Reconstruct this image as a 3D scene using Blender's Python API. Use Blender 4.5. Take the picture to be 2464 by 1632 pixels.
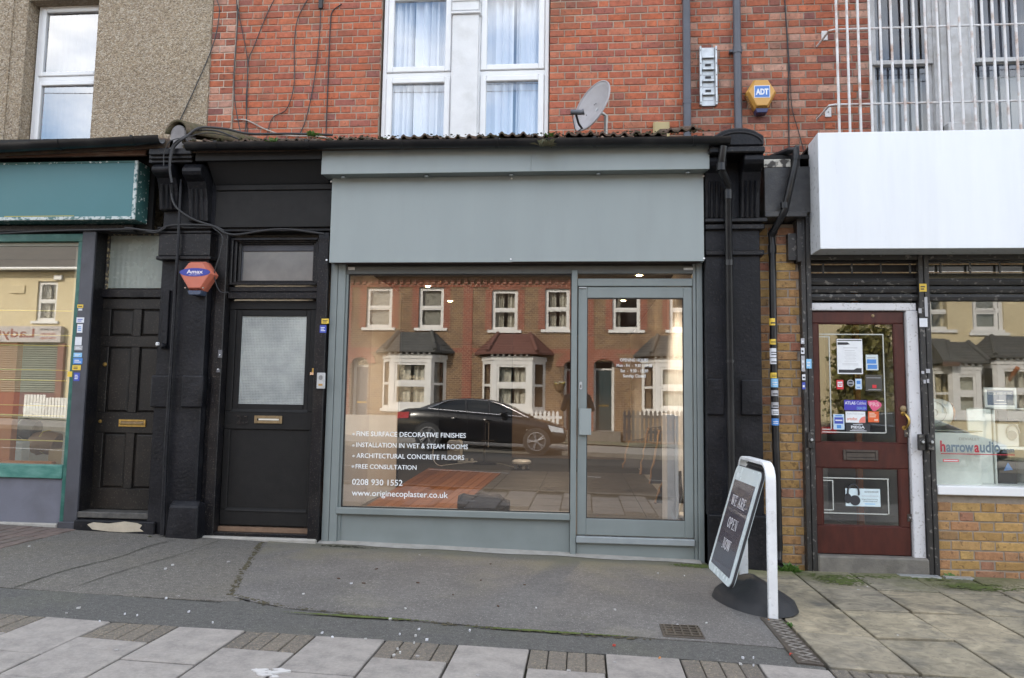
import bpy, bmesh, math, random
from mathutils import Vector, Matrix
for o in list(bpy.data.objects): bpy.data.objects.remove(o)
SC = bpy.context.scene; COL = SC.collection; R = math.radians; rnd = random.Random(11)

# ---------------------------------------------------------------- camera
CAMD, CAMH, FOC, CX, CY = 6.6, 1.2364, 1831.837, 1232.0, 794.839   # metres from the shop front, eye height, focal length in photo pixels
def cam_axes(y, p, r):
    f = Vector((-math.sin(y)*math.cos(p), math.cos(y)*math.cos(p), math.sin(p)))
    rt = Vector((math.cos(y), math.sin(y), 0)); up = rt.cross(f)
    c, s = math.cos(r), math.sin(r)
    return c*rt + s*up, -s*rt + c*up, f
AX, AU, AF = cam_axes(R(5.3667), R(5.44064), R(0.83033))
cd = bpy.data.cameras.new('camera'); cam = bpy.data.objects.new('camera', cd); COL.objects.link(cam)
cd.sensor_width = 36; cd.lens = 36*FOC/2464; cd.shift_y = (CY-816)/2464; cd.clip_start = .05; cd.clip_end = 500
cam.matrix_world = Matrix(((AX.x, AU.x, -AF.x, 0), (AX.y, AU.y, -AF.y, -CAMD), (AX.z, AU.z, -AF.z, CAMH), (0, 0, 0, 1)))
SC.camera = cam
def ray(px, py): return AX*((px-CX)/FOC) - AU*((py-CY)/FOC) + AF
def at(px, py, Y):                      # measured point on the upright plane y = Y
    d = ray(px, py); t = (Y+CAMD)/d.y
    return Vector((t*d.x, Y, t*d.z+CAMH))
def gr(px, py, z):                      # measured point on the level z
    d = ray(px, py); t = (z-CAMH)/d.z
    return Vector((t*d.x, t*d.y-CAMD, z))
def mi(px, py, Y):                      # a thing seen mirrored in the shop glass stands at y = -Y
    v = at(px, py, Y); return Vector((v.x, -Y, v.z))
def rc(a, b, c, d, Y):                  # measured rectangle (two opposite corners) on plane Y -> x0, x1, z0, z1
    p, q = at(a, b, Y), at(c, d, Y)
    return p.x, q.x, q.z, p.z

# ---------------------------------------------------------------- sky, sun, exposure
SUN_EL, SUN_AZ = R(29), R(-28)          # the sun stands behind the shops, a little to the west of straight behind
w = bpy.data.worlds.new('World'); SC.world = w; w.use_nodes = True
N = w.node_tree.nodes; L = w.node_tree.links; N.clear()
sky = N.new('ShaderNodeTexSky'); sky.sky_type = 'NISHITA'; sky.sun_disc = False
sky.sun_elevation = SUN_EL; sky.sun_rotation = SUN_AZ; sky.air_density = 1.0; sky.dust_density = 1.6; sky.ozone_density = 1.2
tc = N.new('ShaderNodeTexCoord'); mp = N.new('ShaderNodeMapping'); mp.inputs['Scale'].default_value = (1.0, 1.0, 2.0); mp.inputs['Location'].default_value = (3.3, 1.1, -.4)
cn = N.new('ShaderNodeTexNoise'); cn.inputs['Scale'].default_value = 2.3; cn.inputs['Detail'].default_value = 9; cn.inputs['Roughness'].default_value = .55
cr = N.new('ShaderNodeValToRGB'); cr.color_ramp.elements[0].position = .40; cr.color_ramp.elements[1].position = .58
cr.color_ramp.elements[1].color = (.85, .85, .85, 1)
mx = N.new('ShaderNodeMixRGB'); mx.inputs[2].default_value = (7.6, 7.5, 7.4, 1)
bg = N.new('ShaderNodeBackground'); bg.inputs['Strength'].default_value = .15; wo = N.new('ShaderNodeOutputWorld')
L.new(tc.outputs['Generated'], mp.inputs[0]); L.new(mp.outputs[0], cn.inputs[0]); L.new(cn.outputs[0], cr.inputs[0]); L.new(cr.outputs[0], mx.inputs[0])
L.new(sky.outputs[0], mx.inputs[1]); L.new(mx.outputs[0], bg.inputs[0]); L.new(bg.outputs[0], wo.inputs[0])
sl = bpy.data.lights.new('sun', 'SUN'); sl.energy = 2.6; sl.angle = R(.5); sl.color = (1, .93, .82)
so = bpy.data.objects.new('sun', sl); COL.objects.link(so)
sd = Vector((math.sin(SUN_AZ)*math.cos(SUN_EL), math.cos(SUN_AZ)*math.cos(SUN_EL), math.sin(SUN_EL)))
so.rotation_euler = sd.to_track_quat('Z', 'Y').to_euler()
SC.view_settings.view_transform = 'Standard'; SC.view_settings.look = 'None'; SC.view_settings.exposure = 1.74; SC.view_settings.gamma = 1
SC.view_settings.use_curve_mapping = False
SC.render.engine = 'CYCLES'; SC.cycles.use_denoising = True; SC.cycles.max_bounces = 10; SC.cycles.transparent_max_bounces = 16
SC.cycles.caustics_reflective = False; SC.cycles.caustics_refractive = False; SC.cycles.sample_clamp_indirect = 6

# ---------------------------------------------------------------- mesh helpers
class MB:
    def __init__(s): s.v = []; s.f = []; s.m = []; s.mi = 0
    def add(s, vs, fs):
        n = len(s.v); s.v += [tuple(v) for v in vs]; s.f += [tuple(i+n for i in f) for f in fs]; s.m += [s.mi]*len(fs); return s
    def box(s, x0, x1, y0, y1, z0, z1):
        if x0 > x1: x0, x1 = x1, x0
        if y0 > y1: y0, y1 = y1, y0
        if z0 > z1: z0, z1 = z1, z0
        return s.add([(x0,y0,z0),(x1,y0,z0),(x1,y1,z0),(x0,y1,z0),(x0,y0,z1),(x1,y0,z1),(x1,y1,z1),(x0,y1,z1)],
              [(0,3,2,1),(4,5,6,7),(0,1,5,4),(1,2,6,5),(2,3,7,6),(3,0,4,7)])
    def prism(s, pts, y0, y1):          # outline in x,z, counter-clockwise seen from -y
        n = len(pts); vs = [(x,y0,z) for x, z in pts] + [(x,y1,z) for x, z in pts]
        return s.add(vs, [tuple(range(n)), tuple(range(2*n-1, n-1, -1))] + [(i, i+n, (i+1)%n+n, (i+1)%n) for i in range(n)])
    def prismx(s, pts, x0, x1):         # outline in y,z, swept along x
        n = len(pts); vs = [(x0,y,z) for y, z in pts] + [(x1,y,z) for y, z in pts]
        return s.add(vs, [tuple(range(n-1, -1, -1)), tuple(range(n, 2*n))] + [(i, (i+1)%n, (i+1)%n+n, i+n) for i in range(n)])
    def prismz(s, pts, z0, z1):         # outline in x,y
        n = len(pts); vs = [(x,y,z0) for x, y in pts] + [(x,y,z1) for x, y in pts]
        return s.add(vs, [tuple(range(n-1, -1, -1)), tuple(range(n, 2*n))] + [(i, (i+1)%n, (i+1)%n+n, i+n) for i in range(n)])
    def tube(s, pts, r, n=8):
        pts = [Vector(p) for p in pts]; vs = []; k = len(pts); u = None
        for i, p in enumerate(pts):
            d = (pts[min(i+1, k-1)] - pts[max(i-1, 0)]).normalized()
            if u is None: u = d.orthogonal().normalized()
            u = (u - d*u.dot(d)); u = u.normalized() if u.length > 1e-6 else d.orthogonal().normalized()
            w2 = d.cross(u); rr = r[i] if isinstance(r, (list, tuple)) else r
            vs += [p + (u*math.cos(a) + w2*math.sin(a))*rr for a in [2*math.pi*j/n for j in range(n)]]
        fs = [(i*n+j, i*n+(j+1)%n, (i+1)*n+(j+1)%n, (i+1)*n+j) for i in range(k-1) for j in range(n)]
        return s.add(vs, fs + [tuple(range(n-1, -1, -1)), tuple(range((k-1)*n, k*n))])
    def lathe(s, prof, c, axis='z', n=24, sy=1.0):   # prof: (radius, height)
        c = Vector(c); vs = []
        for r, h in prof:
            for j in range(n):
                a = 2*math.pi*j/n; p, q = r*math.cos(a), r*math.sin(a)*sy
                vs.append(c + Vector((p, q, h) if axis == 'z' else ((p, h, q) if axis == 'y' else (h, p, q))))
        k = len(prof)
        fs = [(i*n+j, i*n+(j+1)%n, (i+1)*n+(j+1)%n, (i+1)*n+j) for i in range(k-1) for j in range(n)]
        if axis == 'y': fs = [f[::-1] for f in fs]
        fs += [tuple(range(n-1, -1, -1)), tuple(range((k-1)*n, k*n))]
        return s.add(vs, fs)
    def frame(s, x0, x1, z0, z1, w, y0, y1):   # four bars, w = width or (left, right, bottom, top)
        l, r, b, t = w if isinstance(w, tuple) else (w, w, w, w)
        s.box(x0, x0+l, y0, y1, z0, z1); s.box(x1-r, x1, y0, y1, z0, z1)
        s.box(x0+l, x1-r, y0, y1, z0, z0+b); s.box(x0+l, x1-r, y0, y1, z1-t, z1); return s
    def holes(s, x0, x1, z0, z1, hs, y0, y1):  # a wall with openings
        zs = sorted({z0, z1} | {min(max(h[k], z0), z1) for h in hs for k in (2, 3)})
        for a, b in zip(zs, zs[1:]):
            if b-a < 1e-4: continue
            cut = sorted((h[0], h[1]) for h in hs if h[2] < (a+b)/2 < h[3]); x = x0
            for p, q in cut + [(x1, x1)]:
                if min(p, x1)-x > 1e-4: s.box(x, min(p, x1), y0, y1, a, b)
                x = max(x, q)
        return s
    def build(s, name, mat, parent=None, smooth=False, bev=0, fix=False, seg=1):
        me = bpy.data.meshes.new(name); me.from_pydata(s.v, [], s.f)
        for m in (mat if isinstance(mat, (list, tuple)) else [mat]): me.materials.append(m)
        if any(s.m): me.polygons.foreach_set('material_index', s.m)
        if fix:
            bm = bmesh.new(); bm.from_mesh(me); bmesh.ops.recalc_face_normals(bm, faces=bm.faces); bm.to_mesh(me); bm.free()
        if smooth:
            me.polygons.foreach_set('use_smooth', [True]*len(me.polygons))
            try: me.set_sharp_from_angle(angle=R(38))
            except Exception: pass
        o = bpy.data.objects.new(name, me); COL.objects.link(o)
        if bev:
            b = o.modifiers.new('edge', 'BEVEL'); b.width = bev; b.segments = seg; b.limit_method = 'ANGLE'; b.angle_limit = R(40)
        if parent: par(o, parent)
        return o
BASE = {}
def par(o, p):
    o.parent = p; o.matrix_parent_inverse = Matrix.Translation(-wl(p))
def wl(o):
    v = Vector(o.location)
    return v if not o.parent else v   # parts are built in place: only a thing's Empty has a location
def tag(o, label=None, cat=None, group=None, kind=None):
    for k, v in (('label', label), ('category', cat), ('group', group), ('kind', kind)):
        if v: o[k] = v
    return o
def thing(name, label, cat, loc=(0, 0, 0), group=None):
    o = bpy.data.objects.new(name, None); COL.objects.link(o); o.location = loc; o.empty_display_size = .1
    return tag(o, label, cat, group)
def box(name, mat, parent, x0, x1, y0, y1, z0, z1, bev=0): return MB().box(x0, x1, y0, y1, z0, z1).build(name, mat, parent, bev=bev)
def arc(c, r, a0, a1, n): return [(c[0]+r*math.cos(R(a0+(a1-a0)*i/n)), c[1]+r*math.sin(R(a0+(a1-a0)*i/n))) for i in range(n+1)]
def spline(pts, n=6):                   # smooth curve through points
    P = [Vector(p) for p in pts]; P = [P[0]*2-P[1]] + P + [P[-1]*2-P[-2]]; out = []
    for i in range(1, len(P)-2):
        for k in range(n):
            t = k/n; a, b, c, d = P[i-1:i+3]
            out.append(.5*((2*b) + (c-a)*t + (2*a-5*b+4*c-d)*t*t + (3*b-a-3*c+d)*t**3))
    return out + [P[-2]]
FONTJOB = []
def text(s, name, mat, parent, x0, x1, z0, z1, y, bold=0, flip=False, rot=None, depth=.001, label=None):   # lettering that fills x0..x1, z0..z1 (baseline z0) on plane y, facing -y
    cu = bpy.data.curves.new(name, 'FONT'); cu.body = s; cu.size = 1; cu.offset = bold; cu.extrude = 0; cu.resolution_u = 3
    o = bpy.data.objects.new('tmp', cu); COL.objects.link(o)
    bpy.context.view_layer.update()
    me = bpy.data.meshes.new_from_object(o.evaluated_get(bpy.context.evaluated_depsgraph_get()))
    bpy.data.objects.remove(o); me.name = name
    xs = [v.co.x for v in me.vertices]; ys = [v.co.y for v in me.vertices]
    a, b = min(xs), max(xs); cap = .729 if z1 > 0 or True else 1
    top = max(ys) if max(ys) > .6 else .53
    for v in me.vertices:
        X = (v.co.x-a)/(b-a); Z = v.co.y/top
        x = x0+(x1-x0)*X; z = z0+(z1-z0)*Z
        v.co = (x, y, z)
    if flip:
        for v in me.vertices: v.co.x = x0+x1-v.co.x
    me.materials.clear(); me.materials.append(mat)
    n = bpy.data.objects.new(name, me); COL.objects.link(n)
    if rot: me.transform(rot)
    if parent: par(n, parent)
    return n
def textrc(s, name, mat, parent, r, y, **k): return text(s, name, mat, parent, r[0], r[1], r[2], r[3], y, **k)
# ---------------------------------------------------------------- materials (procedural)
def rgb(c): return (c[0], c[1], c[2], 1)
MATS = {}
def mat(name, c1, c2=None, rough=.6, scale=6, detail=5, bump=0, bscale=None, metal=0, spec=.5, dirt=None, dscale=1.2, damt=.5, mott=0, mscale=16, mdist=0, speck=None, sscale=180, samt=.15, rnd_=None, stretch=None, coat=0, island=False, pos=(.35, .65)):
    m = bpy.data.materials.new(name); m.use_nodes = True; T = m.node_tree; N = T.nodes; L = T.links; B = N['Principled BSDF']
    B.inputs['Roughness'].default_value = rough; B.inputs['Metallic'].default_value = metal
    B.inputs['Specular IOR Level'].default_value = spec; B.inputs['Coat Weight'].default_value = coat
    g = N.new('ShaderNodeNewGeometry'); vec = g.outputs['Position']
    if stretch:
        mp = N.new('ShaderNodeMapping'); mp.inputs['Scale'].default_value = stretch; L.new(vec, mp.inputs[0]); vec = mp.outputs[0]
    def noise(sc, de=5, ro=.6):
        n = N.new('ShaderNodeTexNoise'); n.inputs['Scale'].default_value = sc; n.inputs['Detail'].default_value = de; n.inputs['Roughness'].default_value = ro; L.new(vec, n.inputs['Vector']); return n.outputs[0]
    def ramp(x, a, b, ca=(0,0,0,1), cb=(1,1,1,1)):
        r = N.new('ShaderNodeValToRGB'); r.color_ramp.elements[0].position = a; r.color_ramp.elements[1].position = b
        r.color_ramp.elements[0].color = ca; r.color_ramp.elements[1].color = cb; L.new(x, r.inputs[0]); return r.outputs[0]
    def mixc(f, a, b, mode='MIX'):
        x = N.new('ShaderNodeMixRGB'); x.blend_type = mode
        for k, v in ((0, f), (1, a), (2, b)):
            if hasattr(v, 'is_linked'): L.new(v, x.inputs[k])
            elif isinstance(v, (int, float)): x.inputs[k].default_value = v
            else: x.inputs[k].default_value = rgb(v)
        return x.outputs[0]
    if rnd_:
        if island: src = g.outputs['Random Per Island']
        else: src = N.new('ShaderNodeObjectInfo').outputs['Random']
        r = N.new('ShaderNodeValToRGB'); r.color_ramp.interpolation = 'LINEAR'
        while len(r.color_ramp.elements) < len(rnd_): r.color_ramp.elements.new(.5)
        for i, c in enumerate(rnd_): r.color_ramp.elements[i].position = i/(len(rnd_)-1); r.color_ramp.elements[i].color = rgb(c)
        L.new(src, r.inputs[0]); col = r.outputs[0]
        n = ramp(noise(scale, detail), .3, .72)
        col = mixc(n, mixc(1, col, (.72, .70, .70), 'MULTIPLY'), mixc(1, col, (1.16, 1.12, 1.1), 'MULTIPLY'))
    else:
        c2 = c2 or tuple(x*.82 for x in c1)
        col = mixc(ramp(noise(scale, detail), *pos), c1, c2)
    if dirt: col = mixc(ramp(noise(dscale, 6), .5, .72, (0,0,0,1), (damt,damt,damt,1)), col, dirt)
    if mott:
        mn = N.new('ShaderNodeTexNoise'); mn.inputs['Scale'].default_value = mscale; mn.inputs['Detail'].default_value = 8; mn.inputs['Distortion'].default_value = mdist; L.new(vec, mn.inputs['Vector'])
        lo, hi = 1-mott, 1+mott
        col = mixc(1, col, ramp(mn.outputs[0], .32, .68, (lo, lo, lo, 1), (hi, hi, hi, 1)), 'MULTIPLY')
    if speck:
        col = mixc(ramp(noise(sscale, 2, .5), .62, .66, (0,0,0,1), (samt,samt,samt,1)), col, speck)
    L.new(col, B.inputs['Base Color'])
    rr = N.new('ShaderNodeMapRange'); rr.inputs[3].default_value = max(.03, rough-.1); rr.inputs[4].default_value = min(1, rough+.12)
    L.new(noise(scale*1.7, 4), rr.inputs[0]); L.new(rr.outputs[0], B.inputs['Roughness'])
    if bump:
        b = N.new('ShaderNodeBump'); b.inputs['Strength'].default_value = bump; b.inputs['Distance'].default_value = .01
        L.new(noise(bscale or scale*6, 6), b.inputs['Height']); L.new(b.outputs[0], B.inputs['Normal'])
    MATS[name] = m; return m
def glass(name, refl=.1, tint=(.86, .9, .88), rough=0, grey=None):
    m = bpy.data.materials.new(name); m.use_nodes = True; T = m.node_tree; N = T.nodes; L = T.links; N.remove(N['Principled BSDF'])
    tr = N.new('ShaderNodeBsdfTransparent'); tr.inputs[0].default_value = rgb(tint)
    gl = N.new('ShaderNodeBsdfGlossy'); gl.inputs['Roughness'].default_value = rough; gl.inputs[0].default_value = (1, 1, 1, 1)
    fr = N.new('ShaderNodeFresnel'); fr.inputs[0].default_value = 1.5
    ad = N.new('ShaderNodeMath'); ad.operation = 'ADD'; ad.use_clamp = True; ad.inputs[1].default_value = refl; L.new(fr.outputs[0], ad.inputs[0])
    ge = N.new('ShaderNodeNewGeometry'); fm = N.new('ShaderNodeMath'); fm.operation = 'SUBTRACT'; fm.inputs[0].default_value = 1; L.new(ge.outputs['Backfacing'], fm.inputs[1])
    fa = N.new('ShaderNodeMath'); fa.operation = 'MULTIPLY'; L.new(ad.outputs[0], fa.inputs[0]); L.new(fm.outputs[0], fa.inputs[1])
    mx = N.new('ShaderNodeMixShader'); L.new(fa.outputs[0], mx.inputs[0]); L.new(tr.outputs[0], mx.inputs[1]); L.new(gl.outputs[0], mx.inputs[2])
    L.new(mx.outputs[0], N['Material Output'].inputs[0]); MATS[name] = m; return m
def emit(name, c, s):
    m = bpy.data.materials.new(name); m.use_nodes = True; B = m.node_tree.nodes['Principled BSDF']
    B.inputs['Base Color'].default_value = rgb(c); B.inputs['Emission Color'].default_value = rgb(c); B.inputs['Emission Strength'].default_value = s; return m
def flat(name, c, rough=.5, metal=0): return mat(name, c, tuple(x*.93 for x in c), rough=rough, scale=20, metal=metal)
def brickmat(name, c1, c2, mortar, course=.075, bump=.5, c3=None, damt=.4):     # coursed brickwork for walls too far away to pick single bricks apart
    m = bpy.data.materials.new(name); m.use_nodes = True; T = m.node_tree; N = T.nodes; L = T.links; B = N['Principled BSDF']; B.inputs['Roughness'].default_value = .85
    g = N.new('ShaderNodeNewGeometry'); sp = N.new('ShaderNodeSeparateXYZ'); L.new(g.outputs['Position'], sp.inputs[0])
    ad = N.new('ShaderNodeMath'); ad.operation = 'ADD'; L.new(sp.outputs[0], ad.inputs[0]); L.new(sp.outputs[1], ad.inputs[1])
    cb = N.new('ShaderNodeCombineXYZ'); L.new(ad.outputs[0], cb.inputs[0]); L.new(sp.outputs[2], cb.inputs[1])
    b = N.new('ShaderNodeTexBrick'); b.inputs['Scale'].default_value = 1; b.inputs['Brick Width'].default_value = .17; b.inputs['Row Height'].default_value = course
    b.inputs['Mortar Size'].default_value = .009; b.inputs['Color1'].default_value = rgb(c1); b.inputs['Color2'].default_value = rgb(c2); b.inputs['Mortar'].default_value = rgb(mortar)
    L.new(cb.outputs[0], b.inputs[0])
    n = N.new('ShaderNodeTexNoise'); n.inputs['Scale'].default_value = 2.2; n.inputs['Detail'].default_value = 7; L.new(g.outputs['Position'], n.inputs['Vector'])
    x = N.new('ShaderNodeMixRGB'); x.blend_type = 'MIX'; r = N.new('ShaderNodeValToRGB'); r.color_ramp.elements[0].position = .45; r.color_ramp.elements[1].position = .7
    r.color_ramp.elements[1].color = (damt, damt, damt, 1); L.new(n.outputs[0], r.inputs[0]); L.new(r.outputs[0], x.inputs[0]); L.new(b.outputs[0], x.inputs[1]); x.inputs[2].default_value = rgb(c3 or c2)
    L.new(x.outputs[0], B.inputs['Base Color'])
    bp = N.new('ShaderNodeBump'); bp.inputs['Strength'].default_value = bump; bp.inputs['Distance'].default_value = .01; bp.invert = True
    L.new(b.outputs['Fac'], bp.inputs['Height']); L.new(bp.outputs[0], B.inputs['Normal']); MATS[name] = m; return m

GREY = mat('grey_paint', (.215, .246, .243), (.195, .225, .222), rough=.42, scale=3, bump=.03, bscale=90, dirt=(.16, .18, .17), dscale=1.6, damt=.35)
GREYP = mat('grey_panel', (.285, .322, .32), (.27, .306, .304), rough=.38, scale=1.5, stretch=(3, 1, .6), dirt=(.235, .26, .255), dscale=1.7, damt=.3, mott=.010, mscale=6)
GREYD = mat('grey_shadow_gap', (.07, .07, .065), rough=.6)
BLACK = mat('black_paint', (.005, .005, .0065), (.009, .009, .0115), rough=.34, spec=.28, scale=7, bump=.28, bscale=28, dirt=(.028, .025, .022), dscale=3.2, damt=.45, speck=(.16, .14, .12), sscale=85, samt=.35)
BLACKM = mat('black_masonry_paint', (.0055, .006, .008), (.010, .0105, .014), rough=.42, spec=.22, scale=5, bump=.45, bscale=36, dirt=(.026, .026, .029), dscale=2.5, damt=.6, speck=(.12, .11, .10), sscale=48, samt=.1)
BLACKB = mat('black_board', (.008, .0075, .0075), (.011, .0105, .010), rough=.6, spec=.3, scale=9, bump=.15, bscale=110)
DOORB = mat('black_door_paint', (.0075, .0065, .006), (.011, .010, .009), rough=.42, spec=.35, scale=6, bump=.12, bscale=70, dirt=(.04, .032, .025), dscale=2.6, damt=.5, speck=(.2, .17, .13), sscale=75, samt=.2)
SLATE = mat('slate_paint', (.065, .068, .082), (.05, .052, .064), rough=.5, scale=4, bump=.15, bscale=50, dirt=(.03, .03, .035), dscale=2, damt=.5)
PLASTICB = mat('black_plastic', (.007, .0075, .009), (.011, .0115, .0135), spec=.35, rough=.32, scale=9, dirt=(.06, .058, .055), dscale=3, damt=.35)
PIPEG = mat('grey_plastic_pipe', (.085, .09, .11), (.07, .075, .092), rough=.45, scale=5, dirt=(.05, .05, .055), dscale=2, damt=.5)
WHITE = mat('white_frame', (.78, .79, .80), (.74, .75, .76), rough=.35, scale=4, dirt=(.6, .6, .58), dscale=3, damt=.25)
WHITEP = mat('white_masonry', (.72, .73, .74), (.66, .67, .68), rough=.8, scale=5, bump=.3, bscale=60, dirt=(.42, .42, .4), dscale=4, damt=.35)
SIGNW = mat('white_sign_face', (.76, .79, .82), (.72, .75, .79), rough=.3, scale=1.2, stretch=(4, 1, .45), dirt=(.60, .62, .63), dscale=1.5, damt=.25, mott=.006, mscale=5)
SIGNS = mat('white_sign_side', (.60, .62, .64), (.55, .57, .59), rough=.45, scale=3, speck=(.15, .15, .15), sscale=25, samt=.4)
TEAL = mat('teal_sign', (.036, .145, .16), (.040, .155, .175), rough=.38, scale=1.6)
TEALD = mat('teal_worn_trim', (.03, .10, .10), (.045, .13, .125), rough=.5, scale=9, speck=(.7, .72, .7), sscale=34, samt=.95)
TEALW = mat('teal_flaked_edge', (.50, .55, .54), (.07, .16, .16), rough=.6, scale=30, pos=(.50, .58))
GREENF = mat('green_frame', (.012, .095, .075), (.02, .12, .10), rough=.42, scale=8, bump=.1, dirt=(.12, .26, .22), dscale=7, damt=.5)
GREENS = mat('green_sill', (.03, .16, .13), (.10, .26, .22), rough=.5, scale=6, bump=.1, stretch=(1, 1, 3))
RISER = mat('grey_riser', (.15, .155, .19), (.13, .135, .165), rough=.7, scale=3, bump=.2, bscale=80, dirt=(.10, .10, .11), dscale=1.5, damt=.5)
REDW = mat('red_door_paint', (.080, .019, .013), (.055, .013, .010), rough=.4, spec=.35, scale=5, bump=.12, bscale=60, stretch=(3, 3, 1), dirt=(.04, .012, .01), dscale=4, damt=.5)
BRASS = mat('brass', (.55, .38, .12), (.40, .27, .09), rough=.32, scale=30, metal=.9)
BRASSD = mat('dull_brass', (.30, .22, .12), (.22, .16, .09), rough=.45, scale=30, metal=.6)
BRONZE = mat('dark_bronze', (.10, .085, .075), (.075, .065, .06), rough=.4, scale=20, metal=.6)
CHROME = mat('chrome', (.75, .75, .76), rough=.15, metal=1)
STEEL = mat('galvanised', (.55, .57, .58), (.42, .44, .45), rough=.42, scale=14, metal=.55)
BARS = mat('white_bars_rusty', (.66, .66, .67), (.58, .58, .58), rough=.5, scale=6, dirt=(.30, .13, .05), dscale=5.5, damt=.9)
CABLEB = flat('cable_black', (.02, .02, .022), .5)
CABLEW = mat('cable_grey', (.45, .42, .38), (.3, .27, .24), rough=.6, scale=12)
MORTARW = mat('pale_mortar', (.56, .49, .41), (.44, .38, .31), rough=.95, scale=14, bump=.5, bscale=120)
MORTAR = mat('mortar', (.40, .32, .25), (.31, .25, .20), rough=.95, scale=14, bump=.5, bscale=120)
MORTARY = mat('mortar_grey', (.32, .27, .22), (.23, .195, .16), rough=.95, scale=14, bump=.5, bscale=120)
RED = [(.42, .118, .068), (.47, .132, .075), (.35, .105, .074), (.50, .175, .115), (.44, .126, .072), (.31, .11, .10), (.51, .150, .085), (.39, .118, .085)]
REDO = [(.35, .108, .068), (.42, .125, .072), (.25, .085, .066), (.52, .30, .25), (.38, .115, .07), (.22, .09, .085), (.46, .138, .08), (.47, .24, .19)]
YEL = [(.41, .265, .10), (.36, .225, .09), (.48, .325, .13), (.34, .175, .115), (.45, .295, .12), (.36, .16, .11), (.46, .30, .115), (.29, .185, .095)]
BRK = {}
RED = [(a, b*1.09, c*1.0) for a, b, c in RED]; REDO = [(a, b*1.08, c) for a, b, c in REDO]
for nm, cs in (('red_brick', RED), ('old_red_brick', REDO), ('stock_brick', YEL)):
    for isl in (False, True):
        BRK[nm, isl] = mat(nm + ('_course' if isl else ''), (0, 0, 0), rough=.88, scale=22, bump=.6, bscale=110, rnd_=cs, island=isl, dirt=(.13, .085, .06), dscale=2.2, damt=.55, spec=.25, speck=(.06, .04, .035), sscale=26, samt=.45)
PEB = mat('pebbledash', (.31, .25, .175), (.23, .185, .135), rough=.9, scale=1.3, bump=1.0, bscale=75, dirt=(.12, .10, .075), dscale=.8, damt=.5)
def pebble():                           # stones of several colours set in render
    T = PEB.node_tree; N = T.nodes; L = T.links; B = N['Principled BSDF']; old = B.inputs['Base Color'].links[0].from_socket
    g = N.new('ShaderNodeNewGeometry'); v = N.new('ShaderNodeTexVoronoi'); v.inputs['Scale'].default_value = 68; L.new(g.outputs['Position'], v.inputs['Vector'])
    hs = N.new('ShaderNodeSeparateColor'); L.new(v.outputs['Color'], hs.inputs[0])
    r = N.new('ShaderNodeValToRGB'); cs = [(.08, .06, .042), (.27, .20, .125), (.42, .34, .23), (.18, .135, .09), (.58, .51, .41), (.32, .28, .22)]
    while len(r.color_ramp.elements) < len(cs): r.color_ramp.elements.new(.5)
    for i, c in enumerate(cs): r.color_ramp.elements[i].position = i/(len(cs)-1); r.color_ramp.elements[i].color = rgb(c)
    L.new(hs.outputs[0], r.inputs[0]); x = N.new('ShaderNodeMixRGB'); x.inputs[0].default_value = .56; L.new(old, x.inputs[1]); L.new(r.outputs[0], x.inputs[2]); L.new(x.outputs[0], B.inputs['Base Color'])
    b = N.new('ShaderNodeBump'); b.inputs['Strength'].default_value = .9; b.inputs['Distance'].default_value = .012; b.invert = True
    L.new(v.outputs['Distance'], b.inputs['Height']); L.new(b.outputs[0], B.inputs['Normal'])
pebble()
ROADM = mat('road_tarmac', (.055, .05, .047), (.045, .042, .04), rough=.9, scale=3, bump=.3, bscale=120)
ASPH = mat('asphalt_smooth', (.132, .125, .118), (.096, .091, .086), rough=.9, scale=1.6, mott=.17, mscale=34, bump=.5, bscale=170, dirt=(.17, .158, .12), dscale=.9, damt=.75, speck=(.34, .33, .31), sscale=105, samt=.6)
ASPHC = mat('asphalt_coarse', (.140, .130, .114), (.100, .093, .083), rough=.92, scale=60, mott=.16, mscale=22, bump=.9, bscale=130, dirt=(.135, .12, .09), dscale=1.1, damt=.6, speck=(.34, .33, .3), sscale=110, samt=.7)
ASPHS = mat('asphalt_strip', (.100, .098, .091), (.066, .065, .061), rough=.92, scale=60, mott=.14, mscale=26, bump=.9, bscale=150, dirt=(.10, .10, .075), dscale=1.6, damt=.6, speck=(.25, .25, .24), sscale=120, samt=.6)
SLAB = mat('concrete_slab', (0, 0, 0), rough=.88, scale=9, mott=.09, mscale=55, bump=.25, bscale=130, rnd_=[(.25, .238, .22), (.275, .262, .243), (.262, .25, .232), (.238, .226, .21)], speck=(.36, .34, .31), sscale=130, samt=.35, dirt=(.22, .205, .18), dscale=9, damt=.25)
PAVER = mat('aggregate_paver', (0, 0, 0), rough=.9, scale=40, mott=.14, mscale=60, bump=.6, bscale=120, rnd_=[(.13, .118, .098), (.15, .135, .112), (.12, .11, .095)], speck=(.36, .29, .18), sscale=110, samt=.7)
PAVERR = mat('red_paver', (0, 0, 0), rough=.9, scale=12, bump=.3, bscale=120, rnd_=[(.145, .113, .10), (.16, .122, .106), (.135, .115, .10), (.165, .125, .11)], speck=(.1, .09, .07), sscale=60, samt=.4)
YORK = mat('york_stone', (0, 0, 0), rough=.85, scale=2.6, mott=.26, mscale=6, mdist=2.2, detail=10, bump=.9, bscale=9, rnd_=[(.245, .222, .16), (.31, .277, .195), (.285, .252, .178), (.22, .205, .16)], dirt=(.085, .082, .072), dscale=3.4, damt=.95, speck=(.08, .075, .06), sscale=40, samt=.4)
MOSSG = mat('mossy_joint', (.035, .037, .018), (.03, .027, .02), rough=.95, scale=9, bump=.8, bscale=120)
MOSS = mat('moss', (.085, .115, .02), (.055, .07, .018), rough=.95, scale=30, bump=.8, bscale=140)
LEAF = mat('weed_leaf', (.06, .14, .025), (.09, .17, .03), rough=.6, scale=40)
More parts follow.
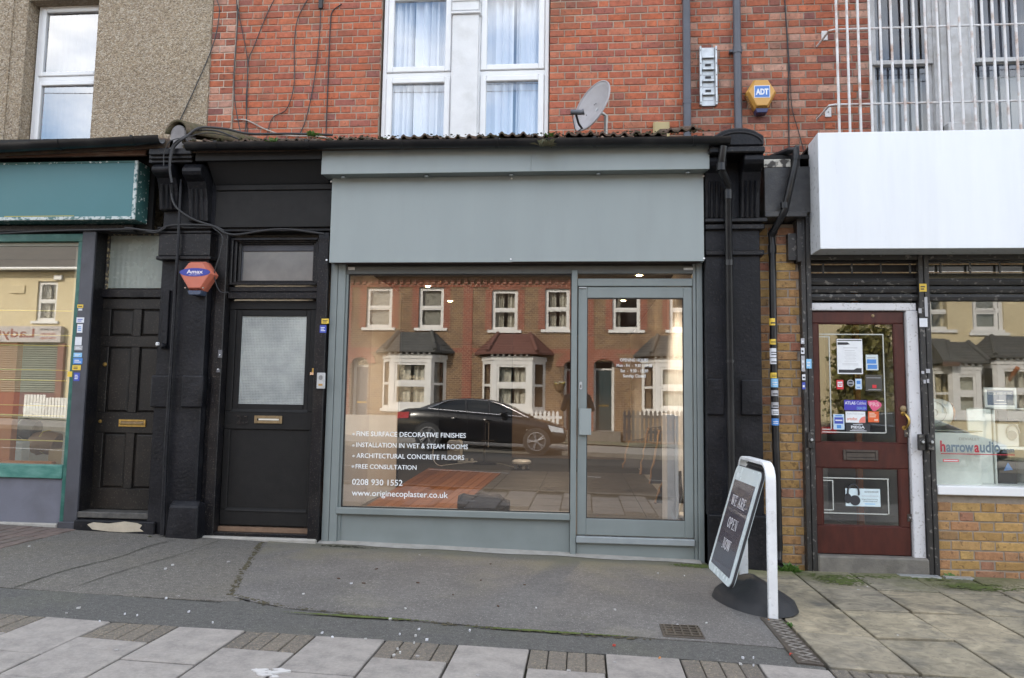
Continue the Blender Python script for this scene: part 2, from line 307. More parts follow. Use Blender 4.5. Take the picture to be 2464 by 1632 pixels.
LEAFD = mat('weed_dry', (.07, .085, .04), (.11, .085, .05), rough=.7, scale=40)
CEMENT = mat('cement_fillet', (.38, .36, .33), (.29, .28, .25), rough=.92, scale=9, bump=.5, bscale=60)
CONC = mat('concrete_step', (.20, .185, .16), (.14, .13, .115), rough=.9, scale=9, bump=.5, bscale=60, dirt=(.08, .075, .06), dscale=4, damt=.6)
CREAMP = mat('flaked_cream', (.50, .44, .34), (.40, .35, .27), rough=.8, scale=10, bump=.3)
TILE = mat('roof_tile', (.075, .05, .038), (.11, .07, .05), rough=.9, scale=18, bump=.5, bscale=70, dirt=(.05, .06, .022), dscale=7, damt=.8)
WOODR = mat('bare_fascia_wood', (.10, .045, .025), (.06, .03, .02), rough=.75, scale=5, stretch=(.6, 1, 6), dirt=(.3, .25, .2), dscale=6, damt=.6)
RUBBER = mat('rubber_base', (.014, .0145, .017), (.021, .0215, .024), rough=.55, spec=.35, scale=9, bump=.2, bscale=90)
DISH = mat('dish_grey', (.36, .35, .36), (.31, .30, .31), rough=.5, scale=4, dirt=(.22, .2, .19), dscale=7, damt=.5)
IRON = mat('cast_iron', (.085, .07, .055), (.06, .05, .042), rough=.6, scale=20, metal=.3, bump=.3)
GL_MAIN = glass('shop_glass', .155, (.95, .95, .94)); GL_UP = glass('upper_glass', .17, (.96, .97, .98)); GL_LEFT = glass('old_shop_glass', .19, (.94, .96, .93)); GL_OLD = glass('old_sash_glass', .05, (.9, .92, .95)); GL_SKY = glass('sky_glass', .25, (.9, .92, .95)); GL_R = glass('hifi_glass', .11, (.96, .97, .94)); GL_FAR = glass('far_glass', .05, (.95, .96, .96))
TXTW = flat('white_vinyl', (.80, .84, .86), .5)
INK = flat('ink', (.03, .03, .035), .6); PAPER = flat('paper', (.78, .80, .82), .6)
# ---------------------------------------------------------------- ground: the street falls gently along the shops
GP = [(-60, 1.2), (-22, .55), (-5.3, .085), (-2.2, 0), (1.0, -.062), (1.5, -.092), (3.5, -.095), (16, -.35), (60, -1.2)]
def g(x):
    for (a, p), (b, q) in zip(GP, GP[1:]):
        if x <= b: return p+(q-p)*(x-a)/(b-a)
    return GP[-1][1]
KERB, FARK = -4.7, -14.0                # near and far kerb lines
XS = [-60, -40, -22, -14, -8, -5.3, -4, -3, -2.2, -1.4, -.6, .2, 1, 1.24, 1.5, 2.5, 3.5, 6, 10, 16, 30, 60]
def sheet(x0, x1, y0, y1, dz):
    b = MB(); xs = [x0] + [x for x in XS if x0 < x < x1] + [x1]
    for a, c in zip(xs, xs[1:]): b.add([(a, y0, g(a)+dz), (c, y0, g(c)+dz), (c, y1, g(c)+dz), (a, y1, g(a)+dz)], [(0, 1, 2, 3)])
    return b
def gbox(b, x0, x1, y0, y1, top, deep=.06, tw=0):        # a slab that follows the fall; tw = small unevenness
    d = [rnd.uniform(-tw, tw) for _ in range(4)]; c = .004
    P4 = [(x0, y0), (x1, y0), (x1, y1), (x0, y1)]; Q4 = [(x0+c, y0+c), (x1-c, y0+c), (x1-c, y1-c), (x0+c, y1-c)]
    vs = [(x, y, g(x)+top-deep) for x, y in P4] + [(x, y, g(x)+top+e-c) for (x, y), e in zip(P4, d)] + [(x, y, g(x)+top+e) for (x, y), e in zip(Q4, d)]
    return b.add(vs, [(0, 1, 5, 4), (1, 2, 6, 5), (2, 3, 7, 6), (3, 0, 4, 7), (4, 5, 9, 8), (5, 6, 10, 9), (6, 7, 11, 10), (7, 4, 8, 11), (8, 9, 10, 11)])
ground = tag(sheet(-60, 60, -60, 40, -.35).build('ground', ASPH), 'earth and sub-base below the street and its buildings', kind='structure')
road = tag(sheet(-60, 60, FARK, KERB, -.11).build('road', ROADM), 'grey tarmac road running in front of the shops', kind='structure')
pave = tag(sheet(-60, 1.245, KERB+.13, .4, -.03).build('pavement', MOSSG), 'pavement of tarmac and grey slabs in front of the shops', kind='structure')
pave2 = tag(sheet(1.245, 60, KERB+.13, .4, -.035).build('flagged_pavement', MOSSG), 'pavement of worn stone flags in front of the brick shop', kind='structure')
kb = MB()
for i in range(-33, 33):
    x = i*.915; gbox(kb, x, x+.907, KERB, KERB+.128, 0, .3)
tag(kb.build('kerb', CONC), 'concrete kerb stones between road and pavement', kind='structure')
lm = MAT_LINE = flat('road_paint', (.55, .55, .53), .8)
for x in [-12+i*3 for i in range(9)]:
    b = MB(); b.add([(x, -8.25, g(x)-.106), (x+1.6, -8.25, g(x+1.6)-.106), (x+1.6, -8.15, g(x+1.6)-.106), (x, -8.15, g(x)-.106)], [(0, 1, 2, 3)])
    b.build('road_marking', lm, road)
# far side
fp = tag(sheet(-60, 60, -17.4, FARK, 0).build('far_pavement', mat('far_flags', (.30, .28, .25), (.25, .235, .21), rough=.9, scale=2, bump=.2)), 'sunlit pavement across the road', kind='structure')
b = MB()
for i in range(-30, 30): gbox(b, i*.915, i*.915+.907, FARK, FARK+.128, .004, .3)
tag(b.build('far_kerb', CONC), 'concrete kerb across the road', kind='structure')
tag(sheet(-60, 60, -19.95, -17.4, .03).build('front_gardens', mat('garden_gravel', (.22, .2, .16), (.12, .14, .07), rough=.95, scale=3, bump=.5)), 'strip of front gardens across the road', kind='structure')

# tarmac patches in front of the shops: coarse old surface, a smoother patch, and a strip along the slabs
def patch(name, pts, top, m, label=None, n=14, jag=.012):
    out = []
    for (a, b2) in zip(pts, pts[1:]+pts[:1]):
        for i in range(n):
            t = i/n; j = 0 if i == 0 else rnd.uniform(-jag, jag)
            out.append((a[0]+(b2[0]-a[0])*t+j, a[1]+(b2[1]-a[1])*t+j))
    bm = bmesh.new(); vs = [bm.verts.new((x, y, 0)) for x, y in out]; bm.faces.new(vs)
    bmesh.ops.triangulate(bm, faces=bm.faces)
    for x in XS:
        if min(p[0] for p in out) < x < max(p[0] for p in out):
            bmesh.ops.bisect_plane(bm, geom=bm.verts[:]+bm.edges[:]+bm.faces[:], plane_co=(x, 0, 0), plane_no=(1, 0, 0))
    for v in bm.verts: v.co.z = g(v.co.x)+top
    bmesh.ops.recalc_face_normals(bm, faces=bm.faces)
    if sum(f.normal.z for f in bm.faces) < 0: bmesh.ops.reverse_faces(bm, faces=bm.faces)
    low = bmesh.ops.extrude_face_region(bm, geom=bm.faces[:])   # give the sheet an edge
    for v in [e for e in low['geom'] if isinstance(e, bmesh.types.BMVert)]: v.co.z -= .03
    bmesh.ops.recalc_face_normals(bm, faces=bm.faces)
    me = bpy.data.meshes.new(name); bm.to_mesh(me); bm.free(); me.materials.append(m)
    o = bpy.data.objects.new(name, me); COL.objects.link(o); par(o, pave); o['kind'] = 'structure'
    if label: o['label'] = label
    return o
patch('old_tarmac', [(-9, .3), (-9, -2.02), (-2.9, -2.0), (-2.1, -1.95), (-2.55, -.7), (-2.75, .3)], -.004, ASPHC, 'coarse older tarmac')
patch('tarmac', [(-2.78, .3), (-2.56, -.7), (-2.18, -1.86), (-1.75, -2.03), (-.6, -2.16), (1.0, -2.2), (1.235, -2.2), (1.235, .3)], .000, ASPH, 'smooth grey tarmac patch')
patch('tarmac_strip', [(-9, -2.03), (-9, -2.5), (1.235, -2.5), (1.235, -2.206), (-.6, -2.166), (-1.75, -2.037), (-2.18, -1.87), (-2.2, -2.0)], -.006, ASPHS, 'dark strip of rough tarmac along the slabs')
# grey slabs and aggregate pavers in a staggered pattern
def piece(name, m, p, x0, x1, y0, y1, top=0, tw=.002, gap=.010): 
    b = MB(); gbox(b, x0+gap/2, x1-gap/2, y0+gap/2, y1-gap/2, top, .06, tw); return b.build(name, m, p)
PX = .3843
for i in range(-9, 11):
    x0 = -2.955+PX*(i); x1 = min(x0+PX, 1.243)
    if x0 > 1.2: continue
    y = -2.5 if i % 2 == 0 else -2.5-.285
    if i % 2:
        for k in range(4): piece('paver', PAVER, pave, x0+k*(x1-x0)/4, x0+(k+1)*(x1-x0)/4, -2.785, -2.5, -.004, .003, .005)
    for k in range(3 if i > -4 else 2):
        if x1 > 1.245 and False: continue
        piece('paving_slab', SLAB, pave, x0, x1, y-.545, y, 0, .003, .014); y -= .545
    if -4.0 < y: piece('paving_slab', SLAB, pave, x0, x1, KERB+.14, y, 0)
# reddish pavers at the green shop
for k in range(9):
    yy = .0-.09-k*.21
    for j in range(7):
        xx = -4.36-.015*0-(j+1)*.105
        if k == 0 or True: piece('red_paver', PAVERR, pave, xx-.1, xx, yy-.205, yy, .003, .003, .005)
# stone flags
for c in range(0, 9):
    x0 = 1.25+c*.452
    ys = [.0, -.04, -.63, -1.235, -1.845, -2.455] if False else [-.02, -.63, -1.235, -1.845, -2.455]
    for y1, y0 in zip(ys, ys[1:]):
        piece('stone_flag', YORK, pave2, x0, x0+.452, y0, y1, rnd.uniform(-.005, .005), .007, .019)
    for k in range(5): piece('paver', PAVER, pave2, x0+k*.09, x0+k*.09+.09, -2.75, -2.465, -.004, .003, .006)
    piece('paving_slab', SLAB, pave2, x0, x0+.452, -3.3, -2.76, 0, .002); piece('paving_slab', SLAB, pave2, x0, x0+.452, KERB+.14, -3.31, 0, .002)
# cement fillet along the foot of the shop front, moss where it stays damp
b = MB(); xs = [-2.32+i*.1 for i in range(34)]
for a, c in zip(xs, xs[1:]):
    wa, wc = .075+.02*math.sin(a*7)+rnd.uniform(-.008, .008), .075+.02*math.sin(c*7)
    b.add([(a, -wa, g(a)+.004), (c, -wc, g(c)+.004), (c, .03, g(c)+.022), (a, .03, g(a)+.022)], [(0, 1, 2, 3)])
o = b.build('cement_fillet', CEMENT, pave); o['label'] = 'pale cement fillet along the foot of the shop front'
def moss(p, cx, cy, rx, ry, n, top=.003, m=None):      # low cushions of moss
    b = MB()
    for _ in range(n):
        a = rnd.uniform(0, 6.28); r = math.sqrt(rnd.random()); x = cx+rx*r*math.cos(a); y = cy+ry*r*math.sin(a); s = rnd.uniform(.008, .026)*(1.15-r)
        k = 6; vs = [(x+s*1.5*math.cos(6.283*j/k)*rnd.uniform(.6, 1.2), y+s*math.sin(6.283*j/k), g(x)+top) for j in range(k)] + [(x, y, g(x)+top+s*.22)]
        b.add(vs, [(j, (j+1) % k, k) for j in range(k)])
    o = b.build('moss', m or MOSS, p); o['kind'] = 'stuff'; return o
moss(pave2, 2.0, -.36, .22, .2, 420); moss(pave2, 2.95, -.42, .34, .16, 420); moss(pave2, 2.4, -.2, .9, .1, 180); moss(pave2, 3.5, -.4, .3, .2, 160)
moss(pave, .95, -.16, .28, .09, 260); moss(pave, 1.15, -.3, .1, .14, 100);  moss(pave, -1.3, -2.13, .45, .012, 160); moss(pave, -.2, -2.19, .5, .012, 140);  moss(pave, -2.0, -.14, .3, .05, 90, m=MOSSG)
seam = [(-2.74, -.15), (-2.60, -.6), (-2.42, -1.2), (-2.22, -1.8), (-1.9, -1.98), (-1.2, -2.1), (-.4, -2.19), (.5, -2.21)]
b = MB()
for (xa, ya), (xb, yb) in zip(seam, seam[1:]):
    for _ in range(60):
        t = rnd.random(); x = xa+(xb-xa)*t+rnd.gauss(0, .012); y = ya+(yb-ya)*t+rnd.gauss(0, .012); s = rnd.uniform(.004, .013)
        b.add([(x+s*1.4*math.cos(1.05*j), y+s*math.sin(1.05*j), g(x)-.002) for j in range(6)]+[(x, y, g(x)+s*.35)], [(j, (j+1) % 6, 6) for j in range(6)])
o = b.build('moss', mat('dry_moss', (.085, .075, .04), (.05, .042, .028), rough=.95, scale=30, bump=.8, bscale=140), pave); o['kind'] = 'stuff'
def crack(pts, w0):                     # dark open crack in the tarmac
    b = MB(); q = spline([(x, y, 0) for x, y in pts], 8); vs = []
    for p in q: w = w0*rnd.uniform(.4, 1.2); j = rnd.uniform(-.006, .006); vs += [(p.x-w, p.y+j, g(p.x)+.0006), (p.x+w, p.y+j, g(p.x)+.0006)]
    b.add(vs, [(2*i, 2*i+1, 2*i+3, 2*i+2) for i in range(len(q)-1)]); return b.build('crack', MOSSG, pave)
crack([(-3.45, -.25), (-3.5, -.6), (-3.48, -1.0), (-3.56, -1.5), (-3.55, -2.0)], .006); crack([(-3.1, -.2), (-3.12, -.8), (-3.2, -1.4), (-3.22, -1.95)], .004); crack([(-2.1, -1.7), (-1.8, -1.55), (-1.4, -1.62), (-1.1, -1.5)], .003)
def algae(ASPH=ASPH, col=(.155, .145, .095, 1), ya=-1.0, hi=.30):                            # greenish growth on the tarmac where the shop front drips
    T = ASPH.node_tree; N = T.nodes; L = T.links; B = N['Principled BSDF']; old = B.inputs['Base Color'].links[0].from_socket
    ge = N.new('ShaderNodeNewGeometry'); sp = N.new('ShaderNodeSeparateXYZ'); L.new(ge.outputs['Position'], sp.inputs[0]); n = N.new('ShaderNodeTexNoise'); n.inputs['Scale'].default_value = 2.2; n.inputs['Detail'].default_value = 8; L.new(ge.outputs['Position'], n.inputs['Vector'])
    m1 = N.new('ShaderNodeMapRange'); m1.inputs[1].default_value = ya; m1.inputs[2].default_value = -.05; m1.inputs[3].default_value = -.25; m1.inputs[4].default_value = hi; L.new(sp.outputs[1], m1.inputs[0])
    a = N.new('ShaderNodeMath'); a.operation = 'ADD'; L.new(m1.outputs[0], a.inputs[0]); L.new(n.outputs[0], a.inputs[1]); rp = N.new('ShaderNodeValToRGB'); rp.color_ramp.elements[0].position = .45; rp.color_ramp.elements[1].position = .8; rp.color_ramp.elements[1].color = (.75, .75, .75, 1); L.new(a.outputs[0], rp.inputs[0])
    x = N.new('ShaderNodeMixRGB'); L.new(rp.outputs[0], x.inputs[0]); L.new(old, x.inputs[1]); x.inputs[2].default_value = col; L.new(x.outputs[0], B.inputs['Base Color'])
algae(); algae(YORK, (.105, .115, .035, 1), -.95, .22)
# channel drain between tarmac and flags: timber edge and lattice tread
cdn = thing('channel_drain', 'narrow channel cover with raised lattice tread beside the stone flags', 'drain cover', (1.27, -1.8, g(1.27)))
b = MB(); gbox(b, 1.10, 1.235, -2.44, -1.62, .008, .05); b.build('cover', IRON, cdn)
b = MB()
for i in range(12):
    y = -1.65-i*.065
    for s in (0, 1):
        xa, xb = (1.125, 1.215) if s else (1.215, 1.125)
        b.tube([(xa, y, g(1.18)+.010), (xb, y-.065, g(1.18)+.010)], .0045, 5)
b.build('lattice_tread', mat('dull_tread', (.20, .185, .165), (.12, .105, .09), rough=.6, scale=18), cdn)
dc = thing('drain_cover', 'small square cast iron cover set in the smooth tarmac', 'drain cover', (.57, -2.03, g(.57)))
zz = g(.57); b = MB(); gbox(b, .455, .685, -2.15, -1.915, .007, .03); b.build('plate', IRON, dc)
b = MB().frame(0, 0, 0, 0, 0, 0, 0) if False else MB()
for k in range(5):
    x = .475+k*.0455; b.box(x, x+.009, -2.14, -1.925, zz+.005, zz+.013)
for k in range(5):
    y = -2.135+k*.0485; b.box(.465, .675, y, y+.009, zz+.004, zz+.0125)
b.build('ribs', mat('worn_iron', (.11, .095, .075), (.075, .065, .052), rough=.5, metal=.4), dc)
# litter
sc_m = [flat('scrap_white', (.58, .59, .62), .7), flat('scrap_grey', (.45, .45, .44), .8), flat('scrap_orange', (.55, .22, .06), .7), flat('scrap_red', (.45, .06, .04), .7), flat('gum', (.30, .29, .28), .8), flat('dead_leaf', (.07, .035, .02), .8)]
LIT = [(455,1472,0),(512,1498,0),(1700,1500,1),(775,1523,0),(800,1534,0),(880,1538,1),(962,1526,0),(1027,1540,0),(1008,1514,0),(1130,1517,0),(997,1547,1),(957,1562,1),(963,1571,1),(948,1577,1),(1000,1530,1),(940,1490,1),(845,1405,0),(1630,1504,0),(1652,1508,0),(1787,1583,0),(1813,1601,0),(1813,1583,0),(1782,1598,1),(1587,1585,2),(1850,1494,2),(1905,1575,3),(1647,1386,0),(1583,1380,1),(2160,1530,1),(2065,1420,1),(2087,1413,0),(815,1393,5),(1180,1358,5),(1157,1397,5),(1262,1408,5),(1090,1432,5),(905,1370,5),(1005,1403,5),(875,1404,5),(1198,1459,5),(280,1565,4),(400,1440,0),(415,1360,1),(398,1369,1),(160,1475,4),(300,1478,0),(330,1481,0),(430,1435,4),(1004,1579,4),(1150,1626,4),(1480,1595,4),(1478,1553,3),(1368,1614,4),(1010,1336,4),(2260,1382,1),(550,1352,4),(240,1495,0),(190,1463,1),(1345,1325,5),(270,1277,1),(70,1315,1),(1290,1464,1),(975,1465,1),(730,1430,1),(1480,1468,1)]
nm = {0: ('paper_scrap', 'small white scrap of paper lying on the pavement', 'white scraps on the pavement'), 1: ('plastic_scrap', 'small dull grey scrap lying on the pavement', 'grey scraps on the pavement'),
      2: ('cigarette_end', 'orange cigarette end on the ground', 'cigarette ends on the ground'), 3: ('red_scrap', 'tiny red scrap on the ground', 'red scraps'), 4: ('chewing_gum', 'pale flattened chewing gum stuck to the paving', 'gum on the paving'), 5: ('dead_leaf', 'curled brown dead leaf on the smooth tarmac', 'dead leaves on the tarmac')}
for px, py, k in LIT:
    v = gr(px, py, -.02); z = g(v.x)
    v = gr(px, py, z); n = 7; s = {0: .0082, 1: .0100, 2: .012, 3: .009, 4: .0125, 5: .014}[k]*rnd.uniform(.6, 1.3); a0 = rnd.uniform(0, 6); el = {2: .25, 5: .55, 4: .9}.get(k, .6); h = {4: .0015, 2: .007}.get(k, .004)
    vs = []
    for j in range(n):
        t = 6.283*j/n; q = rnd.uniform(.7, 1.2); x, y = s*math.cos(t)*q, s*el*math.sin(t)*q
        vs.append((v.x+x*math.cos(a0)-y*math.sin(a0), v.y+x*math.sin(a0)+y*math.cos(a0)))
    b = MB(); up = [(x, y, z+.002+h*rnd.uniform(.5, 1.3)) for x, y in vs]; lo = [(x, y, z-.004) for x, y in vs]
    b.add(lo+up, [tuple(range(n, 2*n))] + [(j, (j+1) % n, n+(j+1) % n, n+j) for j in range(n)])
    sf_ = 'the stone flags' if v.x > 1.25 else ('the grey slabs' if v.y < -2.52 else ('the rough tarmac strip' if v.y < -2.02-.05*max(0, v.x+2) else ('the smooth tarmac' if v.x > -2.5 else 'the old coarse tarmac')))
    lm_ = next(l for x_, l in ((-3.6, 'green shop'), (-2.75, 'black pilaster'), (-2.2, 'door 25'), (-1.55, 'window lettering'), (-.9, 'middle of the window'), (-.25, 'shop mullion'), (.45, 'glazed door'), (.85, 'drain cover'), (1.3, 'swing sign'), (2.2, 'red door'), (9, 'display window')) if v.x < x_)
    o = b.build(nm[k][0], sc_m[k]); tag(o, nm[k][1].split(' lying')[0].split(' on the')[0].split(' stuck')[0]+' on '+sf_+' before the '+lm_, 'litter', nm[k][2])
v = gr(648, 1628, -.02); b = MB()
for i in range(22):
    a = rnd.uniform(0, 6.3); r = rnd.uniform(0, .09); s = rnd.uniform(.01, .028); x, y = v.x+r*math.cos(a)*1.3, v.y+.03+r*math.sin(a)*.6
    b.prismz([(x+s*1.3*math.cos(k*.7854)*rnd.uniform(.4, 1.3), y+s*.7*math.sin(k*.7854)*rnd.uniform(.5, 1.2)) for k in range(8)], g(x)-.002, g(x)+rnd.uniform(.003, .006))
tag(b.build('paper_pulp', flat('pulp_grey', (.48, .47, .46), .9)), 'large white smear of trodden paper pulp on a grey slab', 'litter')
# ---------------------------------------------------------------- brickwork
YW = 1.0; CRS = .0768
BM = {}
def brick_mesh(kind, var, m):           # one brick with worn edges, 1 m long (scaled to fit when placed)
    k = (kind, var, m.name)
    if k in BM: return BM[k]
    r = random.Random(hash(kind) % 7+var*13); Ln = {'s': .215, 'h': .1025}[kind]; Hh = CRS-.0105; c = .0045
    def q(x, z, y): return (x+r.uniform(-.0022, .0022), y+r.uniform(-.0015, .0015), z+r.uniform(-.002, .002))
    f = [q(c, c, 0), q(Ln-c, c, 0), q(Ln-c, Hh-c, 0), q(c, Hh-c, 0)]
    o = [q(0, 0, .005), q(Ln, 0, .005), q(Ln, Hh, .005), q(0, Hh, .005)]
    bk = [(0, .045, 0), (Ln, .045, 0), (Ln, .045, Hh), (0, .045, Hh)]
    me = bpy.data.meshes.new('brick'); me.from_pydata(f+o+bk, [], [(0, 1, 2, 3)] + [(4+i, 4+(i+1) % 4, (i+1) % 4, i) for i in range(4)] + [(8+i, 8+(i+1) % 4, 4+(i+1) % 4, 4+i) for i in range(4)])
    me.materials.append(m); BM[k] = me; return me
def lay(parent, x0, x1, z0, z1, y, hs, kind, limit=300, see=None, bond='flemish', yj=.0025, lean=0):
    S, H, J = .215, .1025, .0105; out = []
    k = 0; z = z0
    while z+CRS*.6 < z1:
        cut = sorted((h[0], h[1]) for h in hs if h[2] < z+.03 < h[3]); iv = []; x = x0
        for p, q in cut + [(x1, x1)]:
            if p-x > .03: iv.append((x, p))
            x = max(x, q)
        seq = ['s', 'h'] if bond == 'flemish' else (['s'] if bond == 'stretcher' or k % 2 else ['h'])
        ph = rnd.uniform(-.012, .012) + ((.169 if k % 2 else 0) if bond == 'flemish' else (.1127 if k % 2 else 0))
        for a, b in iv:
            x = x0-ph-.4; i = 0
            while x < b:
                t = seq[i % len(seq)]; l = S if t == 's' else H; xa, xb = max(x, a), min(x+l, b)
                if xb-xa > .028: out.append((xa, xb, z, 's' if xb-xa > .14 else 'h'))
                x += l+J; i += 1
        z += CRS; k += 1
    if see: out.sort(key=lambda t: not (see[0] < t[0] < see[1] and see[2] < t[2] < see[3]))
    rest = MB()
    for n, (xa, xb, z, t) in enumerate(out):
        yy = y+rnd.uniform(-yj, yj)
        if n < limit:
            o = bpy.data.objects.new('brick', brick_mesh(t, rnd.randrange(6), BRK[kind, False])); COL.objects.link(o)
            o.location = (xa, yy, z+rnd.uniform(-.0012, .0012)); o.scale = ((xb-xa)/(.215 if t == 's' else .1025), 1, 1); o.parent = parent
            o.matrix_parent_inverse = Matrix.Translation(-Vector(parent.location))
        else:
            me = brick_mesh(t, rnd.randrange(6), BRK[kind, False]); s = (xb-xa)/(.215 if t == 's' else .1025)
            rest.add([(xa+v.co.x*s, yy+v.co.y, z+v.co.z) for v in me.vertices], [tuple(p.vertices) for p in me.polygons])
    if rest.v:
        o = rest.build('brick_courses', BRK[kind, True], parent); o['kind'] = 'stuff'

TOPZ, BACK = 7.3, 9.5
FARB = brickmat('red_brickwork', (.34, .085, .05), (.26, .065, .04), (.26, .21, .17))
def mass(parent, x0, x1):               # body of the terrace behind its front: party walls, back wall, roof
    MB().box(x0, x0+.2, YW+.25, BACK, 2.9, TOPZ).box(x1-.2, x1, YW+.25, BACK, 2.9, TOPZ).box(x0+.2, x1-.2, BACK-.2, BACK, 2.9, TOPZ).build('side_wall', FARB, parent)
    MB().prismx([(YW-.15, TOPZ+.03), (YW+4.2, TOPZ+2.3), (BACK+.2, TOPZ+.03)], x0, x1).build('roof', TILE, parent)
def casement(parent, x0, x1, z0, z1, y, m=WHITE, gm=None, panes=None, fr=.055, cur=True, proud=.0, tr=None):
    """white window: frame, sashes, glass and curtain; tr = height of the transom"""
    f = MB(); d = .06
    f.frame(x0, x1, z0, z1, .045, y, y+d+.02).build('window_frame', m, parent, bev=.006, fix=True)
    tz = tr or (z0+z1)/2
    MB().box(x0+.045, x1-.045, y+.004, y+d, tz-.028, tz+.028).build('transom', m, parent, bev=.005)
    for a, b in ((z0+.045, tz-.028), (tz+.028, z1-.045)):
        s = MB().frame(x0+.047, x1-.047, a+.002, b-.002, fr, y-.012, y+.045).build('sash', m, parent, bev=.008)
        MB().box(x0+.047+fr, x1-.047-fr, y+.02, y+.024, a+fr, b-fr).build('pane', gm or GL_UP, s)
def curtain(parent, x0, x1, z0, z1, y, m, amp=.022, waves=16):
    b = MB(); n = waves*6; ph = rnd.uniform(0, 6)
    rows = [z0, (z0+z1)/2, z1]
    vs = []
    for z in rows:
        for i in range(n+1):
            t = i/n; vs.append((x0+(x1-x0)*t, y+amp*(math.sin(t*waves*6.283+ph+1.2*math.sin(t*9))+.5*math.sin(t*waves*2.7*3.1)), z))
    fs = [(r*(n+1)+i, r*(n+1)+i+1, (r+1)*(n+1)+i+1, (r+1)*(n+1)+i) for r in range(2) for i in range(n)]
    b.add(vs, fs); return b.build('curtain', m, parent, smooth=True)
NET = mat('net_curtain', (.86, .87, .89), (.80, .82, .85), rough=.9, scale=3)
CURT = mat('cream_curtain', (.60, .56, .47), (.52, .48, .40), rough=.9, scale=5)
DARKR = flat('dark_room', (.03, .03, .032), .9)
ROOM = flat('plaster_room', (.4, .38, .35), .9)
def room(parent, x0, x1, z0, z1, y0, y1, m):      # a room behind a window
    MB().box(x0, x1, y1, y1+.03, z0, z1).box(x0-.03, x0, y0, y1, z0, z1).box(x1, x1+.03, y0, y1, z0, z1).box(x0, x1, y0, y1, z0-.03, z0).box(x0, x1, y0, y1, z1, z1+.03).build('room', m, parent)

# ---- middle house, red brick
mid = thing('brick_house', 'red brick house with a pair of white windows above the grey shop', 'house', (-1.3, YW, 0))
xl, xr = at(566, 150, YW).x, at(1650, 150, YW).x
wx0, wx1 = at(914, 150, YW).x, at(1323, 150, YW).x; wz0, wz1 = 3.72, 5.62
VIS = (-9, 9, 3.86, 5.5)
OPEN = [(wx0, wx1, wz0, wz1)]
MB().holes(xl-.0, xr, 2.9, TOPZ, OPEN, YW+.006, YW+.25).build('wall', MORTAR, mid)
lay(mid, xl+.004, xr-.004, 3.50, 5.66, YW, OPEN, 'red_brick', 300, VIS)
MB().holes(xl, xr, 5.665, TOPZ, [], YW+.001, YW+.006).build('upper_wall', FARB, mid)
mass(mid, xl, xr)
cx0, cx1 = at(1082, 100, YW).x, at(1158, 100, YW).x            # white pillar between the windows
for a, b in ((wx0+.02, cx0+.055), (cx1-.055, wx1-.012)):
    casement(mid, a, b, wz0, wz1, YW+.05, tr=at(1000, 181, YW+.05).z, fr=.062)
    room(mid, a, b, wz0, wz1, YW+.3, 3, flat('blue_room', (.22, .24, .28), .9))
xa_m = wx0+.05; xb_m = cx0+.02
curtain(mid, xa_m, xa_m+.27, wz0, wz1, YW+.155, NET, amp=.03, waves=4); curtain(mid, xa_m+.29, xb_m-.16, wz0, wz1, YW+.15, NET, amp=.035, waves=3); curtain(mid, xb_m-.17, xb_m, wz0, wz1, YW+.20, NET, amp=.018, waves=2)
curtain(mid, cx1, cx1+.33, wz0, wz1, YW+.16, NET, amp=.03, waves=3); curtain(mid, cx1+.36, wx1-.05, wz0, wz1, YW+.15, NET, amp=.036, waves=3)
pl = MB().box(cx0+.03, cx1-.03, YW-.01, YW+.2, wz0, at(1115, 36, YW).z).box(cx0+.02, cx1-.03, YW-.012, YW+.2, at(1115, 26, YW).z, wz1)
pl.box(cx0+.012, cx1-.012, YW-.035, YW+.2, at(1115, 36, YW).z, at(1115, 30, YW).z).box(cx0+.02, cx1-.02, YW-.025, YW+.2, at(1115, 5, YW).z, at(1115, 0, YW).z)
pl.build('stone_mullion', WHITEP, mid, bev=.006)
# ---- brick pier at the pebbledash edge: part of the neighbour's party wall
# ---- house on the other side, older brick, barred windows
old = thing('brick_house', 'weathered brick house with white windows behind bars above the white sign', 'house', (3, YW, 0))
ox1 = 6.4; b0 = at(2094, 150, YW).x; OH = [(b0, ox1, 3.3, 5.75)]
MB().holes(xr, ox1, 2.9, TOPZ, OH, YW+.006, YW+.25).build('wall', MORTARY, old)
lay(old, xr+.006, b0, 3.3, 5.66, YW, [], 'old_red_brick', 300, (-9, 9, 3.5, 5.5))
MB().holes(xr, ox1, 5.665, TOPZ, OH, YW+.001, YW+.006).build('upper_wall', FARB, old)
mass(old, xr, ox1)
m0, m1 = at(2270, 150, YW).x, at(2345, 150, YW).x
OLDW = mat('old_white_paint', (.62, .63, .64), (.50, .50, .50), rough=.6, scale=8, bump=.2, dirt=(.3, .28, .25), dscale=6, damt=.5)
def sashwin(p, x0, x1, z0, z1, y):
    MB().frame(x0, x1, z0, z1, .06, y, y+.1).build('window_frame', OLDW, p, bev=.005)
    mz = at(2200, 147, y).z
    u = MB().frame(x0+.06, x1-.06, mz-.02, z1-.06, .045, y+.02, y+.055).build('sash', OLDW, p, bev=.004)
    MB().box(x0+.1, x1-.1, y+.035, y+.039, mz+.02, z1-.1).build('pane', GL_OLD, u)
    MB().box(x0+.1, x1-.1, y+.2, y+.22, z0, mz-.1).build('blind', mat('cream_roller_blind', (.34, .34, .31)), p)
    u = MB().frame(x0+.06, x1-.06, z0+.06, mz+.02, .045, y+.058, y+.092).build('sash', OLDW, p, bev=.004)
    MB().box(x0+.1, x1-.1, y+.072, y+.076, z0+.1, mz-.02).build('pane', GL_OLD, u)
    curtain(p, x0+.05, x1-.05, z0, z1, y+.4, mat('grey_blind', (.05, .055, .07)), waves=7)
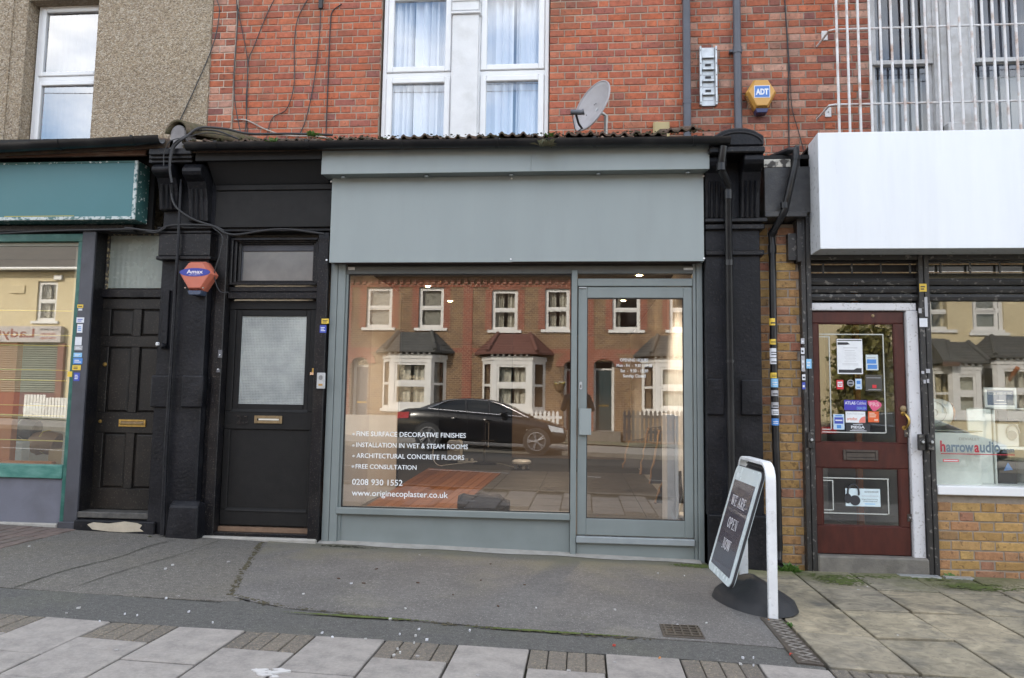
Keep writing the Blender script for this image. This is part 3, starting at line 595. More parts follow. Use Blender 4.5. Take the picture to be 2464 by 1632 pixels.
sashwin(old, b0+.0, m0+.02, 3.4, 5.7, YW+.1); sashwin(old, m1-.02, m1+1.05, 3.4, 5.7, YW+.1)
room(old, b0, ox1-.05, 3.3, 5.75, YW+.3, 3.2, flat('dim_room', (.2, .2, .2), .9))
MB().box(m0+.06, m1-.06, YW-.03, YW+.24, 3.3, 5.7).box(m0+.0, m0+.06, YW+.03, YW+.24, 3.3, 5.7).box(m1-.06, m1, YW+.03, YW+.24, 3.3, 5.7).box(m0-.0, m1+.0, YW-.05, YW+.2, 3.85, 4.02).box(m1+1.05, ox1, YW-.005, YW+.2, 3.3, 5.7).build('stone_mullion', OLDW, old, bev=.008)

# ---- pebbledash house
peb = thing('pebbledash_house', 'pebbledash fronted house with one white window above the teal sign', 'house', (-6, .95, 0))
px1 = at(509, 150, YW).x; YP = .96
w0, _, _, w1t = rc(66, 5, 217, 334, YP); w1 = at(229, 150, YP).x; w0 = at(62, 150, YP).x-.02
r0 = at(34, 150, YP).x
OPP = [(w0, w1, 3.7, 5.62)]
MB().holes(-11, px1, 2.9, TOPZ, OPP, YP, YP+.3).build('wall', PEB, peb)
MB().box(-11, r0-.05, YP-.012, YP+.05, 3, TOPZ).build('render_band', PEB, peb)
casement(peb, w0+.015, w1-.004, 3.75, at(150, 12, YP+.16).z+.0, YP+.15, tr=at(140, 190, YP+.15).z, fr=.05, gm=GL_SKY)
curtain(peb, w0, w1, 3.7, 5.6, YP+.36, mat('lace', (.16, .165, .19), (.13, .135, .16)), amp=.004, waves=12); room(peb, w0, w1, 3.7, 5.7, YP+.4, 3, flat('dim_room2', (.2, .19, .2), .9))
mass(peb, -11, px1)
pier = thing('brick_pier', 'narrow red brick pier between the pebbledash wall and the red brick wall', 'brick pier', (-3.9, YW, 0))
MB().box(px1, xl, YW-.02, YW+.25, 2.9, TOPZ).build('core', MORTARW, pier)
lay(pier, px1+.004, xl-.004, 3.50, 5.66, YW-.027, [], 'old_red_brick', 300, VIS)
# ---------------------------------------------------------------- lean-to roofs and gutters over the shops
def tile_mesh(wd, ln, rise):            # one clay tile with three rolls, worn rounded edge
    b = MB(); n = 24; vs = []
    for (u, dz) in ((0, 0), (.03, .0), (ln, rise)):
        for i in range(n+1):
            t = i/n; vs.append((t*wd, u, .020*max(-.3, math.sin(t*3*6.283))+.004*math.sin(t*11)+dz))
    m = len(vs); vs += [(x, y, z-.016) for x, y, z in vs]
    fs = [(r*(n+1)+i, r*(n+1)+i+1, (r+1)*(n+1)+i+1, (r+1)*(n+1)+i) for r in range(2) for i in range(n)]
    fs += [tuple(m+k for k in f[::-1]) for f in fs]
    fs += [(i+1, i, m+i, m+i+1) for i in range(n)] + [(0, n+1, m+n+1, m), (n+1, 2*(n+1), m+2*(n+1), m+n+1)]
    b.add(vs, fs); return b
lean = thing('lean_to_roof', 'low mossy tiled roof above the grey shop and black fascia', 'roof', (-1.2, -.3, 3.4))
lx0, lx1 = -3.55, at(1715, 310, -.34).x; ly = -.34
za, zb = at(560, 338, ly).z, at(1700, 316, ly).z
MB().add([(lx0, ly+.02, za-.03), (lx1, ly+.02, zb-.03), (lx1, YW, zb+.40), (lx0, YW, za+.40), (lx0, ly+.02, za-.10), (lx1, ly+.02, zb-.10), (lx1, YW, zb+.2), (lx0, YW, za+.2)],
   [(0, 1, 2, 3), (7, 6, 5, 4), (0, 4, 5, 1), (1, 5, 6, 2), (2, 6, 7, 3), (3, 7, 4, 0)]).build('slope', TILE, lean)
tw = .282; nt = int((lx1-lx0)/tw); tm = None
for i in range(nt):
    x = lx0+i*tw+.01; z = za+(zb-za)*(x-lx0)/(lx1-lx0)
    if tm is None: o = tile_mesh(tw-.004, .5, .145).build('roof_tile', TILE, lean, smooth=False); tm = o.data
    else: o = bpy.data.objects.new('roof_tile', tm); COL.objects.link(o); par(o, lean)
    o.location = (x, ly-.025+rnd.uniform(-.02, .012), z-.012+rnd.uniform(-.014, .010)); o.rotation_euler = (rnd.uniform(-.05, .03), rnd.uniform(-.045, .045), rnd.uniform(-.04, .04))
    if i == nt-1: o.rotation_euler = (.05, -.12, .03); o.location.z += .012
moss_m = MOSS
b = MB()
for _ in range(520):
    x = lx0+(lx1-lx0)*(.5+.5*math.sin(rnd.uniform(0, 60))*rnd.random()**.3); z = za+(zb-za)*(x-lx0)/(lx1-lx0); s = rnd.uniform(.004, .013); y = ly-.035+rnd.uniform(0, .05)
    b.lathe([(s*.9, -s*.3), (s, 0), (s*.55, s*.4)], (x, y, z-.006+rnd.uniform(-.02, .016)), n=5)
o = b.build('moss', mat('tile_moss', (.06, .065, .022), (.045, .032, .02), rough=.95, scale=14, bump=.8, bscale=90), lean); o['kind'] = 'stuff'
def gutter(name, label, a, b2, r, y):   # half-round gutter between two points, with joints and brackets
    t = thing(name, label, 'gutter', ((a.x+b2.x)/2, y, a.z)); b = MB(); n = 12
    for k, p in enumerate((a, b2)):
        pass
    vs = []
    for p in (a, b2):
        vs += [(p.x, y+r*math.cos(R(180+180*i/n)), p.z+r*math.sin(R(180+180*i/n))) for i in range(n+1)]
        vs += [(p.x, y+(r-.006)*math.cos(R(360-180*i/n)), p.z+(r-.006)*math.sin(R(360-180*i/n))) for i in range(n+1)]
    k = 2*(n+1); fs = [(i, (i+1) % k, k+(i+1) % k, k+i) for i in range(k)] + [tuple(range(k-1, -1, -1)), tuple(range(k, 2*k))]
    b.add(vs, fs); b.build('trough', PLASTICB, t, smooth=True, fix=True)
    m = int((b2.x-a.x)/.85)
    for i in range(m+1):
        f = (i+.35)/(m+.7); x = a.x+(b2.x-a.x)*f; z = a.z+(b2.z-a.z)*f; j = MB(); vs = []
        for xx in (x-.014, x+.014):
            vs += [(xx, y+(r+.005)*math.cos(R(172+196*q/n)), z+(r+.005)*math.sin(R(172+196*q/n))) for q in range(n+1)]
            vs += [(xx, y+(r)*math.cos(R(368-196*q/n)), z+(r)*math.sin(R(368-196*q/n))) for q in range(n+1)]
        j.add(vs, fs); j.build('bracket', PLASTICB, t, smooth=True, fix=True)
    return t
ga, gb = at(452, 349, -.36), at(1755, 335, -.36)
gutter('gutter', 'black half-round gutter running above the grey shop and black doorway', Vector((ga.x, 0, ga.z+.0)), Vector((gb.x, 0, gb.z)), .057, -.38)
# left lean-to
lef = thing('lean_to_roof', 'low tiled roof edge above the teal sign', 'roof', (-5.5, -.3, 3.5))
qa, qb = at(-250, 358, -.33), at(372, 327, -.33)
MB().add([(qa.x, -.3, qa.z-.03), (qb.x+.16, -.3, qb.z-.03), (qb.x+.16, YP, qb.z+.36), (qa.x, YP, qa.z+.36), (qa.x, -.3, qa.z-.1), (qb.x+.16, -.3, qb.z-.1), (qb.x+.16, YP, qb.z+.2), (qa.x, YP, qa.z+.2)],
   [(0, 1, 2, 3), (7, 6, 5, 4), (0, 4, 5, 1), (1, 5, 6, 2), (2, 6, 7, 3), (3, 7, 4, 0)]).build('slope', TILE, lef)
nl = int((qb.x-qa.x)/tw)
for i in range(nl):
    x = qb.x-(i+1)*tw; z = qa.z+(qb.z-qa.z)*(x-qa.x)/(qb.x-qa.x); o = bpy.data.objects.new('roof_tile', tm); COL.objects.link(o); par(o, lef); o.location = (x, -.335, z-.018+rnd.uniform(-.004, .004))
gutter('gutter', 'black half-round gutter running above the teal sign', Vector((qa.x-.0, 0, at(-250, 366, -.36).z)), Vector((at(392, 332, -.36).x, 0, at(392, 332, -.36).z)), .062, -.38)

# ---------------------------------------------------------------- grey shop front
Y0 = 0.0
shop = thing('grey_shop_front', 'grey painted shop front with blank fascia, large window and glazed door', 'shop front', (-.62, 0, 0))
SX0, SX1 = -2.262, 1.02
def sb(n, m, x0, x1, y0, y1, z0, z1, bev=.003): return box(n, m, shop, x0, x1, y0, y1, z0, z1, bev)
# canopy box (two lengths with a joint) and its soffit lights
ct, cb_ = 3.43, at(1240, 413, -.28).z
jx = at(1278, 390, -.28).x
sb('canopy_panel', GREYP, -2.292, jx-.0006, -.28, -.262, cb_, ct, .0015); sb('canopy_panel', GREYP, jx+.0006, 1.042, -.28, -.262, cb_, ct, .0015)
sb('canopy_soffit', GREY, -2.288, 1.038, -.262, -.10, cb_+.004, cb_+.022, 0)
sb('canopy_end', GREY, -2.29, -2.272, -.262, .0, cb_+.023, ct, 0); sb('canopy_end', GREY, 1.022, 1.04, -.262, .0, cb_+.023, ct, 0)
for px in (826, 1026, 1230, 1440, 1655):
    v = at(px, 424, -.2)
    MB().lathe([(.016, 0), (.024, -.004), (.024, -.010), (.013, -.016)], (v.x, -.2, cb_+.004), n=14).build('soffit_light', CHROME, shop, smooth=True, fix=True)
# fascia panel in two lengths with screws
pz1, pz0 = cb_+.003, at(1240, 629.5, -.145).z
jf = at(1232, 600, -.145).x
sb('fascia_panel', GREYP, -2.236, jf-.00005, -.145, -.128, pz0-.004, pz1, 0); sb('fascia_panel', GREYP, jf+.00005, 1.012, -.145, -.128, pz0, pz1, 0)
sb('fascia_side', GREY, -2.236, -2.22, -.127, -.0, pz0, pz1, 0); sb('fascia_side', GREY, .996, 1.012, -.127, -.0, pz0, pz1, 0)
sb('fascia_underside', mat('brown_board', (.085, .06, .05), (.06, .042, .036), rough=.7, scale=8), -2.218, .994, -.127, .03, pz0+.004, pz0+.02, 0)
for px, py in ((797, 437), (1231, 430), (1693, 424), (786, 626), (1229, 624), (1694, 622)):
    v = at(px, py, -.146); MB().lathe([(.009, 0), (.008, -.004), (.003, -.0055)], (v.x, -.146, v.z), axis='y', n=10).build('screw_cap', WHITE, shop, fix=True)
# head rail, side posts, mullion
hz = at(1100, 659, 0).z; h2 = at(1100, 641, 0).z
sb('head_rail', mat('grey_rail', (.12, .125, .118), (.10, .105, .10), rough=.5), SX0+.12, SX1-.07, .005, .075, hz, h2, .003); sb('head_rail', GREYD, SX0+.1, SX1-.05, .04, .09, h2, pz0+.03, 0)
px0, px1_ = at(817, 800, 0).x, 0
xg0 = at(829, 900, 0).x            # glass edge at the first post
pl_x = at(813, 900, 0).x
GZ = lambda x: g(x)
sb('post', GREY, SX0, SX0+.062, -.012, .09, g(SX0)-.02, h2+.04, .004); sb('post', GREY, SX0+.066, xg0-.02, -.010, .09, g(-2.2)-.02, h2+.03, .004); sb('post', GREY, xg0-.0195, xg0+.002, .012, .09, g(-2.2)-.02, hz, .002)
mx0, mx1 = at(1373.5, 990, 0).x, at(1387.5, 990, 0).x
sb('mullion', GREY, mx0, mx1, -.012, .09, g(mx0)-.02, hz+.03, .004)
rx0, rx1 = at(1669, 950, 0).x, SX1-.004
sb('post', GREY, rx0, rx0+.028, .004, .09, g(rx0)-.03, h2+.03, .004); sb('post', GREY, rx0+.031, rx1, -.012, .09, g(rx1)-.03, h2+.04, .004)
# window: glass, black gasket, sill rail, stall riser
sz1, sz0 = at(1090, 1228.5, 0).z, at(1090, 1244, 0).z
sb('sill_rail', GREY, xg0-.03, mx0-.002, -.022, .09, sz0, sz1, .005)
MB().frame(xg0+.0025, mx0-.001, sz1+.001, hz-.001, .008, .022, .04).build('gasket', flat('gasket', (.015, .015, .016), .6), shop)
MB().box(xg0+.006, mx0-.004, .031, .035, sz1+.004, hz-.004).build('shop_window_pane', GL_MAIN, shop)
sb('stall_riser', GREY, xg0-.02, mx0-.002, .028, .09, g(-.9)-.12, sz0-.002, .003)
# door
dz0 = at(1540, 1296, .0).z
tz0, tz1 = at(1520, 689, 0).z, at(1520, 670.5, 0).z
sb('transom_rail', GREY, mx1+.002, rx0-.002, -.004, .085, tz0, tz1, .004)
MB().box(mx1+.004, rx0-.004, .031, .035, tz1+.002, hz-.004).build('transom_pane', GL_MAIN, shop)
door = MB(); DX0, DX1 = mx1+.008, rx0-.006; DZ0, DZ1 = at(1520, 1291, 0).z, tz0-.006
gx0, gx1, gz0, gz1 = at(1411.5, 980, 0).x, at(1646.5, 980, 0).x, at(1520, 1251, 0).z, at(1520, 717, 0).z
dl = MB().frame(DX0, DX1, DZ0, DZ1, (gx0-DX0, DX1-gx1, gz0-DZ0, DZ1-gz1), .006, .058).build('shop_door', GREY, shop, bev=.004)
MB().frame(gx0-.001, gx1+.001, gz0-.001, gz1+.001, .007, .012, .05).build('gasket', MATS['gasket'], dl)
MB().box(gx0+.004, gx1-.004, .028, .032, gz0+.004, gz1-.004).build('door_pane', GL_MAIN, dl)
hx0, hx1, hz0_, hz1_ = rc(1393.5, 983, 1422.5, 1047, -.05)
MB().prismz([(hx0, .004), (hx0, -.03), (hx0+.012, -.045), (hx1-.004, -.05), (hx1, -.046), (hx1, -.042), (hx0+.014, -.038), (hx0+.006, -.028), (hx0+.006, .004)], hz0_, hz1_).build('pull_handle', GREYP, dl, bev=.001, fix=True)
v = at(1397.6, 928, 0); MB().prism([(v.x+.012*math.cos(t), v.z+(.021 if math.sin(t) > 0 else -.021)+.012*math.sin(t)) for t in [6.283*k/20 for k in range(20)]], -.002, .008).build('lock_escutcheon', STEEL, dl, fix=True)
MB().prism([(v.x+.005*math.cos(t), v.z-.006+(.01 if math.sin(t) > 0 else -.01)+.005*math.sin(t)) for t in [6.283*k/14 for k in range(14)]], -.0035, .0).build('keyhole', BRONZE, dl, fix=True)
sb('door_closer_arm', STEEL, DX0+.005, DX0+.07, -.008, .006, DZ1-.012, DZ1-.002, .001)
sb('shutter_catch', STEEL, at(838, 648, 0).x, at(854, 648, 0).x, -.004, .005, hz+.035, hz+.062, .001); sb('shutter_catch', STEEL, at(1645, 648, 0).x, at(1668, 648, 0).x, -.004, .005, hz+.03, hz+.05, .001)
sb('threshold', mat('threshold_alu', (.30, .33, .34), (.26, .29, .3), rough=.32, scale=8), mx1+.002, rx0-.002, -.03, .09, at(1540, 1310, 0).z, at(1540, 1294, 0).z, .006)
sb('threshold_riser', GREY, mx1+.002, rx0-.002, .012, .09, g(.6)-.1, at(1540, 1310, 0).z-.002)
# vinyl lettering on the glass
LT = .0295
def vin(s, a, b, base0, base1, cap, bold=.009, y=LT):
    p, q = at(a, base0, y), at(b, base1, y); z = (p.z+q.z)/2; h = at(a, base0-cap, y).z-p.z
    return text(s, 'window_lettering', TXTW, shop, p.x, q.x, z, z+h, y, bold=bold)
for s, a, b, c, d, h in (('FINE SURFACE DECORATIVE FINISHES', 857.5, 1121, 1049.5, 1053.5, 11.2), ('INSTALLATION IN WET & STEAM ROOMS', 857, 1125.5, 1076.8, 1080, 11.2), ('ARCHITECTURAL CONCRETE FLOORS', 857.5, 1117, 1102.3, 1106.5, 11.2), ('FREE CONSULTATION', 855.5, 1002, 1127.5, 1130.5, 10.6)):
    vin(s, a, b, c, d, h); vin('*', a-10, a-3.6, c+1.5, c+1.5, 9)
vin('0208 930 1552', 847, 968.5, 1167, 1168.5, 14); vin('www.originecoplaster.co.uk', 846, 1078, 1192.5, 1198.5, 14)
TX2 = flat('faint_vinyl', (.70, .73, .74), .5)
for s, a, b, z in (('OPENING HOURS', 1492, 1559.5, 870), ('Mon - Fri  -  9:30 - 17:30', 1483.5, 1569, 883), ('Sat  -  9:30 - 15:30', 1493, 1559.5, 895.7), ('Sunday Closed', 1499.5, 1553.5, 908)):
    p, q = at(a, z, .0265), at(b, z, .0265); text(s, 'door_lettering', TX2, dl, p.x, q.x, p.z, at(a, z-7.4, .0265).z, .0265, bold=.008)

# ---- inside the grey shop
ins = thing('shop_interior', 'dim showroom with tiled floor seen through the grey shop window', 'showroom', (-.6, 3, .1))
FZ = .12; IX0, IX1, ICE = -2.36, .985, 2.66
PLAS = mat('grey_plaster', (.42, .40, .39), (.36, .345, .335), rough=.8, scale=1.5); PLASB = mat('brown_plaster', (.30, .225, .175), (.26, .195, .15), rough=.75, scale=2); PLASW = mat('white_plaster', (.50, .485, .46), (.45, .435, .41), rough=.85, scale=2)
b = MB().box(IX0-.1, IX0, .1, 1.72, FZ-.05, ICE); b.build('side_wall', PLAS, ins)
MB().box(IX0-.14, IX0-.04, 1.72, 3.3, FZ-.05, ICE).build('side_wall', PLASW, ins)
MB().box(IX1, IX1+.1, .1, 2.4, FZ-.05, ICE).build('side_wall', mat('bright_plaster', (.76, .76, .76), rough=.8), ins); MB().box(IX1, IX1+.1, 2.4, 9.3, FZ-.05, ICE).build('side_wall', PLASW, ins)
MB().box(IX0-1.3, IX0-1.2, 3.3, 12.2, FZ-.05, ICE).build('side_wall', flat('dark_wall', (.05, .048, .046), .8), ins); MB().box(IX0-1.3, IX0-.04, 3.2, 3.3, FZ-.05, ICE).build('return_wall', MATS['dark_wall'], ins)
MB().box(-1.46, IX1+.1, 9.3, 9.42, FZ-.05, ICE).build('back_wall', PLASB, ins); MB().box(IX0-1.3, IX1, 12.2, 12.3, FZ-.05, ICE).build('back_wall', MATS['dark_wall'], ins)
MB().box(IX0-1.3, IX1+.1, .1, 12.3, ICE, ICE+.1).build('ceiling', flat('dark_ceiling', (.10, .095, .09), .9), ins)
FT = mat('floor_tile', (.12, .115, .115), (.10, .096, .096), rough=.42, scale=2)
MB().box(IX0-1.3, IX1+.1, .091, 12.3, FZ-.4, FZ-.012).build('sub_floor', flat('grout', (.06, .058, .056), .9), ins)
for i in range(6):
    for j in range(10):
        x, y = IX0+i*.6, .1+j*.6; MB().box(x+.003, min(x+.597, IX1-.003), y+.003, y+.597, FZ-.02, FZ).build('floor_tile', FT, ins)
WP = [mat('oak_plank', (.33, .135, .055), (.26, .10, .042), rough=.45, scale=3, stretch=(1, 9, 1)), mat('walnut_plank', (.26, .10, .042), (.21, .08, .033), rough=.45, scale=3, stretch=(1, 9, 1))]
wa, wb, wc, wd = gr(881, 1217, FZ+.012), gr(1100, 1224, FZ+.012), gr(1205, 1139, FZ+.012), gr(1031, 1126, FZ+.012)
n = 11
for i in range(n):                      # wooden sample floor, board by board
    e = lambda p, q, t: p+(q-p)*t
    a0, a1, c0, c1 = e(wa, wb, i/n+.003), e(wa, wb, (i+1)/n-.003), e(wd, wc, i/n+.003), e(wd, wc, (i+1)/n-.003)
    vs = [(p.x, p.y, z) for z in (FZ, FZ+.012) for p in (a0, a1, c1, c0)]
    MB().add(vs, [(3, 2, 1, 0), (4, 5, 6, 7), (0, 1, 5, 4), (1, 2, 6, 5), (2, 3, 7, 6), (3, 0, 4, 7)]).build('floor_plank', WP[i % 3 == 1], ins)
SPOT = emit('spot_lamp', (1, .62, .30), 55)
SPL = ['lit ceiling spotlight nearest the top of the window', 'lit ceiling spotlight second from the front', 'lit ceiling spotlight deepest over the wooden floor', 'lit ceiling spotlight seen through the strip above the door', 'lit ceiling spotlight seen through the door glass', 'lit ceiling spotlight by the grey wall']
for px, py in ((993, 661), (1030, 689), (1083, 725), (1538, 663), (1500, 724), (845, 692)):
    d = ray(px, py); t = (ICE-.012-CAMH)/d.z; x, y = t*d.x, t*d.y-CAMD
    if IX0 < x < IX1 and .2 < y < 9:
        s = thing('ceiling_spot', SPL.pop(0)+' in the grey shop', 'spotlight', (x, y, ICE), 'lit spotlights on the showroom ceiling')
        MB().lathe([(.055, 0), (.055, -.01), (.04, -.012)], (x, y, ICE), n=16).build('rim', WHITE, s, fix=True); MB().lathe([(.032, -.0125), (.02, -.018)], (x, y, ICE), n=12).build('lamp', SPOT, s, fix=True)
for x_, y in ((-1.2, 2.0), (-1.2, 4.6), (-.6, 7.4), (.3, 1.5)):                    # light the lit spots give
    pl_ = bpy.data.lights.new('spot_light', 'SPOT'); pl_.energy = 40 if y > 1.6 else 50; pl_.color = (1, .78, .55); pl_.spot_size = R(130); pl_.spot_blend = .6; pl_.shadow_soft_size = .05
    po = bpy.data.objects.new('spot_light', pl_); COL.objects.link(po); po.location = (x_, y, ICE-.05)
# things in the showroom
v = gr(1092, 1113, FZ); s = thing('electric_heater', 'cream box heater standing by the cables in the grey shop', 'heater', (v.x, v.y, FZ))
HW = mat('cream_plastic', (.58, .55, .50), rough=.45); k = .13
MB().prism([(v.x-k, FZ+.03), (v.x+k, FZ+.03)]+arc((v.x+k-.05, FZ+.36), .05, 0, 90, 5)+arc((v.x-k+.05, FZ+.36), .05, 90, 180, 5), v.y, v.y+.2).build('casing', HW, s, fix=True, bev=.01)
MB().box(v.x-k+.01, v.x-k+.05, v.y-.012, v.y, FZ+.22, FZ+.28).build('switch', INK, s)
for q in (-1, 1): MB().box(v.x+q*.09-.02, v.x+q*.09+.02, v.y+.02, v.y+.18, FZ, FZ+.03).build('foot', INK, s)
v = gr(1255, 1128, FZ); s = thing('robot_stool', 'low white round stool with short feet on the tiled floor', 'stool', (v.x, v.y, FZ))
MB().lathe([(.05, .06), (.13, .06), (.165, .09), (.165, .125), (.13, .15), (.06, .155), (.05, .148)], (v.x, v.y, FZ), n=28).build('seat', WHITE, s, smooth=True, fix=True)
for a in range(4): MB().lathe([(.018, 0), (.022, .06)], (v.x+.11*math.cos(a*1.57+.4), v.y+.11*math.sin(a*1.57+.4), FZ), n=8).build('foot', WHITE, s, fix=True)
s.name = 'round_stool'
v = gr(1168, 1116, FZ); s = thing('tap_stand', 'dark display post with a chrome shower tap on it', 'display stand', (v.x, v.y, FZ))
MB().box(v.x-.05, v.x-.01, v.y, v.y+.05, FZ+.02, FZ+.85).box(v.x-.2, v.x+.2, v.y-.15, v.y+.2, FZ, FZ+.02).build('post', flat('dark_post', (.05, .05, .055), .4), s)
MB().tube([(v.x+.05, v.y-.03, FZ+.3), (v.x+.05, v.y-.03, FZ+.75)], .012).tube([(v.x-.08, v.y-.04, FZ+.42), (v.x+.16, v.y-.04, FZ+.42)], .012).tube([(v.x+.05, v.y-.03, FZ+.75), (v.x-.02, v.y-.1, FZ+.79)], .02).build('tap', CHROME, s, smooth=True)
b = MB(); p0 = gr(1020, 1108, FZ); p1 = gr(1240, 1122, FZ)
pts = [at(1042, 1075, 5.5), at(1043, 1105, 5.4), at(1056, 1120, 5.1), gr(1075, 1119, FZ+.01), gr(1110, 1115, FZ+.01), gr(1160, 1112, FZ+.01), gr(1200, 1116, FZ+.01), gr(1236, 1124, FZ+.01)]
tag(MB().tube(spline(pts), .006, 6).build('power_cable', flat('white_cable', (.7, .7, .68)), smooth=True), 'thin white power cable trailing across the showroom floor', 'cable')
v = gr(1122, 1114, FZ); s = thing('extension_block', 'white multi-socket extension lying on the showroom floor', 'extension lead', (v.x, v.y, FZ))
MB().box(v.x-.16, v.x+.2, v.y-.03, v.y+.03, FZ+.001, FZ+.035).build('block', WHITE, s, bev=.005)
for k in range(3): MB().box(v.x-.12+k*.1, v.x-.07+k*.1, v.y-.02, v.y+.02, FZ+.036, FZ+.08).build('plug', WHITE, s, bev=.006)
LEATH = mat('brown_leather', (.03, .02, .016), (.02, .013, .011), rough=.6, spec=.25, scale=30, bump=.3)
v = at(1165, 1228, .35); bx0, bx1 = at(1103, 1215, .35).x, at(1226, 1215, .35).x
s = thing('leather_bag', 'dark brown leather bag lying just inside the shop window', 'bag', (v.x, .35, .2))
b = MB(); n = 10; vs = []
for i in range(n+1):
    t = i/n; x = bx0+(bx1-bx0)*t; hh = .085+.02*math.sin(t*3.1)+.012*math.sin(t*17)-.03*(t > .85); wd_ = .09*(1-.3*(abs(t-.5)*2)**4)
    vs += [(x, .35+wd_*math.cos(a), FZ+.11+hh*math.sin(a)+.08+.005*math.sin(5*a+t*20)) for a in [6.283*k/14 for k in range(14)]]
b.add(vs, [(i*14+j, i*14+(j+1) % 14, (i+1)*14+(j+1) % 14, (i+1)*14+j) for i in range(n) for j in range(14)]+[tuple(range(13, -1, -1)), tuple(range(n*14, n*14+14))]); b.build('body', LEATH, s, smooth=True, fix=True)
MB().tube(spline([(bx0+.02, .3, FZ+.24), (bx0+.05, .25, FZ+.29), (bx0+.1, .25, FZ+.29), ((bx0+bx1)/2, .262, FZ+.272), (bx1-.1, .26, FZ+.266), (bx1-.02, .28, FZ+.24)]), .006, 6).build('strap', LEATH, s, smooth=True)
box('display_ledge', PLAS, ins, IX0, mx0, .12, .75, FZ, FZ+.1)
# socket plate, white end cabinet, leaning slabs with rough timber edges
x0, x1, z0, z1 = rc(836, 1140, 851, 1166, 1.0)
s = tag(MB().box(IX0-.0, IX0+.012, .72, .86, z0+.05, z1+.05).build('socket_plate', BRONZE), 'dark double socket on the grey wall inside the window', 'socket')
cx_ = at(1605, 1100, .42).x; cz = at(1605, 997, .42).z
cab = thing('white_cabinet', 'white end panel of a counter beside the shop door', 'counter', (.9, 1.1, FZ))
MB().box(cx_, cx_+.07, .42, .85, FZ, cz).build('side_panel', mat('pale_grey_board', (.62, .62, .63), rough=.6), cab, bev=.004); MB().box(cx_+.071, cx_+.1, .40, .85, FZ, cz-.012).build('end_panel', WHITE, cab, bev=.004); MB().box(cx_+.101, IX1-.002, .6, 1.0, FZ, FZ+.09).build('skirting', WHITE, cab)
SLT = mat('dark_slab', (.035, .034, .036), (.05, .048, .05), rough=.6, scale=4, bump=.2); EDG = mat('raw_edge', (.22, .13, .07), (.15, .09, .05), rough=.8, scale=12)
for i, (px, pyt, pxb, pyb, Y) in enumerate(((1515, 1060, 1500, 1127, 3.3), (1562, 1030, 1540, 1142, 2.6), (1587, 1035, 1563, 1164, 2.0), (1601, 1140, 1577, 1211, 1.2))):
    a, b2 = at(px, pyt, Y), at(pxb, pyb, Y-.15); b2.z = max(b2.z, FZ)
    s = thing('leaning_slab', ['dark sample slab with rough timber edge leaning deepest in the shop', 'dark sample slab with long timber edge leaning third from the door', 'dark sample slab with a tall timber edge leaning beside the white counter', 'short dark sample slab with timber edge nearest the door'][i], 'sample slab', (b2.x, b2.y, FZ), 'sample slabs leaning against the counter')
    vs = [(b2.x, b2.y, b2.z), (b2.x+.34, b2.y+.05, b2.z), (a.x+.30, a.y+.05, a.z+.05), (a.x, a.y, a.z)]; vs += [(x, y+.03, z) for x, y, z in vs]
    MB().add(vs, [(0, 1, 2, 3), (7, 6, 5, 4), (0, 4, 5, 1), (1, 5, 6, 2), (2, 6, 7, 3), (3, 7, 4, 0)]).build('slab', SLT, s)
    pts = [Vector(vs[0]).lerp(Vector(vs[3]), k/8)+Vector((rnd.uniform(-.012, .012)-.006, -.006, 0)) for k in range(9)]
    MB().tube(pts, [rnd.uniform(.007, .015) for _ in pts], 6).build('timber_edge', EDG, s)
# ---------------------------------------------------------------- green shop
gs = thing('green_shop_front', 'green framed shop window over a grey painted riser', 'shop front', (-5.6, 0, .08))
fx0, fx1 = at(184, 700, 0).x, at(194, 700, 0).x
GLX = -9.5
ft, fb = at(120, 564, 0).z, at(120, 582, 0).z
bt, bb = at(80, 1118, 0).z, at(80, 1150, 0).z
box('head_frame', GREENF, gs, GLX, fx1-.002, -.015, .08, fb, ft, .004)
box('head_frame', mat('pale_rail', (.34, .33, .27), (.28, .28, .23), rough=.6), gs, GLX, fx0-.002, .03, .07, fb-.035, fb-.002, .003)
box('side_frame', GREENF, gs, fx0, fx1, -.02, .08, g(-4.7)-.02, fb-.001, .004)
box('sill_frame', GREENS, gs, GLX, fx0-.002, -.03, .08, bb, bt, .006)
box('riser', RISER, gs, GLX, fx0-.002, .0, .08, g(-5)-.2, bb-.002)
box('shop_window_pane', GL_LEFT, gs, GLX, fx0-.002, .045, .05, bt, fb-.036)
box('footing', CEMENT, gs, GLX, fx0, -.05, -.002, g(-5)-.15, g(-5)+.02, .01)
BR2 = mat('gold_rod', (.62, .48, .16), (.55, .42, .13), rough=.35, metal=.7)
rods = thing('display_rods', 'thin brass rods across the inside of the green window', 'display rods', (-6, .2, 1))
for k, (py, px_) in enumerate(((749, 174), (808, 169), (833, 167), (892, 163), (917, 161), (978, 158), (1002, 156), (1062, 152))):
    v = at(px_, py, .18); MB().tube([(-8.5, .18, v.z+.03), (v.x, .18, v.z)], .0055, 8).build('rod', BR2, rods, smooth=True)
ORW = mat('orange_wood', (.48, .17, .055), (.40, .13, .04), rough=.5, scale=4, stretch=(1, 1, .2))
gi = thing('display_case', 'orange wooden display case inside the green window', 'display case', (-5.8, .6, .2))
x0, x1, z0, z1 = rc(5, 825, 18, 1110, .3); box('upright', ORW, gi, x0-.03, x1+.03, .28, .36, z0, z1, .004)
x0, x1, z0, z1 = rc(-300, 1101, 128, 1118, .2); box('base_board', ORW, gi, x0, x1, .18, .24, z0-.03, z1, .004)
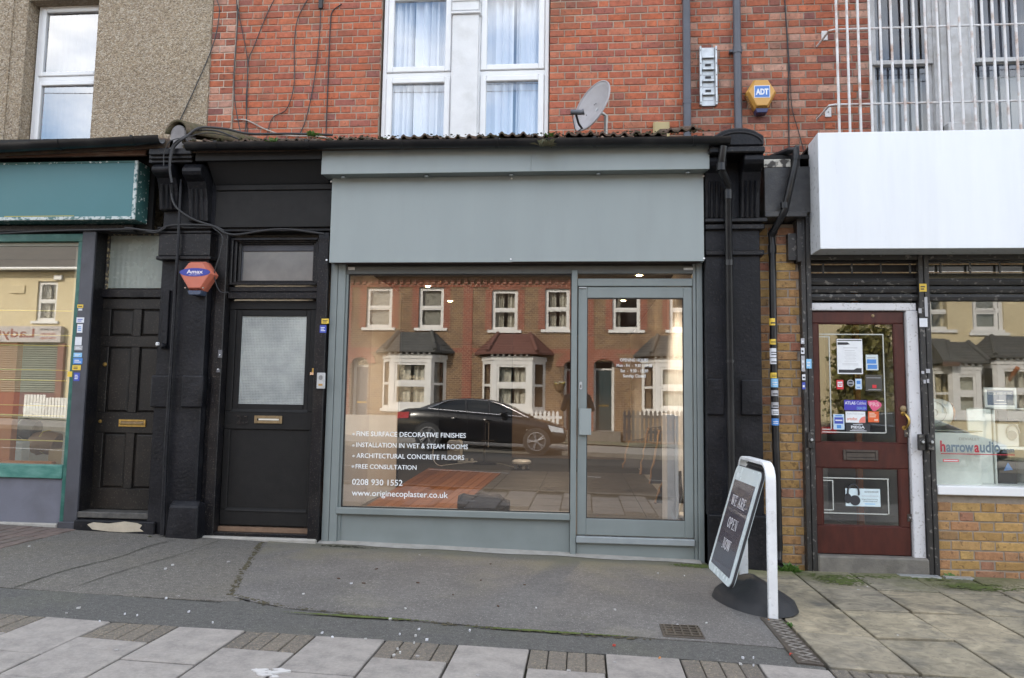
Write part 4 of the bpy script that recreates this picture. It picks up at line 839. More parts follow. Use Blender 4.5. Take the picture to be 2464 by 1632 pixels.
box('backdrop_board', flat('case_back', (.34, .29, .23), .8), gi, -8.6, -4.75, 2.3, 2.34, .1, 3.0); box('case_floor', flat('case_floor', (.16, .15, .13), .7), gi, -8.6, -4.75, .1, 2.3, .25, .3); box('case_ceiling', flat('case_ceiling', (.3, .3, .28), .8), gi, -8.6, -4.75, .1, 2.3, 2.95, 3.0); box('case_end', flat('case_end', (.40, .35, .29), .8), gi, -4.79, -4.75, .1, 2.3, .3, 2.95)
CARD = mat('cardboard', (.36, .24, .13), (.31, .2, .1), rough=.85)
x0, x1, z0, z1 = rc(121, 1082, 150, 1117, .4); s = thing('cardboard_box', 'brown cardboard box in the corner of the green shop window', 'box', (x0, .5, .3)); MB().box(x0, x1+.05, .38, .62, .3, z1).build('carton', CARD, s); MB().prismx([(.38, z1), (.62, z1), (.62, z1+.006), (.38, z1+.006)], x0, x1+.05).build('flap', CARD, s)
x0, x1, z0, z1 = rc(13, 1063, 50, 1102, .5); s = thing('white_fan_heater', 'white slatted heater on the floor of the green window', 'heater', (x0, .5, .3)); MB().box(x0, x1, .5, .62, .3, z1).build('casing', WHITE, s, bev=.01)
for k in range(9): MB().box(x0+.04, x1-.1, .494, .4995, .34+k*.026, .35+k*.026).build('slat', INK, s)
STK = [flat('stock_dark', (.05, .05, .055)), flat('stock_yellow', (.5, .4, .06)), flat('stock_brown', (.25, .13, .06)), flat('stock_pale', (.5, .48, .42))]
for i, (a_, b_, c_, d_, k_) in enumerate(((30, 1010, 78, 1062, 0), (14, 1022, 54, 1042, 1), (84, 1040, 128, 1098, 2), (60, 972, 100, 1004, 3))):
    x0, x1, z0, z1 = rc(a_, b_, c_, d_, .9); s = thing('stock_parcel', ['dark rolled goods behind the white heater in the green window', 'yellow wrapped goods beside the white heater in the green window', 'brown bundle behind the cardboard box in the green window', 'pale packet on the upper brass rods in the green window'][i], 'goods', (x0, .9, z0))
    MB().tube([(x0, .95, (z0+z1)/2), ((x0+x1)/2, .93, (z0+z1)/2+.02), (x1, .95, (z0+z1)/2-.01)], abs(z1-z0)/2, 10).build('roll', STK[k_], s, smooth=True, fix=True); MB().tube([((x0+x1)/2-.01, .94, (z0+z1)/2+.02), ((x0+x1)/2+.01, .94, (z0+z1)/2+.02)], abs(z1-z0)/2+.006, 10).build('band', STK[3-k_], s, fix=True)
# slate post with stickers
sp = thing('slate_post', 'slate painted post with a column of small stickers by the green window', 'post', (-4.55, 0, .07))
ax0, ax1 = fx1+.002, at(219, 800, 0).x
MB().box(ax0, ax1, -.03, .1, g(-4.6)-.02, at(200, 541, 0).z).box(ax0-.03, ax1+.02, -.06, .1, g(-4.6)-.02, g(-4.6)+.05).build('shaft', SLATE, sp, bev=.004)
SK = {'y': flat('sticker_yellow', (.75, .52, .06)), 'w': flat('sticker_white', (.70, .72, .76)), 'b': flat('sticker_blue', (.08, .25, .62)), 'l': flat('sticker_light_blue', (.25, .52, .78)), 'n': flat('sticker_navy', (.05, .08, .42)), 'k': INK, 'g': flat('sticker_grey', (.42, .42, .44)), 'o': flat('sticker_orange', (.70, .12, .03)), 'r': flat('sticker_red', (.60, .03, .04)), 'p': flat('sticker_pink', (.68, .10, .22))}
def sticker(p, a, b, c, d, Y, k, lines=2, ink=None, name='sticker'):
    x0, x1, z0, z1 = rc(a, b, c, d, Y); o = MB().box(x0, x1, Y-.0012, Y, z0, z1).build(name, SK[k], p); h = (z1-z0); m = MB()
    for i in range(lines):
        z = z0+h*(.2+.6*(i+.15)/max(1, lines)); m.box(x0+(x1-x0)*.15, x0+(x1-x0)*rnd.uniform(.6, .88), Y-.0018, Y-.0013, z, z+h*.30/max(1, lines))
    if lines: m.build('print', SK[ink] if ink else (SK['k'] if k in 'yw' else SK['w']), o)
    return o
for a, b, c, d, k, n, i in ((185, 733, 199, 741, 'y', 1, None), (187, 742, 197, 748, 'g', 1, None), (183, 764, 201, 777, 'w', 2, 'n'), (185, 780, 197, 801, 'w', 3, 'b'), (180, 811, 195, 831, 'w', 0, None), (178, 832, 197, 843, 'g', 2, None), (176, 849, 196, 860, 'l', 2, None), (175, 862, 197, 876, 'b', 2, None), (173, 879, 193, 891, 'y', 2, None), (177, 897, 190, 917, 'n', 3, None)):
    sticker(sp, a+1.5, b, c+1, d, -.0312, k, n, i)
x0, x1, z0, z1 = rc(163, 894, 173, 907, -.022); o = MB().box(x0, x1, -.0222, -.021, z0, z1).build('sticker', SK['y'], gs)
# teal sign box
ts = thing('shop_sign', 'blank teal sign box with flaking pale edges above the green window', 'shop sign', (-5, -.1, 2.84))
sx1 = at(329, 450, -.2).x; st, sbt = at(250, 388, -.2).z, at(250, 529, -.2).z
tl = lambda x: (x-sx1)*-.0   # level
box('face', TEAL, ts, -9.5, sx1-.03, -.2, -.19, sbt+.03, st-.02); box('body', TEALD, ts, -9.5, sx1-.002, -.188, .0, sbt+.002, st-.001, .003)
box('trim', TEALW, ts, sx1-.03, sx1, -.208, -.189, sbt, st, .003); box('trim', TEALW, ts, -9.5, sx1-.0305, -.208, -.189, sbt, sbt+.03, .003); box('trim', TEALD, ts, -9.5, sx1-.0305, -.206, -.189, st-.02, st, .003)
YL = flat('faded_yellow', (.45, .38, .05)); MB().box(-5.3, -4.62, -.2015, -.2003, sbt+.035, sbt+.041).build('faded_lettering', YL, ts)
bf = thing('timber_fascia', 'bare brown timber board above the teal sign', 'fascia board', (-5, -.2, 3.4)); qz = at(200, 371, -.25).z
box('board', WOODR, bf, -9.5, at(351, 360, -.25).x, -.25, -.22, qz-.02, qz+.10, .003)
box('soffit', BLACKB, bf, -9.5, -3.9, -.22, .3, qz+.05, qz+.09)
gb2 = thing('black_fascia', 'black boards between the teal sign and the green window', 'fascia', (-5, .05, 2.7)); box('board', BLACKB, gb2, -9.5, -4.0, .02, .06, at(100, 563, .02).z+.002, st+.3); box('ledge', BLACK, gb2, -9.5, fx1+.5, -.05, .02, at(100, 560, 0).z, at(100, 545, 0).z, .004)

# ---------------------------------------------------------------- doorway 23A
def panel_door(p, m, x0, x1, z0, z1, y, cols, rows, st=.02):     # stiles, rails and sunk moulded panels
    MB().holes(x0, x1, z0, z1, [(a, b, c, d) for a, b in cols for c, d in rows], y, y+.045).build('leaf', m, p, bev=.004)
    for a, b in cols:
        for c, d in rows:
            q = MB().box(a, b, y+.022, y+.03, c, d); i = .025
            q.add([(a+.006, y+.021, c+.006), (b-.006, y+.021, c+.006), (b-.006, y+.021, d-.006), (a+.006, y+.021, d-.006), (a+i, y+.008, c+i), (b-i, y+.008, c+i), (b-i, y+.008, d-i), (a+i, y+.008, d-i)], [(0, 1, 5, 4), (1, 2, 6, 5), (2, 3, 7, 6), (3, 0, 4, 7), (4, 5, 6, 7)])
            q.build('panel', m, p)
YD = .15
en = thing('black_entrance', 'recessed black panelled door 23A half hidden behind the pilaster', 'entrance', (-4.2, YD, .2))
ex0, ex1 = at(232, 970, YD).x, at(232, 970, YD).x+.70; ez0, ez1 = at(290, 1226, YD).z, at(310, 719, YD).z
c1 = (at(185, 740, YD).x, 0); X = lambda px, py=900: at(px, py, YD).x
cols = [(ex0+.085, ex0+.31), (ex0+.39, ex0+.615)]
Zp = lambda py: at(300, py, YD).z
panel_door(en, DOORB, ex0, ex1, ez0, ez1, YD, cols, [(Zp(809), Zp(744)), (Zp(993), Zp(835)), (Zp(1176), Zp(1042))])
box('frame', BLACK, en, ex0-.045, ex0-.004, YD-.04, YD+.09, ez0-.05, at(300, 552, YD).z, .005); box('frame', BLACK, en, ex0-.11, ex0-.046, YD-.10, YD+.09, ez0-.06, at(300, 552, YD).z, .006)
box('reveal', BLACK, en, ax1+.001, ex0-.111, -.005, YD+.09, g(-4.6), at(300, 545, YD).z)
tz0_ = at(320, 700, YD).z; tz1_ = at(320, 718, YD).z
box('transom_bar', BLACK, en, ex0-.003, ex1, YD-.03, YD+.09, tz1_+.005, tz0_+.012, .004)
FROST = mat('reeded_glass', (.33, .36, .32), (.29, .32, .28), rough=.25, scale=4, spec=.6)
def reeded(m, sx, sz):                  # wavy relief of old obscured glass
    T = m.node_tree; N = T.nodes; L = T.links; B = N['Principled BSDF']; g_ = N.new('ShaderNodeNewGeometry'); outs = []
    for ax, s in (('X', sx), ('Z', sz)):
        w_ = N.new('ShaderNodeTexWave'); w_.bands_direction = ax; w_.inputs['Scale'].default_value = s; w_.inputs['Distortion'].default_value = 1.1; w_.inputs['Detail Scale'].default_value = 3; L.new(g_.outputs['Position'], w_.inputs['Vector']); outs.append(w_.outputs['Fac'])
    a = N.new('ShaderNodeMath'); a.operation = 'ADD'; L.new(outs[0], a.inputs[0]); L.new(outs[1], a.inputs[1])
    b = N.new('ShaderNodeBump'); b.inputs['Strength'].default_value = .55; b.inputs['Distance'].default_value = .004; L.new(a.outputs[0], b.inputs['Height']); L.new(b.outputs[0], B.inputs['Normal'])
reeded(FROST, 6, 26)
MB().box(ex0+.02, ex1, YD+.03, YD+.036, tz0_+.03, at(320, 565, YD).z).build('fanlight_pane', FROST, en)
MB().box(ex0, ex0+.02, YD+.005, YD+.07, tz0_+.013, at(320, 556, YD).z).box(ex0+.0205, ex1, YD+.005, YD+.07, at(320, 566, YD).z, at(320, 556, YD).z).build('fanlight_frame', mat('flaking_putty', (.06, .055, .05), (.42, .34, .2), rough=.8, scale=26, pos=(.5, .6)), en)
text('23A', 'door_number', BLACKB, en, *[at(q, 708, YD-.031).x for q in (314, 346)], at(330, 715, YD-.032).z, at(330, 703, YD-.032).z, YD-.034, bold=.03)
x0, x1, z0, z1 = rc(286, 1009, 350, 1028, YD-.006); lb = MB().frame(x0, x1, z0, z1, .018, YD-.01, YD).build('letter_plate', BRASS, en, bev=.003); MB().box(x0+.019, x1-.019, YD-.006, YD-.001, z0+.019, z1-.019).build('flap', BRASSD, lb); MB().tube([(x0+.012, YD-.02, (z0+z1)/2), (x0+.035, YD-.025, (z0+z1)/2-.01), (x1-.035, YD-.025, (z0+z1)/2-.01), (x1-.012, YD-.02, (z0+z1)/2)], .004, 6).build('knocker', BRASS, lb, smooth=True)
for px, py, r in ((253, 877, .021), (241.5, 1014, .017)):
    v = at(px, py, YD); MB().lathe([(r, 0), (r*.9, -.008), (r*.3, -.010)], (v.x, YD, v.z), axis='y', n=16).build('lock', BRASS, en, smooth=True, fix=True)
v = at(338, 741, YD); 
z = ez0; box('step', mat('worn_step', (.05, .048, .046), (.10, .095, .085), rough=.6, scale=20), en, ex0-.11, ex1, -.02, YD+.05, at(290, 1249, -.02).z, ez0-.004, .006)
box('plinth', BLACKM, en, ax1+.02, at(350, 1260, -.07).x+.1, -.10, .1, g(-4.3)-.05, at(290, 1250, -.02).z-.004, .01)
b = MB(); pts = [(at(px, py, -.1005).x, at(px, py, -.1005).z) for px, py in ((210, 1262), (225, 1257), (262, 1260), (300, 1255), (330, 1259), (342, 1264), (336, 1272), (345, 1279), (300, 1281), (262, 1279), (222, 1274))]
b.prism(pts[::-1], -.1025, -.1).build('flaked_paint', CREAMP, en, fix=True)
# ---------------------------------------------------------------- black pilaster with console brackets
def console(p, m, x0, x1, ztop, zbot, yb, d, flutes=True):       # scrolled bracket seen from the front: deep rounded head, hollow back, flutes below
    h = ztop-zbot; pr = [(yb, ztop), (yb-d*.8, ztop)] + [(yb-d*.72+d*.28*math.cos(R(a)), ztop-h*.14+h*.12*math.sin(R(a))) for a in (130, 160, 190, 220, 250)] + [(yb-d*.62, ztop-h*.30), (yb-d*.50, ztop-h*.42), (yb-d*.40, ztop-h*.6), (yb-d*.36, ztop-h*.8), (yb-d*.30, zbot), (yb, zbot)]
    MB().prismx(pr[::-1], x0, x1).build('console_bracket', m, p, bev=.007, fix=True)
    if flutes:
        w = (x1-x0); f = MB()
        for k in range(3):
            xa = x0+w*(.16+.25*k); f.add([(xa, yb-d*.52, ztop-h*.42), (xa+w*.14, yb-d*.52, ztop-h*.42), (xa+w*.14, yb-d*.37, ztop-h*.8), (xa, yb-d*.37, ztop-h*.8), (xa, yb-d*.315, zbot+.01), (xa+w*.14, yb-d*.315, zbot+.01)]+[(xa+w*.07, yb-d*.56-.006, ztop-h*.44), (xa+w*.07, yb-d*.40-.012, ztop-h*.8), (xa+w*.07, yb-d*.345-.012, zbot+.01)], [(0, 6, 7, 3), (6, 1, 2, 7), (3, 7, 8, 4), (7, 2, 5, 8), (0, 1, 6)])
        f.build('flute', m, p)
pil = thing('pilaster', 'black pilaster with scrolled brackets standing between the two black doors', 'pilaster', (-3.62, -.1, 0))
F = -.12                                # front face
A0, A1 = at(381, 750, F+.05).x, at(487, 900, F).x
zt = at(450, 547, F).z
box('wall_strip', BLACKM, pil, A0, at(412, 900, F+.05).x, F+.06, YD+.12, g(-3.8)-.02, zt, .008)
S0, S1 = at(412, 900, F).x, at(487, 900, F).x
box('shaft', BLACKM, pil, S0, S1, F, YD+.12, g(-3.6)-.02, zt, .01)
box('shaft_return', BLACK, pil, S1+.001, S1+.075, F+.09, YD+.12, g(-3.5)-.02, zt-.002, .006)
for (p0, q0, p1, q1, y, yb) in ((364, 903, 405, 981, F+.035, F+.062), (438, 903, 484, 981, F-.028, F+.002)):
    x0, x1, z0, z1 = rc(p0, q0, p1, q1, y); MB().box(x0, x1+.004, y, yb, z0, z1).build('raised_block', BLACKM, pil, bev=.012, seg=2)
x0, x1, z0, z1 = rc(398, 1208, 470, 1296, F-.08); 
MB().add([(x0, F-.07, g(x0)-.02), (x1, F-.07, g(x1)-.02), (x1+.01, F+.1, g(x1)-.02), (x0, F+.1, g(x0)-.02), (x0+.015, F-.055, z1-.04), (x1-.01, F-.055, z1-.04), (x1, F+.1, z1-.03), (x0+.01, F+.1, z1-.03), (x0+.03, F-.004, z1+.01), (x1-.02, F-.004, z1+.01)],
   [(0, 1, 5, 4), (1, 2, 6, 5), (3, 0, 4, 7), (4, 5, 9, 8), (5, 6, 9), (4, 8, 7), (7, 8, 9, 6)]).build('plinth', BLACKM, pil, bev=.012, fix=True)
for a, b2, ex in ((547, 553, .035), (556, 563, .02), (617, 626, .03)):
    z1, z0 = at(450, a, F).z, at(450, b2, F).z; box('moulding', BLACK, pil, A0-.01, S1+ex, F-ex, .1, z0, z1, .007)
box('frieze', BLACK, pil, A0, S1+.012, F-.012, .1, at(450, 616, F).z, at(450, 563, F).z, .005)
z1 = at(450, 392, F-.1).z
console(pil, BLACKM, at(371, 430, F-.12).x, at(417, 430, F-.12).x, at(400, 394, F-.14).z, at(400, 506, F).z, F+.06, .24)
console(pil, BLACKM, at(444, 430, F-.12).x, at(482, 430, F-.12).x+.03, at(460, 394, F-.14).z, at(470, 534, F).z, F+.06, .24)
box('bracket_back', BLACKM, pil, A0, S1+.03, F+.05, .3, zt, at(450, 386, F).z)
for a, b2, y in ((356, 371, -.33), (371, 381, -.30), (381, 391, -.27)):
    box('cornice', BLACK, pil, at(358, a, y).x, at(462, a, y).x, y, .3, at(450, b2, y).z, at(450, a, y).z, .006)
hp = thing('hip_ridge', 'mossy ridge tile bedded in grey mortar where the two lean-to roofs meet', 'ridge tile', (-3.65, -.2, 3.55))
c = at(428, 318, -.3); b = MB(); n = 10
def hump(y, dx, z, rx, rz): return [(c.x+dx+rx*math.cos(R(180-180*i/n)), y, z+rz*math.sin(R(180-180*i/n))) for i in range(n+1)]
S = [hump(-.32, .0, c.z-.02, .11, .13), hump(-.1, .03, c.z+.03, .115, .125), hump(.3, .12, c.z+.12, .12, .12), hump(1.0, .25, c.z+.26, .12, .12)]
vs = sum(S, []); b.add(vs, [(r*(n+1)+i, r*(n+1)+i+1, (r+1)*(n+1)+i+1, (r+1)*(n+1)+i) for r in range(3) for i in range(n)])
RIDGE = mat('mossy_ridge', (.12, .09, .06), (.07, .065, .03), rough=.95, scale=22, bump=.9, bscale=80, dirt=(.10, .10, .035), dscale=9, damt=.9)
o = b.build('ridge_tile', RIDGE, hp, smooth=True); o.modifiers.new('thick', 'SOLIDIFY').thickness = .02
MB().prism([(c.x-.085, c.z-.19), (c.x+.085, c.z-.2)]+[(c.x+.075*math.cos(R(a)), c.z-.02+.09*math.sin(R(a))) for a in range(0, 181, 20)], -.30, -.1).build('mortar_fill', mat('grey_mortar', (.26, .25, .25), (.19, .18, .18), rough=.9, scale=12, bump=.5), hp, bev=.012)
b = MB()
for _ in range(160):
    t = rnd.random(); x = c.x-.16+.6*t+rnd.uniform(-.1, .12); s = rnd.uniform(.008, .024); b.lathe([(s, -s*.4), (s*1.1, 0), (s*.5, s*.6)], (x, rnd.uniform(-.3, -.1), c.z-.12+rnd.uniform(-.02, .07)-.1*abs(t-.2)), n=6)
o = b.build('moss', RIDGE, hp); o['kind'] = 'stuff'

# ---------------------------------------------------------------- doorway 25
YE = .05
e25 = thing('black_entrance', 'black door 25 with a large obscured glass pane and letter plate', 'entrance', (-2.8, YE, .03))
dx0, dx1 = at(540, 1000, YE).x, at(754, 1000, YE).x; dz0, dz1 = at(640, 1266, YE).z, at(660, 724, YE).z
q0, q1, qz0, qz1 = at(563, 860, YE).x, at(744, 860, YE).x, at(650, 990, YE).z, at(660, 745, YE).z
b0_, b1_, bz0, bz1 = at(549, 1130, YE).x, at(739, 1130, YE).x, at(640, 1229, YE).z, at(640, 1034, YE).z
leaf = MB().holes(dx0, dx1, dz0, dz1, [(q0, q1, qz0, qz1), (b0_, b1_, bz0, bz1)], YE, YE+.05).build('leaf', BLACKB, e25, bev=.005)
MB().box(b0_, b1_, YE+.016, YE+.03, bz0, bz1).build('bottom_panel', BLACKB, e25)
MB().prismx([(YE-.008, bz0-.012), (YE+.018, bz0-.012), (YE+.018, bz0+.02), (YE+.012, bz0+.018), (YE-.006, bz0+.002)], b0_-.01, b1_+.01).build('weather_moulding', BLACKB, e25, bev=.003, fix=True)
MB().prismx([(YE-.006, qz0-.01), (YE+.02, qz0-.01), (YE+.02, qz0+.022), (YE+.014, qz0+.02)], q0-.008, q1+.008).build('weather_moulding', BLACKB, e25, bev=.003, fix=True)
i0, i1, iz0, iz1 = at(578, 860, YE+.02).x, at(735, 860, YE+.02).x, at(650, 973, YE+.02).z, at(660, 761, YE+.02).z
MB().frame(q0+.001, q1-.001, qz0+.001, qz1-.001, (i0-q0, q1-i1, iz0-qz0, qz1-iz1), YE+.012, YE+.04).build('glazing_bead', BLACKB, e25, bev=.004)
COTS = mat('obscured_glass', (.44, .46, .43), (.25, .27, .26), rough=.2, scale=2.2, spec=.8, pos=(.36, .64), mott=.05, mscale=90); reeded(COTS, 22, 22)
MB().box(i0+.001, i1-.001, YE+.026, YE+.032, iz0+.001, iz1-.001).build('obscured_pane', COTS, e25)
text('25', 'door_number', BLACK, e25, at(569, 1010, YE).x, at(597, 1010, YE).x, at(580, 1020, YE).z, at(580, 999, YE).z, YE-.007, bold=.035)
MB().box(at(569, 1010, YE).x+.005, at(597, 1010, YE).x-.005, YE-.0065, YE-.0005, at(580, 1018, YE).z, at(580, 1001, YE).z) if False else None
x0, x1, z0, z1 = rc(612, 1000, 678, 1020, YE-.01); lp = MB().frame(x0, x1, z0, z1, .026, YE-.012, YE).build('letter_plate', BRASSD, e25, bev=.003); MB().box(x0+.027, x1-.027, YE-.006, YE-.001, z0+.027, z1-.027).build('slot', flat('slot_dark', (.02, .015, .01)), lp); MB().box(x0+.04, x1-.03, YE-.009, YE-.0065, z0+.029, z0+.05).build('junk_mail', flat('mail_white', (.7, .66, .56)), lp)
x0, x1, z0, z1 = rc(751, 886, 758, 902, YE-.01); MB().box(x0, x1, YE-.02, YE, z0, z1).build('latch', BRASS, e25, bev=.004); MB().box(x0-.012, x1-.004, YE-.026, YE-.021, z0-.002, z0+.02).build('latch_lever', CHROME, e25)
fx0_, fx1_ = at(526, 1000, YE).x, at(757, 1000, YE).x
box('frame', BLACK, e25, at(505, 1000, YE-.08).x, dx0-.004, YE-.10, YE+.1, g(-3.2)-.02, at(650, 567, YE).z, .006)
box('frame', BLACK, e25, at(491, 1000, YE-.05).x, at(505, 1000, YE-.08).x-.002, YE-.06, YE+.1, g(-3.2)-.02, at(650, 567, YE).z, .006)
box('frame', BLACK, e25, dx1+.003, dx1+.022, YE-.02, YE+.1, g(-2.4)-.02, at(650, 700, YE).z, .004)
box('side_board', BLACK, e25, dx1+.024, SX0-.012, -.06, .1, g(-2.4)-.02, at(650, 560, -.06).z, .005)
tb0, tb1 = at(650, 720, YE-.05).z, at(650, 703, YE-.05).z
box('transom_bar', BLACK, e25, dx0, dx1+.02, YE-.06, YE+.1, tb0, tb1, .008); box('transom_bar', BLACK, e25, dx0, dx1+.02, YE-.04, YE+.1, tb1+.001, at(650, 690, YE-.05).z, .008)
t0, t1, tz0, tz1 = at(556, 640, YE).x, at(770, 640, YE).x, at(650, 691, YE).z, at(650, 571, YE).z
for k, (w_, y_) in enumerate(((.028, -.05), (.055, -.025), (.085, 0))):
    MB().frame(dx0+.0+w_-.03, dx1+.02-w_+.03, tz0+w_*.4, tz1-w_*.5, .026, YE+y_, YE+.06).build('fanlight_moulding', BLACK, e25, bev=.005)
u0, u1, uz0, uz1 = at(584, 640, YE+.03).x, at(755, 640, YE+.03).x, at(670, 676, YE+.03).z, at(670, 605, YE+.03).z
MB().frame(dx0+.06, dx1-.04, tz0+.04, tz1-.045, (u0-dx0-.06, dx1-.04-u1, uz0-tz0-.04, tz1-.045-uz1), YE+.022, YE+.05).build('fanlight_frame', SLATE, e25, bev=.004)
MB().box(u0, u1, YE+.034, YE+.038, uz0, uz1).build('fanlight_pane', mat('dusty_glass', (.15, .15, .145), (.22, .21, .20), rough=.16, scale=3.5, spec=.8), e25)
box('threshold', BLACK, e25, dx0-.02, dx1+.02, -.03, .1, g(-2.8)-.02, at(640, 1283, 0).z, .006); box('door_gap_light', mat('gap_light_brown', (.22, .14, .09), (.16, .10, .065), rough=.8, scale=12), e25, dx0, dx1, .03, .12, at(640, 1283, 0).z+.001, dz0-.012)  # brown strip in the gap: its colour stands for light under the door
box('dark_gap', DARKR, e25, dx0, dx1, .125, .14, g(-2.8), dz0+.04)
box('step_edge', CEMENT, e25, dx0-.1, SX0-.02, -.09, -.031, g(-2.8)-.05, g(-2.8)+.022, .012)
# intercom, stickers, bell pushes on the door surround
x0, x1, z0, z1 = rc(763, 897, 781, 936, -.08); ic = MB().box(x0, x1, -.085, -.06, z0, z1).build('intercom', STEEL, e25, bev=.004)
cx_, cz_ = (x0+x1)/2, z1-.045
for i in range(6): MB().box(cx_-.018*math.sqrt(max(.1, 1-((i-2.5)/3)**2)), cx_+.018*math.sqrt(max(.1, 1-((i-2.5)/3)**2)), -.0862, -.0852, cz_-.018+i*.007, cz_-.0145+i*.007).build('speaker_slot', INK, ic)
MB().box(cx_-.018, cx_+.018, -.0875, -.0852, z0+.026, z0+.044).build('bell_button', BRASS, ic)
sticker(e25, 774, 767, 791, 779, -.0612, 'y', 2); sticker(e25, 770, 783, 785, 801, -.0612, 'n', 3)
for a, b2, c_, d in ((526, 842, 534, 862), (522, 888, 529, 897)):
    x0, x1, z0, z1 = rc(a, b2, c_, d, -.06); o = MB().box(x0, x1, -.07, -.05, z0, z1).build('bell_push', flat('bell_grey', (.12, .12, .13)), e25, bev=.004); MB().lathe([(.006, 0), (.004, -.004)], ((x0+x1)/2, -.07, z0+.03 if d > 860 else (z0+z1)/2), axis='y', n=10).build('button', WHITE, o, fix=True)
# black fascia over door 25
bfa = thing('black_fascia', 'plain black boarded fascia over door 25', 'fascia', (-2.85, .0, 2.8))
yF = -.08; fz0, fz1 = at(640, 547, yF).z, at(640, 459, yF).z
box('board', BLACKB, bfa, S1+.02, -2.238, yF, 0, fz0, fz1, .004); box('top_moulding', BLACKB, bfa, S1+.02, -2.238, yF-.015, 0, fz1+.001, at(640, 445, yF).z, .006)
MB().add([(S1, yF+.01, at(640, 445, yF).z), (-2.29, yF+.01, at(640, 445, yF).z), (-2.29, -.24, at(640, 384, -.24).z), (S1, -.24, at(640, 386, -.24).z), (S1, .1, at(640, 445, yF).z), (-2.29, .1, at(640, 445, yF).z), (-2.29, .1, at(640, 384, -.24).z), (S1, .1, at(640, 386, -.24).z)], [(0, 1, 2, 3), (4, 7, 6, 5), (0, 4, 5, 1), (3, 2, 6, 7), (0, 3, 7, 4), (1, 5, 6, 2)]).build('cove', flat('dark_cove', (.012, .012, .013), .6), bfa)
box('eaves_board', BLACKB, bfa, at(470, 375, -.3).x, -2.295, -.30, -.26, at(640, 385, -.3).z, at(640, 362, -.3).z, .004)
box('lintel', BLACK, bfa, S1+.075, -2.24, yF+.03, .1, at(640, 560, 0).z, fz0-.001, .004)
# alarm boxes: six-sided covers with a badge and a strobe below
def alarm(name, label, px0, py0, px1, py1, Y, body, foot, badge, s, cap):
    x0, x1, z0, z1 = rc(px0, py0, px1, py1, Y); w_ = x1-x0; h = z1-z0; cx = (x0+x1)/2
    t = thing(name, label, 'alarm box', (cx, Y, z0)); 
    o = [(x0+w_*.27, z1), (x0, z0+h*.62), (x0+w_*.30, z0+h*.13), (x1-w_*.30, z0+h*.13), (x1, z0+h*.62), (x1-w_*.27, z1)]
    sc = lambda k: [(cx+(x-cx)*k, z0+h*.57+(z-z0-h*.57)*k) for x, z in o]
    a, b2 = sc(1), sc(.84); n = 6; vs = [(x, Y+.12, z) for x, z in a]+[(x, Y+.05, z) for x, z in a]+[(x, Y, z) for x, z in b2]
    MB().add(vs, [tuple(range(12, 18))[::-1]]+[(i, (i+1) % n, n+(i+1) % n, n+i) for i in range(n)]+[(n+i, n+(i+1) % n, 12+(i+1) % n, 12+i) for i in range(n)]).build('cover', body, t, bev=.004, fix=True)
    MB().prism([(x0+w_*.29, z0+h*.128), (x0+w_*.34, z0), (x1-w_*.34, z0), (x1-w_*.29, z0+h*.128)], Y+.01, Y+.115).build('strobe', foot, t, bev=.004, fix=True)
    return t, cx, x0, x1, z0, z1, w_, h
SALM = mat('faded_red_plastic', (.55, .165, .105), (.48, .13, .08), rough=.45, scale=3, dirt=(.40, .14, .10), dscale=5, damt=.5)
t, cx, x0, x1, z0, z1, w_, h = alarm('alarm_box', 'faded red six-sided alarm box with blue oval badge on the pilaster', 429, 628, 508, 709, -.24, SALM, flat('slate_blue_plastic', (.06, .08, .13), .35), 0, 0, 0)
el = [(cx-.01*0+.128*w_/.27*math.cos(6.283*k/28)*.93, z0+h*.66+h*.125*math.sin(6.283*k/28)) for k in range(28)]
NAVY = flat('badge_blue', (.03, .045, .30), .4); bd = MB().prism(el, -.2425, -.2405).build('badge', NAVY, t)
text('Amax', 'badge_lettering', flat('badge_white', (.8, .72, .75)), bd, cx-.075, cx+.075, z0+h*.625, z0+h*.735, -.2428, bold=.02); text('SECURITY', 'badge_lettering', MATS['badge_white'], bd, cx-.055, cx+.055, z0+h*.57, z0+h*.592, -.2428)
for q in (-1, 1): MB().lathe([(.008, 0), (.005, -.005)], (cx+q*w_*.26, -.24, z0+h*.2), axis='y', n=10).build('screw', CHROME, t, fix=True)
# conduit on the pilaster
tag(MB().tube([at(436, 432, F-.03), at(430, 560, F-.05), at(412, 870, F-.04), at(398, 1100, F-.04), at(391, 1288, F-.05)], [.014, .014, .016, .018, .022], 10).build('conduit', BLACKM, smooth=True, fix=True), 'thin black conduit running down the front of the black pilaster', 'conduit')
for py in (895, 1125): pass
t = thing('door_hook', 'rusty bolt bracket with white paint on the pilaster beside door 23A', 'bracket', (-3.85, -.1, 1.5)); x0, x1, z0, z1 = rc(396, 698, 402, 840, F+.05); MB().box(x0, x1, F+.035, F+.06, z0, z1).build('bar', BLACKM, t, bev=.004); v = at(386, 832, F); MB().lathe([(.02, .06), (.024, .0), (.012, -.02)], (v.x+.02, F, v.z), axis='y', n=10).build('boss', BLACKM, t, fix=True); v = at(378, 829, F-.02); MB().box(v.x-.012, v.x+.014, F-.03, F+.0, v.z-.012, v.z+.02).build('white_chip', WHITEP, t, bev=.006)
